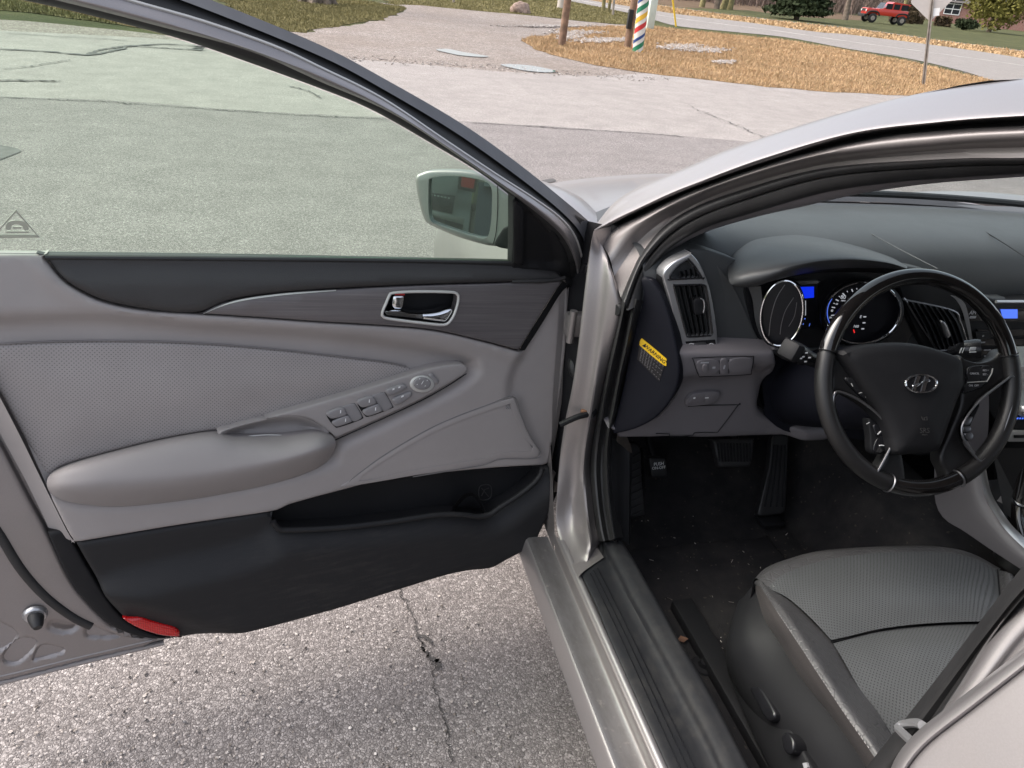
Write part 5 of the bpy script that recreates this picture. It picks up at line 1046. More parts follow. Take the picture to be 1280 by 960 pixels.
# ---- outer body: bonnet, wing, roof, glass, rear
Rr = np.array(R(R0, o0)); mir = lambda A: [np.array([-q[0], q[1], q[2]]) for q in A]
gl_l = [q+np.array([.015, .0, -.004]) for q in Rr[1:9]]
rows = []
for i, q in enumerate(catmull(gl_l, 16)):
    t = i/15; bul = .20*(1-t)+.05*t; x0 = q[0]
    rows.append([(x0*s, q[1]+bul*(1-s*s)*1.0, q[2]-.004*(1-s*s)) for s in np.linspace(1, -1, 15)])
part('windshield', [loft(rows, 15, 1)], 'windshield')
base = rows[0]
part('cowl', [loft([[(a*.97, b+.0, c-.014-.05*(a/.75)**6) for a, b, c in base], [(a*.96, b+.05, c-.02-.06*(a/.75)**6) for a, b, c in base], [(a*.95, b+.14, c-.030-.06*(a/.75)**6) for a, b, c in base]], 20, 3)], 'black')
hood = []
for dy, z, w_ in ((.13, .992, 1.00), (.35, .965, 1.0), (.7, .905, .97), (1.0, .83, .92), (1.15, .74, .86), (1.17, .62, .84)):
    hood.append([(s*.74*w_, 1.46+dy+(.20-.10*dy)*(1-s*s), z-.035*abs(s)**3+.012*(1-abs(s))) for s in np.linspace(-1, 1, 25)])
part('bonnet', [loft(hood, 25, 4)], 'paint')
for sgn in (-1, 1):
    wing = [[(sgn*x_, y, zz_) for y, zz_ in zip((1.44, 1.58, 1.75, 2.05, 2.35, 2.6), zs)] for x_, zs in ((.735, (.975, .985, .982, .93, .85, .76)), (.79, (.985, .998, .995, .945, .865, .77)), (.845, (.955, .965, .965, .925, .84, .73)), (.905, (.80, .80, .80, .78, .74, .64)), (.925, (.62, .66, .70, .70, .62, .55)), (.91, (.30, .38, .66, .66, .38, .36)))]
    part('wing', [loft(wing, 30, 5)], 'paint')
    wc_ = np.array([sgn*.80, 2.08, .325]); wh = part('wheel', [lathe([(.21, -.10), (.30, -.105), (.325, -.07), (.325, .07), (.30, .105), (.21, .10)], wc_, (1, 0, 0), 40)], 'tyre')
    part('rim', [lathe([(.21, -.09), (.20, .0), (.21, .09)], wc_, (1, 0, 0), 30)]+[box(wc_+np.array([sgn*.07, math.cos(a)*.11, math.sin(a)*.11]), (.02, .05, .20), ax=[(1, 0, 0), (0, -math.sin(a), math.cos(a)), (0, math.cos(a), math.sin(a))], bev=.006) for a in np.linspace(0, 6.283, 6)[:-1]], 'silver', wh)
    wc2 = wc_+np.array([0, -2.78, 0]); wh2 = part('wheel', [lathe([(.21, -.10), (.30, -.105), (.325, -.07), (.325, .07), (.30, .105), (.21, .10)], wc2, (1, 0, 0), 40)], 'tyre'); part('rim', [lathe([(.0, sgn*.06), (.20, sgn*.075), (.21, .0)], wc2, (1, 0, 0), 30)], 'silver', wh2)
rf_l = list(Rr[7:]); roof = []
yl = [rf_l[0]]+[rf_l[1]]+[np.array([-.50, .55, 1.385]), np.array([-.50, .1, 1.385]), np.array([-.50, -.5, 1.37]), np.array([-.49, -.95, 1.33])]
for q in yl: roof.append([(q[0]*s, q[1]+.04*(1-s*s), q[2]-.025*(1-s*s)) for s in np.linspace(1, -1, 15)])
part('roof', [loft(roof, 15, 4)], 'paint')
part('headliner', [loft([[(a*.97, b, c-.04) for a, b, c in r_] for r_ in roof], 15, 1)], 'greysoft')
part('far_side', [loft([[(.56, y, 1.37) for y in (.8, .2, -.9)], [(.66, y, 1.22) for y in (1.0, .2, -1.0)], [(.67, y, 1.20) for y in (1.02, .2, -1.0)]], 20, 3), loft([[(.80, y, .95) for y in (1.5, .2, -1.2)], [(.90, y, .8) for y in (1.5, .2, -1.2)], [(.93, y, .5) for y in (1.5, .2, -1.2)], [(.92, y, .25) for y in (1.5, .2, -1.2)]], 20, 3)], 'paint')
part('far_door_trim', [loft([[(.77, y, .95) for y in (1.5, .2, -1.2)], [(.72, y, .8) for y in (1.5, .2, -1.2)], [(.72, y, .3) for y in (1.5, .2, -1.2)]], 20, 3)], 'grey')
part('far_pillar', [tube([(.70, 1.30, 1.0), (.60, .98, 1.26), (.55, .75, 1.36)], .035, 8, n=10), tube([(.78, .30, .9), (.60, .2, 1.34)], .05, 8)], 'dashlow')
part('rear_body', [loft([[(-.93, y, .36) for y in (-.7, -1.1, -1.6, -2.2)], [(-.94, y, .7) for y in (-.7, -1.1, -1.6, -2.2)], [(-.86, y, .98) for y in (-.7, -1.1, -1.6, -2.2)], [(-.5, y, z) for y, z in ((-.8, 1.33), (-1.1, 1.25), (-1.6, 1.03), (-2.2, .99))], [(.5, y, z) for y, z in ((-.8, 1.33), (-1.1, 1.25), (-1.6, 1.03), (-2.2, .99))], [(.86, y, .98) for y in (-.7, -1.1, -1.6, -2.2)], [(.94, y, .7) for y in (-.7, -1.1, -1.6, -2.2)], [(.93, y, .36) for y in (-.7, -1.1, -1.6, -2.2)]], 20, 3)], 'paint')
part('rear_door_frame', [loft([[(-.86, .18, .97), (-.52, .05, 1.38)], [(-.86, .10, .97), (-.52, -.03, 1.38)]], 8, 2)], 'paint')
part('c_pillar', [loft([[(-.86, -.55, .98), (-.51, -.7, 1.36)], [(-.86, -.8, .98), (-.5, -.85, 1.34)]], 8, 2)], 'paint')
part('rear_window', [loft([[(-.855, .12, .98), (-.525, 0, 1.36)], [(-.855, -.55, .98), (-.525, -.62, 1.35)]], 8, 4)], 'windshield')
# ================================================================== cabin
# ---- floor, firewall, tunnel
part('floor_carpet', [loft([[(x, y, z) for y, z in ((-1.0, .25), (.2, .245), (.9, .245), (1.30, .245), (1.42, .275), (1.56, .40), (1.64, .62), (1.66, .9))] for x in np.linspace(-.74, -.16, 9)], 50, 2),
                      loft([[(x, y, z+(dz if z < .5 else dz*max(0, (.9-z)/.4))) for y, z in ((-1.0, .25), (.2, .25), (.9, .25), (1.30, .255), (1.42, .29), (1.54, .40), (1.63, .62), (1.65, .9))] for x, dz in ((-.20, -.004), (-.165, 0), (-.13, .06), (-.10, .16), (-.07, .19), (.07, .19), (.10, .16), (.13, .06), (.165, 0), (.3, 0), (.74, 0))], 50, 2)], 'carpet')
matp = [(790, 700), (800, 690), (835, 655), (960, 655), (1000, 665), (1010, 720), (960, 800), (905, 830), (870, 812), (835, 765)]
zf = Frame((-.45, 1.1, .249), (1, 0, 0), (0, 1, 0))
part('floor_mat', [relief(zf, catmull(np.array([(-.235, .17), (-.2, .185), (.15, .185), (.18, .15), (.18, -.5), (.15, -.53), (-.20, -.53), (-.235, -.5)]), 70, closed=True), h=.008, r=.006, off=0, res=.06, depth=.002)], 'carpet')
q = P(880, 832, z=.258); part('mat_clip', [lathe([(0, .012), (.010, .012), (.013, .004), (.024, .003), (.026, 0)], q, ZV, 20)], 'black')
# debris on the carpet
gs = []
for i in range(55):
    a, b = random.uniform(800, 1000), random.uniform(640, 830); q = P(a, b, z=.259); L = random.uniform(.001, .0055) if i > 12 else random.uniform(.006, .013); th = random.random()*3.14; gs.append(box(q, (L, .0012, .001), rot=th))
part('debris', gs, 'gravelpale', smooth=False, kind='stuff')
lf = P(853, 800, z=.262); part('dry_leaf', [G([lf+np.array(v)*.012 for v in ((-1, 0, .1), (-.2, .6, .5), (.9, .3, .1), (1, -.2, .4), (0, -.5, .0))], [(0, 1, 4), (1, 2, 3), (1, 3, 4)])], 'orange', smooth=False)
# ---- pedals
def pedal_frame(o, tilt, yaw=0.0):
    n = np.array([math.sin(yaw)*math.cos(tilt), -math.cos(yaw)*math.cos(tilt), math.sin(tilt)]); u = np.cross(ZV, n); return Frame(o, u, np.cross(n, u))
bf = pedal_frame(P(918, 568, y=1.42), rad(35))
bpd = part('brake_pedal', [plate(bf, [(892, 551), (894, 549), (941, 548), (943, 551), (940, 578), (936, 583), (904, 584), (899, 580)], h=.012, r=.006, off=0, res=.01, depth=.008)], 'charcoal')
for k in range(11):
    a = 897+k*4.05; part('pedal_rib', [tube([bf.px(a, 554, .0135), bf.px(a+1.5-(k-5)*.15, 577, .0135)], .0022, 6)], 'black', bpd)
part('pedal_arm', [tube([bf.px(918, 552, -.01), P(922, 520, y=1.5), P(924, 490, y=1.55)], .010, 8)], 'black', bpd)
af = pedal_frame(P(966, 600, y=1.38), rad(38), rad(-6))
apd = part('accelerator_pedal', [plate(af, [(967, 545), (986, 545), (986, 545), (984, 600), (982, 636), (978, 642), (952, 645), (948, 641), (955, 610), (962, 580)], h=.010, r=.004, off=0, res=.012, depth=.012)], 'rubber')
for k in range(4):
    f = k/3; part('pedal_rib', [tube([af.px(968+f*14, 556, .012), af.px(963+f*17, 600, .012), af.px(956+f*22, 634, .012)], .0024, 6)], 'black', apd)
part('pedal_foot', [box(P(962, 650, y=1.33), (.06, .05, .012), bev=.004)], 'black', apd)
ff = pedal_frame(P(800, 610, y=1.45), rad(42), rad(12))
frp = part('footrest', [plate(ff, [(782, 560), (800, 557), (803, 600), (807, 640), (806, 645), (781, 648), (780, 640), (781, 600)], h=.014, r=.006, off=0, res=.014, depth=.03)], 'charcoal')
for k in range(9): part('footrest_rib', [tube([ff.px(783, 575+k*9, .0155), ff.px(801+k*.3, 566+k*9, .0155)], .0022, 6)], 'charcoal', frp)
part('footrest_side', [plate(ff, [(803, 560), (812, 566), (818, 600), (820, 640), (808, 644), (806, 600)], h=.006, r=.004, off=-.01, res=.02, depth=.03)], 'carpet', frp)
kf = pedal_frame(P(823, 585, y=1.40), rad(22), rad(4))
pkb = part('parking_brake_pedal', [plate(kf, [(812, 575), (815, 573), (830, 573), (833, 576), (834, 594), (831, 597), (818, 597.5), (815, 594)], h=.014, r=.004, off=0, res=.008, depth=.014)], 'rubber')
for s_, py in (('PUSH', 580), ('ON●OFF' if False else 'ON-OFF', 584.8)):
    c = kf.to2(kf.px(823.5, py, .0145)); part('lettering', [text(s_, kf, c[0], c[1], .0115 if s_ == 'PUSH' else .0100, .0146)], 'white', pkb, smooth=False)
part('pedal_arm', [tube([kf.px(818, 575, -.01), P(812, 556, y=1.46), P(808, 530, y=1.5)], .008, 8)], 'black', pkb)
part('warning_light', [box(P(783.5, 571, y=1.30), (.012, .004, .004), bev=.001)], 'white')

# ---- dashboard: padded top wrapped down to a face
prof = [(1.66, 1.004), (1.52, 1.018), (1.42, 1.026), (1.335, 1.024), (1.285, 1.008), (1.262, .975), (1.255, .93), (1.262, .88), (1.285, .80), (1.30, .70)]
def dcol(x):
    e = max(0, abs(x)-.50)/.26; return [(x, y-.07*max(0, (1.66-y))*0-.10*e*e*(1 if y > 1.5 else .3), z-.02*e*e) for y, z in prof]
dash = part('dashboard', [loft([[dcol(x)[i] for x in np.linspace(-.76, .76, 27)] for i in range(len(prof))], 60, 5)], 'dash')
VF = Frame(P(865, 380, y=1.205), (1, .0, 0), (0, .10, 1))          # plane of the face fittings
V = lambda a, b, n=0.0: VF.px(a, b, n)
Vl = lambda pts, n=0.0: [V(a, b, n) for a, b in pts]
# fascia panel around vent and cluster, closing the gap to the padded face
fas = [(826, 344), (840, 324), (857, 314), (880, 312), (915, 322), (960, 340), (1040, 330), (1132, 332), (1180, 345), (1240, 372), (1260, 378), (1262, 470), (1240, 520), (1180, 520), (1050, 470), (985, 452), (968, 441), (968, 441), (848, 440), (848, 440), (838, 390)]
part('fascia', [plate(VF, fas, h=.006, r=.005, off=-.03, res=.02, depth=.05)], 'dash', dash)
part('fascia_cheek', [loft([Vl([(895, 330), (903, 360), (907, 400), (905, 438)], -.024), Vl([(912, 352), (925, 375), (938, 405), (955, 438)], -.020)], 14, 2)], 'dash', dash)
# side air vent
vb = [(864, 317), (864, 317), (873, 327), (883, 347), (890, 372), (896, 410), (897.5, 438), (897.5, 438), (854, 440.5), (854, 440.5), (847, 420), (837, 375), (830, 351), (829, 343), (834, 335), (845, 326)]
vt = [(860, 323.5), (860, 323.5), (868, 332), (877.5, 347.5), (877.5, 347.5), (837, 349.5), (837, 349.5), (838.5, 342), (848, 331)]
vl_ = [(842, 357.5), (845, 356.5), (876, 355.5), (880, 357), (883, 362), (890, 412), (890, 418), (888, 419.5), (862, 421), (858, 418), (849, 385)]
part('vent_bezel', [plate(VF, vb, h=.010, r=.003, off=-.012, res=.02, depth=.02, n=140, holes=[vt, vl_])], 'silver', dash)
part('vent_rim', [tube(Vl(vt, -.002), .0018, 6, closed=True, n=50), tube(Vl(vl_, -.002), .0018, 6, closed=True, n=60)], 'blacksmooth', dash)
part('vent_box', [plate(VF, [(835, 345), (862, 320), (880, 345), (893, 420), (856, 425), (842, 380)], h=.001, r=0, off=-.034, res=.05, depth=.001)], 'blacksmooth', dash)
part('vent_surround', [loft([Vl([(864, 316), (845, 325), (833, 335), (828, 344), (830, 353), (837, 377), (847, 422), (853, 441)], -.006), Vl([(861, 312), (841, 322), (828, 332), (820, 346), (824, 356), (831, 380), (841, 422), (847, 441)], -.03)], 30, 3)], 'black', dash)
for k in range(5):
    t = (k+.5)/5; a0, a1_ = 845+t*34, 861+t*27
    part('vent_slat', [thick(loft([Vl([(a0, 357), (a0+6+(1-t)*1.5, 388), (a1_, 420)], -.006), Vl([(a0+3.5, 357), (a0+9+(1-t)*1.5, 388), (a1_+3, 420)], -.026)], 14, 2), .0014)], 'black', dash)
    a0, a1_ = 842+t*29, 846+t*29
    part('vent_slat', [thick(loft([Vl([(a0+5, 340-t*8 if t < .6 else 331+(t-.6)*16), (a1_+3, 349)], -.006), Vl([(a0+8, 340-t*8 if t < .6 else 331+(t-.6)*16), (a1_+6, 349)], -.024)], 6, 2), .0014)], 'black', dash)
part('vent_tab', [plate(VF, [(868, 376), (878, 372), (880, 377), (880, 391), (871, 394), (868, 388)], h=.008, r=.002, off=-.010, res=.01, depth=.01)], 'black', dash)
part('vent_tab_edge', [tube(Vl([(876, 373), (879.5, 376), (880.5, 384), (879, 391)], .000), .0012, 6, n=12)], 'silver', dash)
part('vent_dial_panel', [plate(VF, [(857, 427), (894, 424.5), (896, 435), (859, 437)], h=.001, r=.0005, off=-.002, smooth=False, res=.02, depth=.003)], 'black', dash)
part('vent_dial', [plate(VF, [(867, 429.5), (882, 428.5), (883.5, 431.5), (882, 433.5), (868, 434), (866.5, 432)], h=.004, r=.002, off=-.002, res=.006, depth=.003)], 'gunmetal', dash)
for a in (863.5, 889): part('vent_mark', [tube(Vl([(a-2, 430), (a+2, 429.5), (a+2, 433), (a-2, 433.5)], .0), .0006, 5, closed=True, n=12)], 'white', dash)
# end cap of the dash, with the warning label
ecr = [(811, 349), (825, 365), (836, 392), (843, 420), (849, 452), (848, 478), (839, 500), (820, 522), (795, 536), (768, 543)]
ecl = [(800, 349), (800, 375), (794, 405), (788, 435), (782, 465), (777, 490), (772, 510), (768, 525), (766, 535), (765, 541)]
EF = Frame(P(810, 450, x=-.735), unit(np.array([.75, -.66, 0])), (0, .08, 1))
ecp = ecr+[(768, 543)]+ecl[::-1]
part('end_panel', [plate(EF, ecp, h=.006, r=.005, off=0, res=.02, depth=.03, n=120)], 'navy', dash)
part('end_panel_edge', [loft([[EF.px(a, b, .004) for a, b in ecr[:8]], [V(a+3, b, -.018) for a, b in ecr[:8]]], 30, 2)], 'dashlow', dash)
lb = [(801, 424), (804, 424.5), (832, 448), (832, 450.5), (830.5, 457), (801, 433), (799.5, 429)]
lbk = [(799.5, 431), (830.5, 457), (824, 477), (796.5, 449)]
part('warning_label', [plate(EF, lbk, h=.0006, r=0, off=.0065, smooth=False, res=.05, depth=.001)], 'labelblack', dash)
part('warning_band', [plate(EF, lb, h=.0012, r=0, off=.0065, res=.05, depth=.001)], 'yellow', dash)
ea, eb = EF.px(803, 431, .008), EF.px(829, 453, .008); lu = unit(eb-ea); LF = Frame(EF.px(801, 432, .0078), lu, np.cross(EF.n, lu))
def lab2(a, b): return LF.to2(PL(a, b, LF.o, LF.n))
w0 = lab2(818.5, 442.5); part('lettering', [text('WARNING', LF, w0[0], w0[1], .0105, .0004), G([LF.at(lab2(805.5, 431.8)[0]+a, lab2(805.5, 431.8)[1]+b, .0005) for a, b in ((-.0035, -.003), (.0035, -.003), (0, .004))], [(0, 1, 2)])], 'labelblack', dash, smooth=False)
gs = []
for r_ in range(10):
    f0, f1 = (r_+1.0)/11, random.uniform(.55, .95) if r_ % 3 else .95
    for s_ in range(9):
        t0 = .08+s_*.105
        if t0 > f1 or (s_ > 4 and r_ in (2, 5)): continue
        p0 = np.array(lbk[0])*(1-f0)+np.array(lbk[3])*f0; p1 = np.array(lbk[1])*(1-f0)+np.array(lbk[2])*f0; A1 = p0+(p1-p0)*t0; c = LF.to2(PL(*A1, LF.o, LF.n)); wd_ = random.uniform(.0028, .0046)
        gs.append(box(LF.at(c[0]+wd_/2, c[1], -.0004), (wd_*.8, .0009, .0003), ax=[LF.u, LF.v, LF.n]))
part('label_print', gs, 'gunmetal', dash, smooth=False, kind='stuff')
# ---- lower grey knee panel
kn = [(847, 441), (847, 441), (969, 441), (969, 441), (973, 468), (967, 482), (960, 502), (955.5, 515), (960, 527), (975, 536), (992, 540), (1034, 539), (1040, 546), (1030, 552), (990, 553.5), (940, 555), (890, 557), (850, 556), (815, 557), (780, 557.5), (780, 557.5), (767, 544), (767, 544), (795, 537), (821, 523), (840, 501), (849, 479), (850, 455)]
KF = Frame(P(900, 500, y=1.20), (1, 0, 0), (0, -.14, 1))
part('knee_panel', [plate(KF, kn, h=.014, r=.010, off=0, res=.012, depth=.05, n=200, hf=recess(KF, [([(840, 486), (862, 478), (900, 474), (960, 470), (990, 560), (760, 570), (770, 540), (830, 512)], .022, .05), ([(958, 470), (980, 465), (1050, 530), (1000, 537), (965, 528), (956, 512)], .012, .03)], .014))], 'dashlow', dash)
K = lambda a, b, n=.0: KF.px(a, b, n)
def kplate(pts, h, off, mat, name, r=.0015, **k): return part(name, [plate(KF, pts, h=h, r=r, off=off, res=.01, depth=.006, **k)], mat, dash)
kplate([(867, 450), (870, 447.5), (937, 445.5), (941.5, 448), (939, 464), (935, 468), (880, 470.5), (874, 469.5)], .002, .0135, 'dashlow', 'switch_panel', r=.001)
part('switch_panel_gap', [tube([K(a, b, .0155) for a, b in ((867, 450), (871, 447.3), (937, 445.3), (941.8, 448), (939.3, 464), (935, 468.3), (880, 470.8), (873.5, 469.5))], .0008, 5, closed=True, n=50), tube([K(899, 450.5, .0158), K(899.5, 467.5, .0158)], .0008, 5), tube([K(911, 450, .0158), K(911, 467, .0158)], .0008, 5)], 'black', dash)
kplate([(872, 452), (897, 450.5), (897.5, 467), (876, 468.5)], .002, .0155, 'dashlow', 'dimmer_panel'); kplate([(901, 450.5), (909.5, 450), (909.5, 466.8), (901, 467.2)], .0025, .0155, 'dashlow', 'switch_button'); kplate([(913, 450), (939, 448.5), (937, 464), (914, 466.3)], .002, .0155, 'dashlow', 'blank_button')
kplate([(879, 457), (885, 457), (885, 464.5), (879.5, 465)], .005, .0165, 'dashlow', 'dimmer_wheel'); part('switch_mark', [box(K(881, 453.4, .018), (.017, .0006, .0028)), box(K(892.5, 459.5, .018), (.006, .0006, .004)), box(K(905.5, 459, .0186), (.0035, .0006, .008))], 'greyprint', dash, smooth=False)
kplate([(867, 493), (900, 491), (892.5, 504.5), (888, 505.5), (858, 507.5)], .004, -.004, 'dashlow', 'lower_switch_panel'); kplate([(868, 494.5), (881, 493.7), (880, 503), (862, 504.5)], .003, -.002, 'dashlow', 'switch_button'); kplate([(883, 493.7), (896, 493), (890, 502), (882, 502.8)], .003, -.002, 'dashlow', 'switch_button')
part('switch_mark', [box(K(868, 497.5, .0025), (.004, .0006, .0035)), box(K(883.5, 497.3, .0025), (.008, .0006, .002))], 'white', dash, smooth=False)
part('fuse_cover_line', [tube([K(a, b, -.006) for a, b in ((860, 508), (890, 506.5), (923, 506), (923, 506), (898, 539), (893, 540.5), (868, 541), (866, 544), (838, 546), (837, 542.5), (820, 542))], .0009, 5, n=60)], 'black', dash)
# ---- steering column and cowl
part('column_well', [plate(VF, [(962, 442), (1060, 440), (1110, 480), (1110, 545), (1040, 546), (985, 540), (958, 522), (956, 512)], h=.001, r=0, off=-.045, res=.05, depth=.001)], 'navy', dash)
WC = P(1150, 478, x=-.37); t_, yw = rad(29), rad(-5)
wn_ = np.array([math.sin(yw)*math.cos(t_), -math.cos(yw)*math.cos(t_), math.sin(t_)]); wu = unit(np.cross(ZV, wn_)); SF = Frame(WC, wu, np.cross(wn_, wu))
col_ax = -SF.n
part('steering_column', [loft([[SF.at(math.cos(a)*rx, math.sin(a)*ry-.01, -d) for a in np.linspace(0, 6.283, 24)[:-1]] for rx, ry, d in ((.02, .02, .055), (.062, .058, .058), (.075, .070, .075), (.080, .078, .16), (.082, .082, .30), (.082, .082, .40))], 40, 4, closed=True)], 'navy')
def stalk(p0, p1, p2, name):
    st = part(name, [tube([p0, p0*.45+p1*.55, p1], [.010, .012, .014], 12), tube([p1, p1*.3+p2*.7, p2], [.0165, .018, .0165], 14)], 'blacksmooth'); return st
st1 = stalk(SF.px(1040, 460, -.085), P(1004, 445, y=1.00), P(987, 437, y=.985), 'indicator_stalk'); d_ = unit(P(987, 437, y=.985)-P(1004, 445, y=1.0))
part('stalk_tip', [box(P(989, 438, y=.984), (.026, .034, .032), bev=.007, ax=[d_, np.cross(ZV, d_), np.cross(d_, np.cross(ZV, d_))])], 'black', st1)
gs = []
for a, b in ((1000, 441), (1004, 446), (1008, 441), (1012, 447), (1007, 452), (1001, 448)):
    gs.append(box(P(a, b, y=.972+.001*(a-1000)*.2), (.0045, .001, .0022)))
part('switch_mark', gs, 'white', st1, smooth=False)
st2 = stalk(SF.px(1190, 440, -.085), P(1205, 437, y=.99), P(1226, 436, y=.975), 'wiper_stalk')
part('switch_mark', [box(P(1216, 436, y=.955), (.012, .001, .006)), box(P(1216, 440, y=.955), (.014, .001, .0015)), box(P(1201, 438, y=.972), (.002, .001, .010)), box(P(1204, 438, y=.972), (.001, .001, .010))], 'white', st2, smooth=False)
# ---- instrument binnacle
clp = part('instrument_cluster', [plate(VF, [(932, 356), (960, 344), (1040, 333), (1130, 334), (1140, 350), (1148, 385), (1136, 425), (1105, 447), (1060, 450), (1000, 446), (972, 441), (950, 425), (938, 395)], h=.002, r=0, off=-.020, res=.05, depth=.02)], 'blacksmooth')
part('binnacle_cheek', [loft([Vl([(935, 358), (941, 376), (944, 400), (952, 422), (968, 440)], -.012), Vl([(951, 358), (953, 376), (953, 396), (957, 416), (970, 434)], .004)], 16, 3)], 'dash', clp)
hb = [(910, 345), (911, 325), (920, 302), (936, 290.5), (965, 286.5), (1000, 286.5), (1040, 293), (1080, 306), (1110, 319), (1134, 333)]
hm = [(911, 350), (914, 336), (926, 318), (945, 307), (970, 303), (1005, 302), (1045, 306), (1085, 314), (1112, 323), (1134, 334)]
hf_ = [(913, 354), (920, 347), (935, 340), (955, 334), (985, 325.5), (1020, 320.5), (1055, 319), (1085, 321.5), (1112, 327), (1134, 335)]
hl_ = [(917, 357), (925, 357), (940, 355), (960, 349), (985, 340), (1020, 331), (1055, 328), (1085, 328.5), (1112, 331), (1133, 336.5)]
hu = [(920, 358), (930, 359), (945, 358), (963, 352), (990, 345), (1022, 338), (1056, 335), (1086, 335), (1112, 336), (1132, 339)]
yy = lambda pts, y: [P(a, b, y=y_) for (a, b), y_ in zip(pts, y if hasattr(y, '__len__') else [y]*len(pts))]
part('binnacle_hood', [loft([yy(hb, [1.20, 1.27, 1.33, 1.36, 1.37, 1.37, 1.36, 1.33, 1.29, 1.21]), yy(hm, [1.18, 1.21, 1.25, 1.265, 1.27, 1.27, 1.26, 1.245, 1.22, 1.19]), yy(hf_, [1.165, 1.15, 1.14, 1.13, 1.12, 1.115, 1.115, 1.125, 1.14, 1.17]), yy(hl_, [1.16, 1.145, 1.13, 1.115, 1.105, 1.105, 1.105, 1.115, 1.135, 1.165]), yy(hu, [1.19, 1.185, 1.18, 1.175, 1.175, 1.175, 1.175, 1.18, 1.185, 1.19])], 60, 6)], 'dash', clp)
part('binnacle_throat', [loft([yy(hu, 1.178), Vl([(935, 358), (950, 352), (965, 348), (985, 345), (1010, 342), (1040, 340), (1070, 340), (1095, 341), (1115, 342), (1132, 344)], -.017)], 40, 3)], 'black', clp)
def gauge(cx_, cy_, sa, sb, tilt, yaw_, name, yc):
    gf = Frame(P(cx_, cy_, y=yc), unit(np.array([math.cos(yaw_), math.sin(yaw_), 0])), (0, .12, 1))
    el = [(cx_+sa*math.cos(t)*math.cos(tilt)-sb*math.sin(t)*math.sin(tilt), cy_-(sa*math.cos(t)*math.sin(tilt)+sb*math.sin(t)*math.cos(tilt))) for t in np.linspace(0, 6.283, 33)[:-1]]
    g = part(name, [plate(gf, el, h=.001, r=0, off=-.016, res=.04, depth=.0)], 'gaugeface', clp); 
    part('gauge_bezel', [tube([gf.px(a, b, .0) for a, b in el], .0022, 8, closed=True, n=90)], 'chrome', clp)
    el2 = [(cx_+(a-cx_)*1.10, cy_+(b-cy_)*1.10) for a, b in el]
    part('gauge_tube', [loft([[gf.px(a, b, -.001) for a, b in el], [gf.px(a, b, -.026) for a, b in el2]], 60, 3, closed=True), loft([[gf.px(a, b, -.002) for a, b in el], [gf.px(cx_+(a-cx_)*.97, cy_+(b-cy_)*.97, -.015) for a, b in el]], 60, 2, closed=True)], 'black', clp)
    return gf
g1 = gauge(977.5, 391.5, 41, 26, rad(80), rad(-30), 'tachometer', 1.178)
g2 = gauge(1078, 391, 47.5, 38, rad(10), rad(-8), 'speedometer', 1.185)
part('gauge_line', [tube([g1.px(a, b, -.010) for a, b in ((981, 356), (971, 372), (964, 395), (961, 420))], .0008, 5, n=20)], 'gunmetal', clp)
part('gauge_line', [tube([g1.px(a, b, -.012) for a, b in ((992, 372), (982, 388), (977, 404), (975, 418))], .0006, 5, n=20), tube([g1.px(a, b, -.012) for a, b in ((996, 378), (993, 395), (986, 408))], .0005, 5, n=20)], 'gunmetal', clp)
for k in range(16):
    t = rad(205-k*9.5); gs = [g2.px(1078+40*math.cos(t)*f, 391-32*math.sin(t)*f, -.0145) for f in (.98, .88 if k % 2 == 0 else .93)]
    part('gauge_tick', [tube(gs, .0011 if k % 2 == 0 else .0007, 4)], 'ledw', clp)
c = g2.to2(g2.px(1054, 371.5, -.0145)); part('lettering', [text('80', g2, c[0], c[1], .0115, -.0144), text('MPH', g2, *g2.to2(g2.px(1054, 376, -.0145)), .0045, -.0144), text('60', g2, *g2.to2(g2.px(1046, 380, -.0145)), .005, -.0144), text('40', g2, *g2.to2(g2.px(1040, 388, -.0145)), .005, -.0144), text('20', g2, *g2.to2(g2.px(1038, 397, -.0145)), .005, -.0144), text('160', g2, *g2.to2(g2.px(1070, 408, -.0145)), .008, -.0144), text('E', g2, *g2.to2(g2.px(1076, 396, -.0145)), .008, -.0144)], 'ledw', clp, smooth=False)
part('fuel_needle', [tube([g2.px(1067, 412, -.0135), g2.px(1068, 416, -.0135)], .001, 5)], 'ledr', clp)
part('gauge_glow', [tube([g2.px(1078+44*math.cos(t), 391-35.5*math.sin(t), -.0148) for t in np.linspace(rad(150), rad(215), 12)], .0010, 5)], 'ledb', clp)
for a, b in ((1081, 396), (1080, 403.5), (1078.5, 411)): part('gauge_tick', [box(g2.px(a, b, -.014), (.006, .001, .0022))], 'ledw', clp)
# centre display of the cluster
part('display', [plate(VF, [(1001, 356), (1022, 355), (1022, 355), (1022.5, 409), (1022.5, 409), (998, 411), (998, 411)], h=.001, r=0, off=-.014, smooth=False, res=.05, depth=.004)], 'gaugeface', clp)
part('blue_screen', [plate(VF, [(1000.5, 359), (1017.5, 358.5), (1017.5, 372), (1003.5, 373)], h=.001, r=0, off=-.0125, smooth=False, res=.05, depth=.001)], 'blue', clp)
part('display_icon', [tube(Vl([(1004, 376), (1007, 376), (1007, 394), (1004, 394)], -.012), .0007, 5, closed=True)], 'ledw', clp); part('display_icon', [box(V(1003, 405, -.012), (.005, .001, .003)), box(V(1004, 398.5, -.012), (.010, .0006, .0022)), box(V(1012, 406, -.012), (.001, .0006, .006))], 'ledb', clp)
part('trip_plate', [plate(VF, [(995, 351.5), (1021, 350.5), (1026, 351.5), (1021, 355), (1001, 356)], h=.002, r=.0005, off=-.014, smooth=False, res=.03, depth=.003)], 'gunmetal', clp)
part('lettering', [text('TRIP', VF, *VF.to2(V(1010, 353.2, -.011)), .0065, -.0114)], 'greyprint', clp, smooth=False)
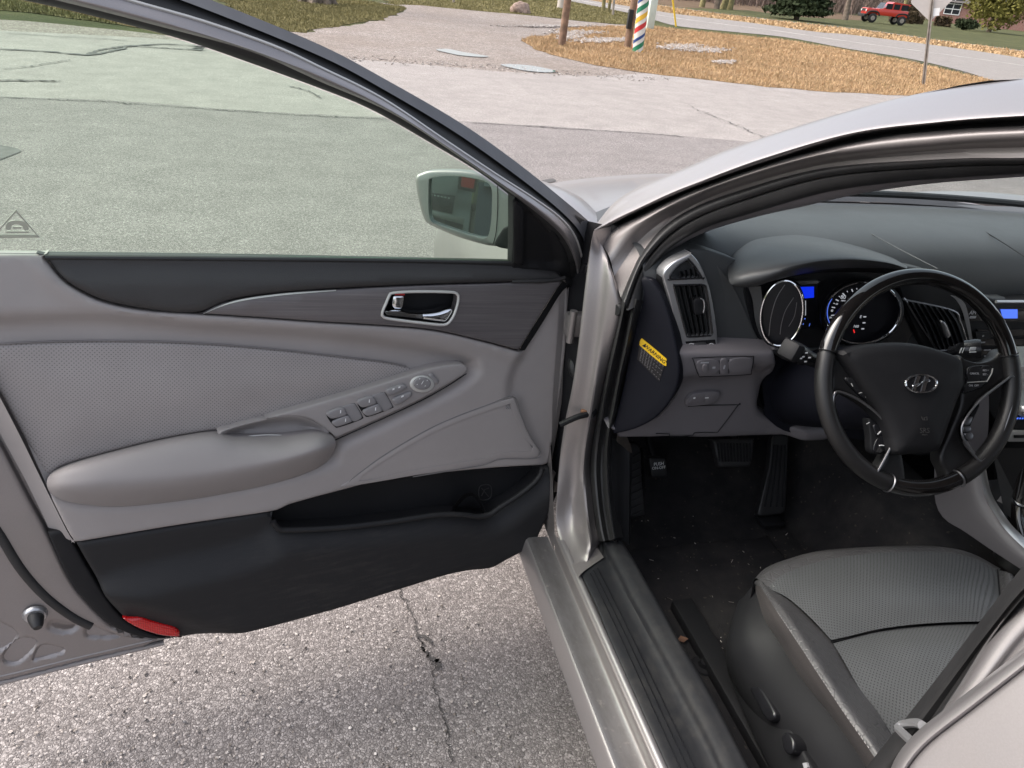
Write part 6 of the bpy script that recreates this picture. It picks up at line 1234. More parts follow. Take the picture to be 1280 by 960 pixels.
part('cluster_ledge', [plate(VF, [(996, 413), (1026, 411), (1036, 428), (1040, 434), (985, 437), (990, 425)], h=.004, r=.002, off=-.014, res=.03, depth=.01)], 'black', clp); part('cluster_foot', [plate(VF, [(962, 436), (985, 437), (1045, 434), (1100, 432), (1105, 448), (1000, 447), (970, 443)], h=.004, r=.003, off=-.008, res=.03, depth=.01)], 'dash', clp)
# ---- steering wheel
RM, rm = .1780, .0138
def rim(a0, a1, mat, name, r_=rm, n=60, flat=1.0):
    A = np.linspace(rad(a0), rad(a1), n); V_ = []
    return part(name, [tube([SF.at(RM*math.cos(a), RM*math.sin(a), 0) for a in A], r_, 16)], mat, sw)
sw = part('steering_wheel', [tube([SF.at(RM*math.cos(a), RM*math.sin(a), -.001) for a in np.linspace(0, 2*math.pi, 121)[:-1]], rm-.0012, 16, closed=True)], 'leatherblk')
rim(16, 164, 'gloss', 'rim_gloss', rm+.0002, 90); rim(252, 293, 'gloss', 'rim_gloss', rm+.0002, 36)
rim(-64, 14.6, 'leatherblk', 'rim_leather', rm+.0009, 60); rim(165.4, 249.5, 'leatherblk', 'rim_leather', rm+.0009, 60)
SP = lambda a, b, n=.0: SF.px(a, b, n)
Sl = lambda pts, n=.0: [SP(a, b, n) for a, b in pts]
for aa in (16, 164): part('rim_ring', [tube([SF.at(RM*math.cos(rad(aa))+(rm+.0008)*math.cos(t)*math.cos(rad(aa)), RM*math.sin(rad(aa))+(rm+.0008)*math.cos(t)*math.sin(rad(aa)), (rm+.0008)*math.sin(t)) for t in np.linspace(0, 6.283, 25)[:-1]], .0008, 5, closed=True)], 'black', sw)
for aa in (251, 294): part('rim_ring', [tube([SF.at(RM*math.cos(rad(aa))+(rm+.0012)*math.cos(t)*math.cos(rad(aa)), RM*math.sin(rad(aa))+(rm+.0012)*math.cos(t)*math.sin(rad(aa)), (rm+.0012)*math.sin(t)) for t in np.linspace(0, 6.283, 25)[:-1]], .0016, 6, closed=True)], 'gunmetal', sw)
gs = []
for k in range(30):
    aa = rad(253+k*1.35); gs.append(box(SF.at((RM-rm*.9)*math.cos(aa), (RM-rm*.9)*math.sin(aa), rm*.45), (.0012, .003, .001), ax=[SF.u, SF.v, SF.n]))
part('stitching', gs, 'black', sw, smooth=False)
spl_ = [(1036, 448), (1043, 444), (1056, 437), (1064, 441), (1080, 470), (1105, 510), (1123, 550), (1130, 575), (1133, 600), (1128, 610), (1108, 604), (1095, 596), (1092, 592), (1100, 585), (1115, 557), (1115, 543), (1100, 521), (1075, 501), (1050, 489.5), (1041, 492), (1038, 470)]
part('spoke', [plate(SF, spl_, h=.006, r=.006, off=-.008, res=.007, depth=.02, n=130)], 'leatherblk', sw)
spr_ = [(1200, 447), (1208, 449), (1225, 453), (1242, 449), (1255, 436), (1268, 440), (1273, 458), (1271, 472), (1267, 468.5), (1257, 474.5), (1225, 499.5), (1205, 524.5), (1200.5, 540), (1206.5, 555), (1221, 575.5), (1216, 590), (1204, 602), (1188, 603), (1183, 590), (1176, 570), (1190, 535), (1202, 500)]
part('spoke', [plate(SF, spr_, h=.006, r=.006, off=-.008, res=.007, depth=.02, n=130)], 'leatherblk', sw)
hub = [(1054, 441), (1058, 437), (1075, 432), (1095, 429), (1130, 427.5), (1160, 431), (1190, 440), (1204, 447), (1209, 457), (1209, 482), (1200, 506), (1190, 535), (1182, 557), (1174, 565.5), (1150, 568), (1126, 570), (1120, 565), (1116, 545), (1105, 517), (1087, 490), (1068, 462)]
part('airbag_pad', [plate(SF, hub, h=.022, r=.016, off=.004, res=.008, depth=.02, n=120, hf=lambda V2, d: .010*sstep(d/.06))], 'black', sw)
part('hub_back', [plate(SF, [(1066, 450), (1130, 436), (1196, 452), (1200, 500), (1180, 560), (1128, 564), (1105, 510)], h=.002, r=0, off=-.055, res=.05, depth=.02), loft([[SF.at(math.cos(a)*.05, math.sin(a)*.05-.005, d) for a in np.linspace(0, 6.283, 24)[:-1]] for d in (0, -.07)], 30, 2, closed=True)], 'black', sw)
# emblem: slanted H in an oval
EO = .0405; ec = (1151.5, 479.5)
part('emblem_back', [plate(SF, [(ec[0]+19.5*math.cos(t), ec[1]-11.2*math.sin(t)) for t in np.linspace(0, 6.283, 25)[:-1]], h=.001, r=0, off=EO-.0012, res=.03, depth=.004)], 'blacksmooth', sw)
part('emblem', [tube(Sl([(ec[0]+19.5*math.cos(t), ec[1]-11.2*math.sin(t)) for t in np.linspace(0, 6.283, 33)[:-1]], EO), .0016, 8, closed=True, n=60), plate(SF, [(1141, 489), (1145, 489), (1151.5, 470.5), (1147, 469.5)], h=.003, r=.001, off=EO-.001, smooth=False, res=.02, depth=.002), plate(SF, [(1152, 489.5), (1156.5, 489), (1162, 470.2), (1157.5, 470)], h=.003, r=.001, off=EO-.001, smooth=False, res=.02, depth=.002), plate(SF, [(1141, 482), (1146, 484), (1154, 478.5), (1162, 477.5), (1163, 474.5), (1157, 475), (1150, 479)], h=.0032, r=.001, off=EO-.001, res=.02, depth=.002)], 'chrome', sw)
part('lettering', [text('SRS', SF, *SF.to2(SP(1156.5, 538.5, EO)), .012, EO-.0008), text('AIRBAG', SF, *SF.to2(SP(1156.5, 543.5, EO)), .003, EO-.0008), tube(Sl([(1152, 521), (1154, 525)], EO-.0005), .0008, 5), tube(Sl([(1155, 522.5), (1158.5, 521), (1159, 525), (1155.5, 525)], EO-.0005), .0006, 5, closed=True)], 'charcoal', sw, smooth=False)
# silver loops of the lower spokes, button pods
loopL = [(1042, 493), (1050, 489), (1075, 500), (1100, 520), (1115, 542), (1116, 554), (1098, 589), (1092, 591), (1070, 572), (1051, 545), (1042, 514)]
loopR = [(1267, 469), (1257, 475), (1225, 500), (1205, 525), (1201, 540), (1207, 555), (1222, 575), (1229, 575), (1249, 551), (1264, 513), (1270, 480)]
for lp_, cx_, cy_, ba, bb, bc in (([(1078+(a-1078)*.985, 541+(b-541)*.985) for a, b in loopL], 1076, 540, [(1086, 523), (1097, 529), (1111, 544), (1111, 553), (1104, 567), (1090, 565), (1088, 545)], 0, 1), ([(1234+(a-1234)*.97, 523+(b-523)*.985) for a, b in loopR], 1236, 522, [(1226, 505), (1213, 517), (1205, 530), (1204, 541), (1212, 550), (1217, 548), (1213, 536)], 0, 1)):
    part('spoke_loop', [tube(Sl(lp_, .011), .0020, 8, closed=True, n=90)], 'gunmetal', sw)
    part('loop_lining', [loft([Sl(lp_, .010), Sl([(cx_+(a-cx_)*.93, cy_+(b-cy_)*.93) for a, b in lp_], -.012)], 70, 2, closed=True)], 'gunmetal', sw)
    part('thumb_panel', [plate(SF, ba, h=.004, r=.003, off=-.008, res=.008, depth=.012)], 'black', sw)
for s_ in ([(1092, 532), (1099, 531), (1108, 542), (1097, 546)], [(1097, 548), (1109, 546), (1110, 553), (1104, 565), (1092, 564)]): part('wheel_button', [plate(SF, s_, h=.003, r=.0015, off=-.004, res=.01, depth=.004)], 'blacksmooth', sw)
for s_ in ([(1205, 533), (1213, 533), (1214, 539), (1205, 540)], [(1206, 542), (1215, 541), (1217, 547), (1211, 551)], [(1207, 524), (1216, 521), (1213, 530), (1206, 531)]): part('wheel_button', [plate(SF, s_, h=.003, r=.0015, off=-.004, res=.01, depth=.004)], 'gunmetal', sw)
part('switch_mark', [tube(Sl([(1097, 543), (1099, 541), (1101, 539)], .0), .0009, 5), tube(Sl([(1099, 557), (1102, 556.5), (1105, 557)], .0), .0009, 5), tube(Sl([(1083, 530), (1087, 528)], .0), .0006, 5)], 'white', sw)
podL = [(1056, 473), (1070, 472), (1076, 477), (1094, 501), (1086, 502), (1073, 493)]
podR = [(1211.5, 459), (1238, 457), (1241.5, 460), (1240, 467), (1232, 481), (1206, 492), (1209, 477)]
for s_ in (podL, podR): part('switch_pod', [plate(SF, s_, h=.004, r=.002, off=-.001, res=.01, depth=.006)], 'blacksmooth', sw)
for s_ in ([(1058, 474), (1069, 473.5), (1081, 488), (1072, 490)], [(1074, 492), (1082, 490), (1092, 500.5), (1086, 500.5)], [(1213, 460), (1226, 459), (1225, 475.5), (1211, 477)], [(1228, 459), (1239, 458.5), (1238, 466), (1233, 475), (1227, 475.5)], [(1210.5, 479), (1233, 477.5), (1230, 481), (1207.5, 490.5)]): part('wheel_button', [plate(SF, s_, h=.003, r=.0012, off=.002, res=.01, depth=.004)], 'black', sw)
part('lettering', [text('CANCEL', SF, *SF.to2(SP(1218.5, 467, .006)), .0048, .0055), text('RES +', SF, *SF.to2(SP(1232.5, 463, .006)), .0048, .0055), text('SET -', SF, *SF.to2(SP(1232, 468, .006)), .0048, .0055), text('ON  OFF', SF, *SF.to2(SP(1217.5, 482, .006)), .005, .0055)], 'greyprint', sw, smooth=False)
part('switch_mark', [tube(Sl([(1064, 479), (1066, 483)], .006), .0008, 5), tube(Sl([(1073, 478), (1074, 480)], .006), .0008, 5), box(SP(1083.5, 496, .006), (.005, .001, .002)), tube(Sl([(1074, 491.5), (1082, 489.5)], .005), .0009, 5), tube(Sl([(1209.5, 478), (1234, 476.5)], .005), .0009, 5), tube(Sl([(1241, 460.5), (1239.5, 467), (1233.5, 477)], .005), .0009, 5)], 'pearl', sw)

# ---- centre stack: vent, display, buttons, screen
cst = part('center_stack', [plate(VF, [(1125, 352), (1180, 345), (1245, 376), (1300, 376), (1420, 372), (1440, 560), (1400, 700), (1290, 700), (1258, 560), (1240, 520), (1205, 470), (1165, 450)], h=.004, r=.004, off=-.010, res=.05, depth=.05)], 'black')
cvn = [(1132, 375), (1132, 375), (1190, 388), (1200, 402), (1211, 437), (1211, 437), (1172, 438), (1172, 438), (1150, 405)]
part('vent_frame', [tube(Vl(cvn, -.002), .0022, 6, closed=True, n=70)], 'gunmetal', cst)
part('vent_box', [plate(VF, cvn, h=.0005, r=0, off=-.0055, res=.05, depth=.001)], 'blacksmooth', cst)
for k in range(7):
    t = (k+.3)/7; a0, a1_ = 1137+t*52, 1165+t*45; part('vent_slat', [thick(loft([Vl([(a0, 377+t*10), ((a0+a1_)/2+2, 405), (a1_+2, 437)], .006), Vl([(a0+4, 377+t*10), ((a0+a1_)/2+6, 405), (a1_+5, 437)], -.006)], 12, 2), .0012)], 'black', cst)
part('vent_tab', [plate(VF, [(1177, 404), (1182, 403), (1189, 418), (1188, 422), (1183, 422)], h=.008, r=.003, off=.002, res=.01, depth=.008)], 'gunmetal', cst)
part('stack_edge', [loft([Vl([(1188, 369), (1196, 376), (1204, 392), (1213, 430)], .004), Vl([(1194, 370), (1204, 377), (1209, 388), (1215, 420), (1216, 432)], .006)], 24, 2)], 'silver', cst)
part('stack_top', [tube(Vl([(1245, 377), (1280, 377), (1340, 377), (1420, 376)], .006), .0035, 8, n=12)], 'silver', cst)
part('info_display', [plate(VF, [(1204, 385), (1300, 386), (1420, 386), (1420, 402), (1300, 402), (1206, 401)], h=.003, r=.001, off=-.004, smooth=False, res=.05, depth=.004)], 'blacksmooth', cst)
part('clock_screen', [plate(VF, [(1251.5, 387), (1272, 387), (1272, 398), (1254, 398)], h=.001, r=0, off=.0, smooth=False, res=.05, depth=.001)], 'blue2', cst)
part('lettering', [text('AM', VF, *VF.to2(V(1216, 391, 0)), .012, .0002), box(V(1216, 396.5, .0005), (.016, .001, .005))], 'greyprint', cst, smooth=False)
for y0_ in (412, 424, 436): part('stack_button', [plate(VF, [(1222, y0_), (1300, y0_), (1300, y0_+8), (1226, y0_+8)], h=.004, r=.001, off=-.004, smooth=False, res=.05, depth=.004)], 'blacksmooth', cst)
part('stack_button', [plate(VF, [(1220, 416), (1238, 415.5), (1239, 424), (1222, 424)], h=.004, r=.001, off=.0, smooth=False, res=.05, depth=.004)], 'black', cst)
part('switch_mark', [box(V(1229, 420, .0045), (.004, .0006, .003)), box(V(1228, 428, .002), (.014, .0006, .003)), box(V(1234, 437.5, .002), (.018, .0006, .0024)), box(V(1233, 445, .002), (.012, .0006, .002))], 'greyprint', cst, smooth=False)
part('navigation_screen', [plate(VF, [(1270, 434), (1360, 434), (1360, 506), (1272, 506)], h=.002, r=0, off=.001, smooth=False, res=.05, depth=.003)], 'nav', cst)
for k in range(4): part('stack_button', [plate(VF, [(1271, 459+k*7.5), (1284, 459+k*7.5), (1284, 465+k*7.5), (1272, 465+k*7.5)], h=.004, r=.001, off=.003, smooth=False, res=.05, depth=.004)], 'silver', cst)
part('climate_panel', [plate(VF, [(1264, 514), (1300, 506), (1400, 506), (1400, 536), (1268, 536)], h=.006, r=.002, off=-.002, smooth=False, res=.05, depth=.004)], 'black', cst)
part('climate_knob', [lathe([(0, .012), (.012, .012), (.016, .006), (.016, -.004)], V(1279, 512, .004), VF.n, 20)], 'silver', cst); part('climate_print', [box(V(1272+k*3.2, 523, .005), (.004, .0006, .004)) for k in range(4)], 'blue2', cst, smooth=False)
part('stack_lower_trim', [plate(VF, [(1250, 541), (1262, 540), (1420, 540), (1420, 552), (1262, 552.5), (1254, 549)], h=.006, r=.002, off=.004, smooth=False, res=.05, depth=.006)], 'pearl', cst); part('drawer_slot', [plate(VF, [(1268, 544), (1300, 544), (1300, 547.5), (1268, 547.5)], h=.001, r=0, off=.0105, smooth=False, res=.05, depth=.001)], 'black', cst)
# inner cheek seen through the wheel
part('stack_cheek', [plate(VF, [(1210, 500), (1232, 470), (1236, 520), (1230, 560), (1206, 565)], h=.001, r=0, off=-.006, res=.05, depth=.002)], 'dashlow', cst)
# ---- centre console
cx0 = [(1184, 560), (1196, 590), (1212, 622), (1238, 655), (1262, 680), (1310, 722), (1380, 780)]
cx1 = [(1222, 572), (1226, 595), (1232, 622), (1245, 645), (1262, 668), (1310, 712), (1380, 770)]
cx1b = [(1231, 572), (1234, 595), (1240, 618), (1253, 640), (1270, 662), (1316, 704), (1385, 760)]
CXf = lambda pts, xs: [P(a, b, x=x) for (a, b), x in zip(pts, xs)]
con = part('center_console', [loft([CXf([(1168, 580), (1169, 625), (1180, 648), (1205, 664), (1240, 688), (1300, 728), (1380, 790)], [-.045]*7), CXf([(1205, 568), (1208, 600), (1218, 634), (1238, 658), (1256, 678), (1305, 718), (1380, 780)], [-.052]*7), CXf(cx1, [-.04]*7)], 30, 4)], 'dashlow')
part('console_strip', [loft([CXf(cx1, [-.042]*7), CXf([((a+c)/2, (b+d)/2) for (a, b), (c, d) in zip(cx1, cx1b)], [-.034]*7), CXf(cx1b, [-.022]*7)], 40, 3)], 'silver', con)
part('console_top', [loft([[q+np.array([.01, 0, -.06]) for q in CXf(cx1b, [-.022]*7)], [q+np.array([.30, 0, -.06]) for q in CXf(cx1b, [-.022]*7)]], 20, 2)], 'black', con)
part('console_panel', [G([P(1246, 626, x=.02), P(1275, 590, x=.08), P(1330, 600, x=.1), P(1330, 660, x=.06), P(1275, 640, x=.02)], [(0, 1, 2, 3, 4)])], 'dashlow', con, smooth=False)
q = P(1282, 690, x=.03); part('gear_lever', [tube([q, P(1276, 650, x=.03), P(1278, 622, x=.03), P(1290, 585, x=.03)], [.030, .024, .018, .022], 14, n=18)], 'gloss', con); part('gear_boot', [lathe([(.05, 0), (.042, .03), (.036, .06), (.03, .075)], q-ZV*.03, ZV, 20)], 'leatherblk', con); part('lever_ring', [lathe([(.0205, 0), (.0215, .004), (.0205, .008)], P(1277, 629, x=.03), ZV, 20)], 'chrome', con)
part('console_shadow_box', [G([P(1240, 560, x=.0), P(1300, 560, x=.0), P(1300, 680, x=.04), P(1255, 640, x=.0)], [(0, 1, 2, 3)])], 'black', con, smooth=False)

# ---- driver's seat
def Z(pts, z): return [P(a, b, z=z_) for (a, b), z_ in zip(pts, z if hasattr(z, '__len__') else [z]*len(pts))]
# cushion as a grid of rows running front to back (each from near bolster seam to far side)
fr_ = [(960, 733), (976, 712), (1000, 701), (1040, 692), (1088, 686), (1140, 684), (1180, 685), (1215, 694), (1246, 710)]
rows_px = [([(959, 735), (976, 720), (1004, 708), (1044, 698), (1088, 692), (1140, 690), (1182, 691), (1216, 698), (1248, 714)], [.500, .508, .515, .52, .522, .522, .52, .517, .51]),
           ([(984, 747), (1008, 741), (1040, 733), (1075, 727), (1112, 722), (1150, 720), (1186, 720), (1220, 726), (1249, 736)], [.515, .522, .528, .532, .534, .534, .532, .528, .52]),
           ([(1013, 772), (1035, 767), (1064, 760), (1095, 755), (1128, 752), (1160, 750), (1194, 750), (1225, 752), (1252, 758)], [.52, .525, .53, .534, .536, .536, .534, .53, .522]),
           ([(1039, 800), (1062, 795), (1090, 788), (1120, 783), (1150, 780), (1182, 778), (1212, 777), (1240, 777), (1262, 780)], [.518, .520, .522, .524, .525, .525, .524, .522, .52])]
rows2 = [([(1041, 804), (1064, 798), (1092, 791), (1122, 786), (1152, 783), (1184, 781), (1214, 780), (1242, 780), (1264, 783)], [.513, .515, .516, .517, .518, .518, .517, .516, .515]),
         ([(1054, 825), (1080, 820), (1108, 815), (1136, 811), (1166, 809), (1198, 808), (1228, 808), (1256, 810), (1280, 814)], [.518, .522, .526, .53, .532, .532, .53, .526, .52]),
         ([(1075, 862), (1102, 858), (1130, 854), (1158, 851), (1188, 850), (1220, 850), (1250, 852), (1280, 856), (1305, 862)], [.515, .52, .524, .528, .53, .53, .528, .524, .518]),
         ([(1098, 895), (1126, 892), (1155, 890), (1184, 888), (1215, 888), (1248, 889), (1280, 893), (1310, 898), (1335, 905)], [.51, .514, .52, .524, .526, .526, .524, .52, .51]),
         ([(1140, 955), (1170, 955), (1200, 955), (1232, 956), (1264, 958), (1300, 962), (1330, 968), (1360, 976), (1385, 985)], [.50, .50, .505, .51, .51, .51, .51, .505, .50])]
seat = part('driver_seat', [loft([Z(a, z) for a, z in rows_px], 40, 8)], 'perfseat')
part('cushion_rear', [loft([Z(a, z) for a, z in rows2], 40, 8)], 'perfseat', seat)
# front roll of the cushion
f0 = [(949, 724), (962, 711), (985, 701), (1026, 690), (1088, 684.5), (1140, 683), (1180, 684), (1214, 691.5), (1250, 711)]
part('cushion_front', [loft([Z(*rows_px[0]), Z(f0, [.49, .495, .50, .505, .508, .508, .505, .50, .495]), [q+np.array([0, .012, -.03]) for q in Z(f0, .48)], [q+np.array([0, -.03, -.16]) for q in Z(f0, .48)]], 40, 5)], 'leather', seat)
# left bolster: from seam up over the edge and down to the plastic base
b_in = [(960, 734), (992, 752), (1022, 781), (1040, 803), (1067, 847), (1097, 889), (1113, 917), (1150, 975)]
b_m = [(956, 732), (983, 757), (1009, 789), (1030, 820), (1055, 860), (1085, 903), (1102, 930), (1138, 985)]
b_st = [(950, 733), (963, 752), (980, 778), (1000, 808), (1024, 845), (1056, 893), (1086, 936), (1118, 985)]
b_lo = [(942, 731), (947, 748), (956, 775), (976, 806), (1003, 850), (1038, 894), (1072, 942), (1100, 985)]
part('bolster', [loft([Z(b_in, [.500, .508, .510, .512, .512, .510, .508, .505]), Z(b_m, [.502, .525, .535, .54, .545, .548, .55, .55]), Z([((a*.5+c*.5), (b*.5+d*.5)) for (a, b), (c, d) in zip(b_m, b_st)], [.500, .53, .545, .552, .558, .562, .565, .565]), Z(b_st, [.495, .52, .535, .545, .552, .558, .56, .56])], 60, 6)], 'leather', seat)
part('bolster_side', [loft([Z(b_st, [.495, .52, .535, .545, .552, .558, .56, .56]), Z([((a*.5+c*.5), (b*.5+d*.5)) for (a, b), (c, d) in zip(b_st, b_lo)], [.47, .49, .50, .505, .51, .515, .52, .52]), Z(b_lo, [.43, .44, .44, .44, .44, .44, .44, .44])], 60, 5)], 'leatherside', seat)
cA = [P(960, 734, z=.50), P(955, 733, z=.502), P(950, 733, z=.495), P(946, 732, z=.47), P(942, 731, z=.43), P(942, 731, z=.43)+np.array([0, 0, -.05])]
cB = [P(959, 735, z=.50), P(954, 729, z=.497), P(949, 724, z=.49), P(949, 724, z=.48)+np.array([0, .010, -.02]), P(949, 724, z=.48)+np.array([0, .006, -.06]), P(949, 724, z=.48)+np.array([0, -.01, -.11])]
part('cushion_corner', [loft([cA, cB], 24, 5)], 'leather', seat)
part('seam', [tube(Z(b_in, [.501, .508, .509, .511, .511, .509, .507, .504]), .0010, 6, n=60), tube([q+ZV*-.001 for q in Z([(1039, 802), (1064, 796.5), (1092, 789.5), (1122, 784.5), (1152, 781.5), (1184, 779.5), (1214, 778.5), (1242, 778.5)], .517)], .0009, 6, n=50), tube(Z([(1247, 712), (1249, 736), (1252, 758), (1262, 780)], [.511, .521, .523, .52]), .0013, 6, n=20)], 'black', seat)
def stitch(path, n, off=0.0):
    Q = catmull(path, n*2+1); return [tube([Q[2*i], Q[2*i+1]], .0009, 4) for i in range(n)]
part('stitching', stitch([q+ZV*.0015 for q in Z([(955, 739), (966, 757), (982, 781), (1003, 812), (1027, 849), (1058, 896), (1088, 939)], [.500, .521, .535, .545, .552, .558, .561])], 55)+stitch([q+ZV*.001 for q in Z([(966, 733), (992, 747), (1024, 777)], [.503, .511, .514])], 16), 'thread', seat)
part('far_bolster', [loft([Z([(1248, 713), (1250, 736), (1254, 760), (1266, 783), (1300, 830)], [.511, .521, .523, .52, .52]), Z([(1258, 715), (1262, 732), (1270, 752), (1285, 775), (1320, 820)], .54), Z([(1268, 722), (1275, 738), (1285, 755), (1300, 775), (1340, 815)], .52), Z([(1270, 745), (1280, 760), (1290, 775), (1305, 795), (1345, 835)], .35)], 30, 5)], 'leather', seat)
# plastic base with switches
p0_ = [(a+5, b-5) for a, b in b_lo]
p1_ = [(930, 745), (927, 770), (928, 800), (940, 835), (968, 885), (1005, 935), (1035, 975), (1060, 1010)]
p2_ = [(922, 756), (911, 790), (907, 822), (915, 850), (938, 890), (972, 945), (995, 985), (1020, 1025)]
part('seat_base', [loft([Z(p0_, .445), Z(b_lo, .437), Z(p1_, [.40, .41, .40, .38, .37, .37, .37, .37]), Z(p2_, [.36, .35, .33, .31, .30, .29, .29, .29]), [q+np.array([.03, -.01, -.05]) for q in Z(p2_, .26)]], 50, 6)], 'black', seat)
BF = Frame(Z([(950, 880)], .33)[0], unit(np.array([-.15, -1, -.03])), unit(np.array([.35, 0, 1])))
if (CAM-BF.o)@BF.n < 0: BF = Frame(BF.o, -BF.u, BF.v)
part('base_shield', [plate(BF, [(911, 832), (919, 827), (936, 831), (950, 845), (985, 905), (1012, 955), (1030, 990), (990, 1000), (960, 960), (930, 895), (914, 855)], h=.008, r=.005, off=-.004, res=.015, depth=.03)], 'black', seat)
part('seat_switch', [plate(BF, [(935, 852), (940, 849), (947, 853), (966, 886), (968, 895), (964, 901), (956, 899), (945, 880), (936, 862)], h=.018, r=.006, off=.004, res=.01, depth=.01)], 'blacksmooth', seat)
part('seat_switch', [plate(BF, [(976, 921), (982, 915), (988, 919), (992, 928), (991, 938), (986, 943), (979, 938)], h=.018, r=.005, off=.004, res=.01, depth=.01)], 'blacksmooth', seat)
part('switch_mark', [plate(BF, [(1003, 954), (1008, 953), (1010, 959), (1005, 961)], h=.002, r=0, off=.006, smooth=False, res=.02, depth=.002)], 'greyprint', seat)
part('seat_rail', [box((-.60, .72, .265), (.05, .75, .03), bev=.006), box((-.15, .72, .265), (.05, .75, .03), bev=.006), box((-.37, .62, .33), (.36, .5, .10), bev=.02)], 'black', seat)
# backrests and passenger seat (behind the pillar, partly out of view)
def backrest(x0, nm, par):
    return part(nm, [loft([[(x0+s*.25, .36-.05*abs(s)**2*-1+.05*(1-s*s)*-1, .50) for s in np.linspace(-1, 1, 13)], [(x0+s*.26, .22+.05*s*s, .75) for s in np.linspace(-1, 1, 13)], [(x0+s*.22, .12+.05*s*s, 1.02) for s in np.linspace(-1, 1, 13)], [(x0+s*.18, .04, 1.10) for s in np.linspace(-1, 1, 13)], [(x0+s*.22, -.02, 1.0) for s in np.linspace(-1, 1, 13)], [(x0+s*.26, .14, .5) for s in np.linspace(-1, 1, 13)]], 26, 6)], 'leather', par)
backrest(-.33, 'backrest', seat)
ps = part('passenger_seat', [loft([[(.37+s*.26, .92, .42) for s in np.linspace(-1, 1, 13)], [(.37+s*.26, .94, .49+.03*s*s) for s in np.linspace(-1, 1, 13)], [(.37+s*.26, .75, .52+.04*s*s) for s in np.linspace(-1, 1, 13)], [(.37+s*.26, .40, .50+.04*s*s) for s in np.linspace(-1, 1, 13)]], 26, 6)], 'perfseat')
backrest(.37, 'backrest', ps)
part('rear_seat', [loft([[(x, y, z) for x in np.linspace(-.7, .7, 9)] for y, z in ((-.25, .28), (-.22, .48), (-.5, .50), (-.75, .50), (-.9, .8), (-1.05, 1.0), (-1.3, 1.0))], 20, 4)], 'leather')

# seams moulded into the padded dash top, black band at the foot of the screen
part('airbag_seam', [tube([P(a, b, z=z_) for a, b, z_ in ((1203, 277, 1.0205), (1228, 288, 1.0245), (1258, 306, 1.0265), (1290, 327, 1.0255))], .0012, 6, n=24)], 'black', dash)
part('dash_crease', [tube([P(a, b, z=z_) for a, b, z_ in ((1078, 286, 1.0225), (1118, 308, 1.0265), (1172, 336, 1.0245))], .0009, 6, n=20)], 'dash', dash)
part('screen_band', [tube([(a, b-.012, c+.010) for a, b, c in rows[0]], .0085, 8, n=60)], 'rubber')
# ================================================================== parked car and added photographer stand-in, seen only in the door mirror
def simple_car(name, label, o, fwd, W, L, prof, roofp, mat, wheel_r=.36, group=None):
    f = unit(np.array([fwd[0], fwd[1], 0])); s_ = np.array([f[1], -f[0], 0]); t = thing(name, label, 'car', tuple(o))
    at = lambda a, b, c: np.asarray(o)+f*a+s_*b+ZV*c
    add('body', [loft([[at(a, y*W/2*k, c) for a, c in prof] for y, k in ((-1, .93), (-1, 1), (1, 1), (1, .93))] if False else [[at(a, y, c) for a, c in prof] for y in (-W/2, -W/2+.04, W/2-.04, W/2)], len(prof), 1, closed=True, cap=True)], mat, t, ang=35)
    add('cabin', [loft([[at(a, y*(1 if c < roofp[0][1]+.05 else .86), c) for a, c in roofp] for y in (-W/2+.06, W/2-.06)], len(roofp), 1, closed=True, cap=True)], MT['darkglass'], t, smooth=False)
    add('roof', [box(at(np.mean([q[0] for q in roofp[1:3]]), 0, roofp[1][1]+.01), (abs(roofp[1][0]-roofp[2][0])*1.02, W*.80, .05), bev=.02, ax=[f, s_, ZV])], mat, t)
    for a in (L*.2, L*.8):
        for y in (-1, 1):
            wh = add('wheel', [lathe([(.2, -.1), (wheel_r-.03, -.11), (wheel_r, -.07), (wheel_r, .07), (wheel_r-.03, .11), (.2, .1)], at(a, y*(W/2-.08), wheel_r), s_, 28)], MT['tyre'], t); add('rim', [lathe([(.0, y*.09), (.2, y*.085), (.21, 0)], at(a, y*(W/2-.08), wheel_r), s_, 20)], MT['silver'], wh)
    return t, at
rm0 = unit(mc-CAM); rr0 = rm0-2*(rm0@MF.n)*MF.n; rh = unit(np.array([rr0[0], rr0[1], 0])); DS = 8.0
pm0 = mc+rr0*(DS/np.linalg.norm(rr0[:2])); VFm = Frame(np.array([pm0[0], pm0[1], 0]), np.cross(ZV, -rh), ZV)
def MR(px, py, off=0.0):
    p = MF.px(px, py, 0.0); d = unit(p-CAM); r = d-2*(d@MF.n)*MF.n; o = VFm.o+VFm.n*off
    return VFm.to2(p+r*(((o-p)@VFm.n)/(r@VFm.n)))
def mplate(pts, h, off, mat, name, par, r=.006): add(name, [relief(VFm, np.array([MR(a, b, off+h) for a, b in pts]), h=h, r=r, off=off, res=.2, depth=.02)], MT[mat], par)
edge = MR(590, 250)[0]; left = MR(480, 250)[0]; sg_ = 1 if left > edge else -1
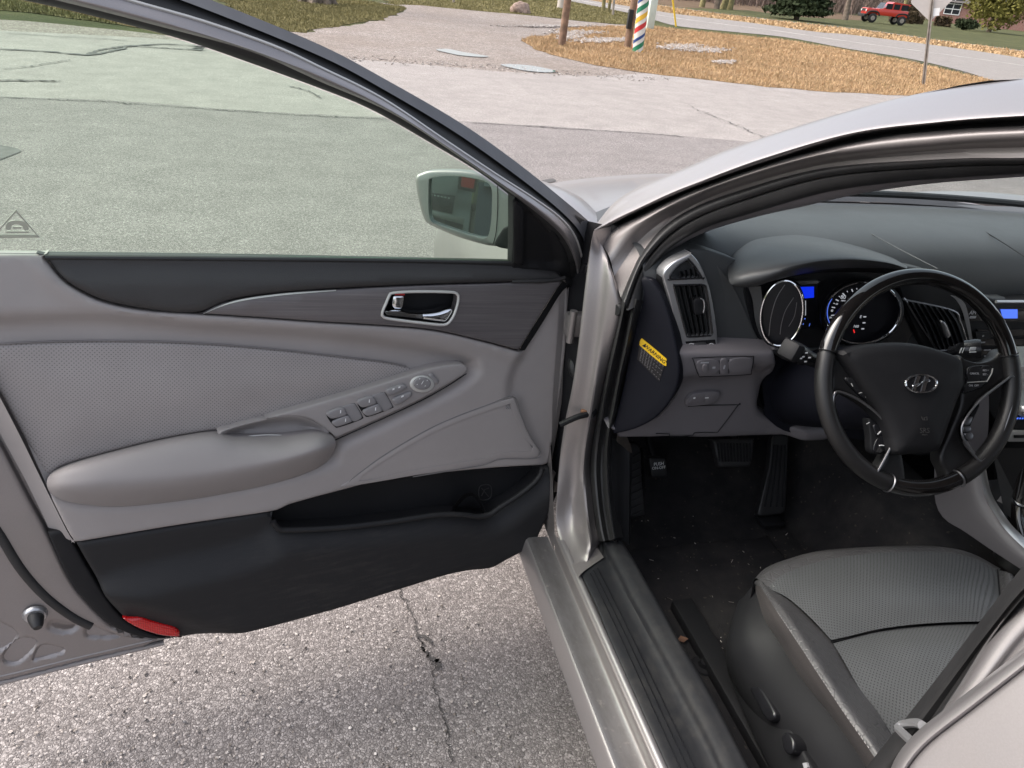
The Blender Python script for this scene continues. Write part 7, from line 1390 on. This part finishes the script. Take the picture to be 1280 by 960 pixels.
W_ = 1.9; oc = VFm.at(edge+sg_*W_/2, 0)-VFm.n*.10
suv, _ = simple_car('pale_suv', 'pale silver car reflected in the door mirror, red tail lamp', oc, -VFm.n, W_, 4.6, [(0, .35), (-.02, .9), (.05, 1.15), (3.3, 1.1), (4.5, .98), (4.6, .5), (4.5, .28), (.1, .28)], [(.12, 1.12), (.45, 1.72), (2.5, 1.74), (3.3, 1.1)], MT['suvwhite'])
mplate([(500, 205), (575, 212), (575, 222), (566, 268), (500, 256)], .012, -.10, 'suvwhite', 'tailgate', suv)
mplate([(500, 237), (536, 241), (569, 244.5), (565, 267.5), (536, 261), (500, 254)], .012, -.088, 'blacksmooth', 'badge_panel', suv, .003)
mplate([(500, 257), (536, 262), (581, 273), (579, 280), (536, 268), (500, 262)], .06, -.088, 'suvwhite', 'bumper', suv, .02)
mplate([(500, 264), (536, 269), (579, 281), (577, 296), (536, 290), (500, 285)], .03, -.088, 'tyre', 'bumper_lower', suv, .01)
mplate([(573.5, 220), (598, 222), (594, 241), (572, 236)], .012, -.095, 'blacksmooth', 'lamp_surround', suv, .003)
mplate([(577, 221), (594, 224), (592, 236), (576, 233)], .016, -.088, 'red', 'tail_lamp', suv, .004)
for k in range(6):
    a = 538+k*4.4; b = 243.2+k*.85
    mplate([(a, b-.7), (a+2.2, b-.45), (a+2.2, b+.9), (a, b+.7)], .004, -.076, 'white', 'badge_letter', suv, 0)
mplate([(552.2, 269.2), (554, 269.5), (554, 271), (552.2, 270.7)], .004, -.028, 'gunmetal', 'parking_sensor', suv, 0)
on = VFm.at(edge-sg_*.98, 0)+VFm.n*.6  # made-up car in place of the photographer's dark clothes in the mirror
nv, _ = simple_car('photographer_standin', 'added navy car standing in for the dark-clothed photographer in the door mirror', on, -VFm.n, 1.85, 4.5, [(0, .35), (-.02, .8), (.08, 1.05), (3.4, .98), (4.4, .8), (4.5, .5), (4.4, .26), (.1, .26)], [(.35, 1.02), (1.0, 1.42), (2.3, 1.45), (3.3, .98)], MT['navycloth'])
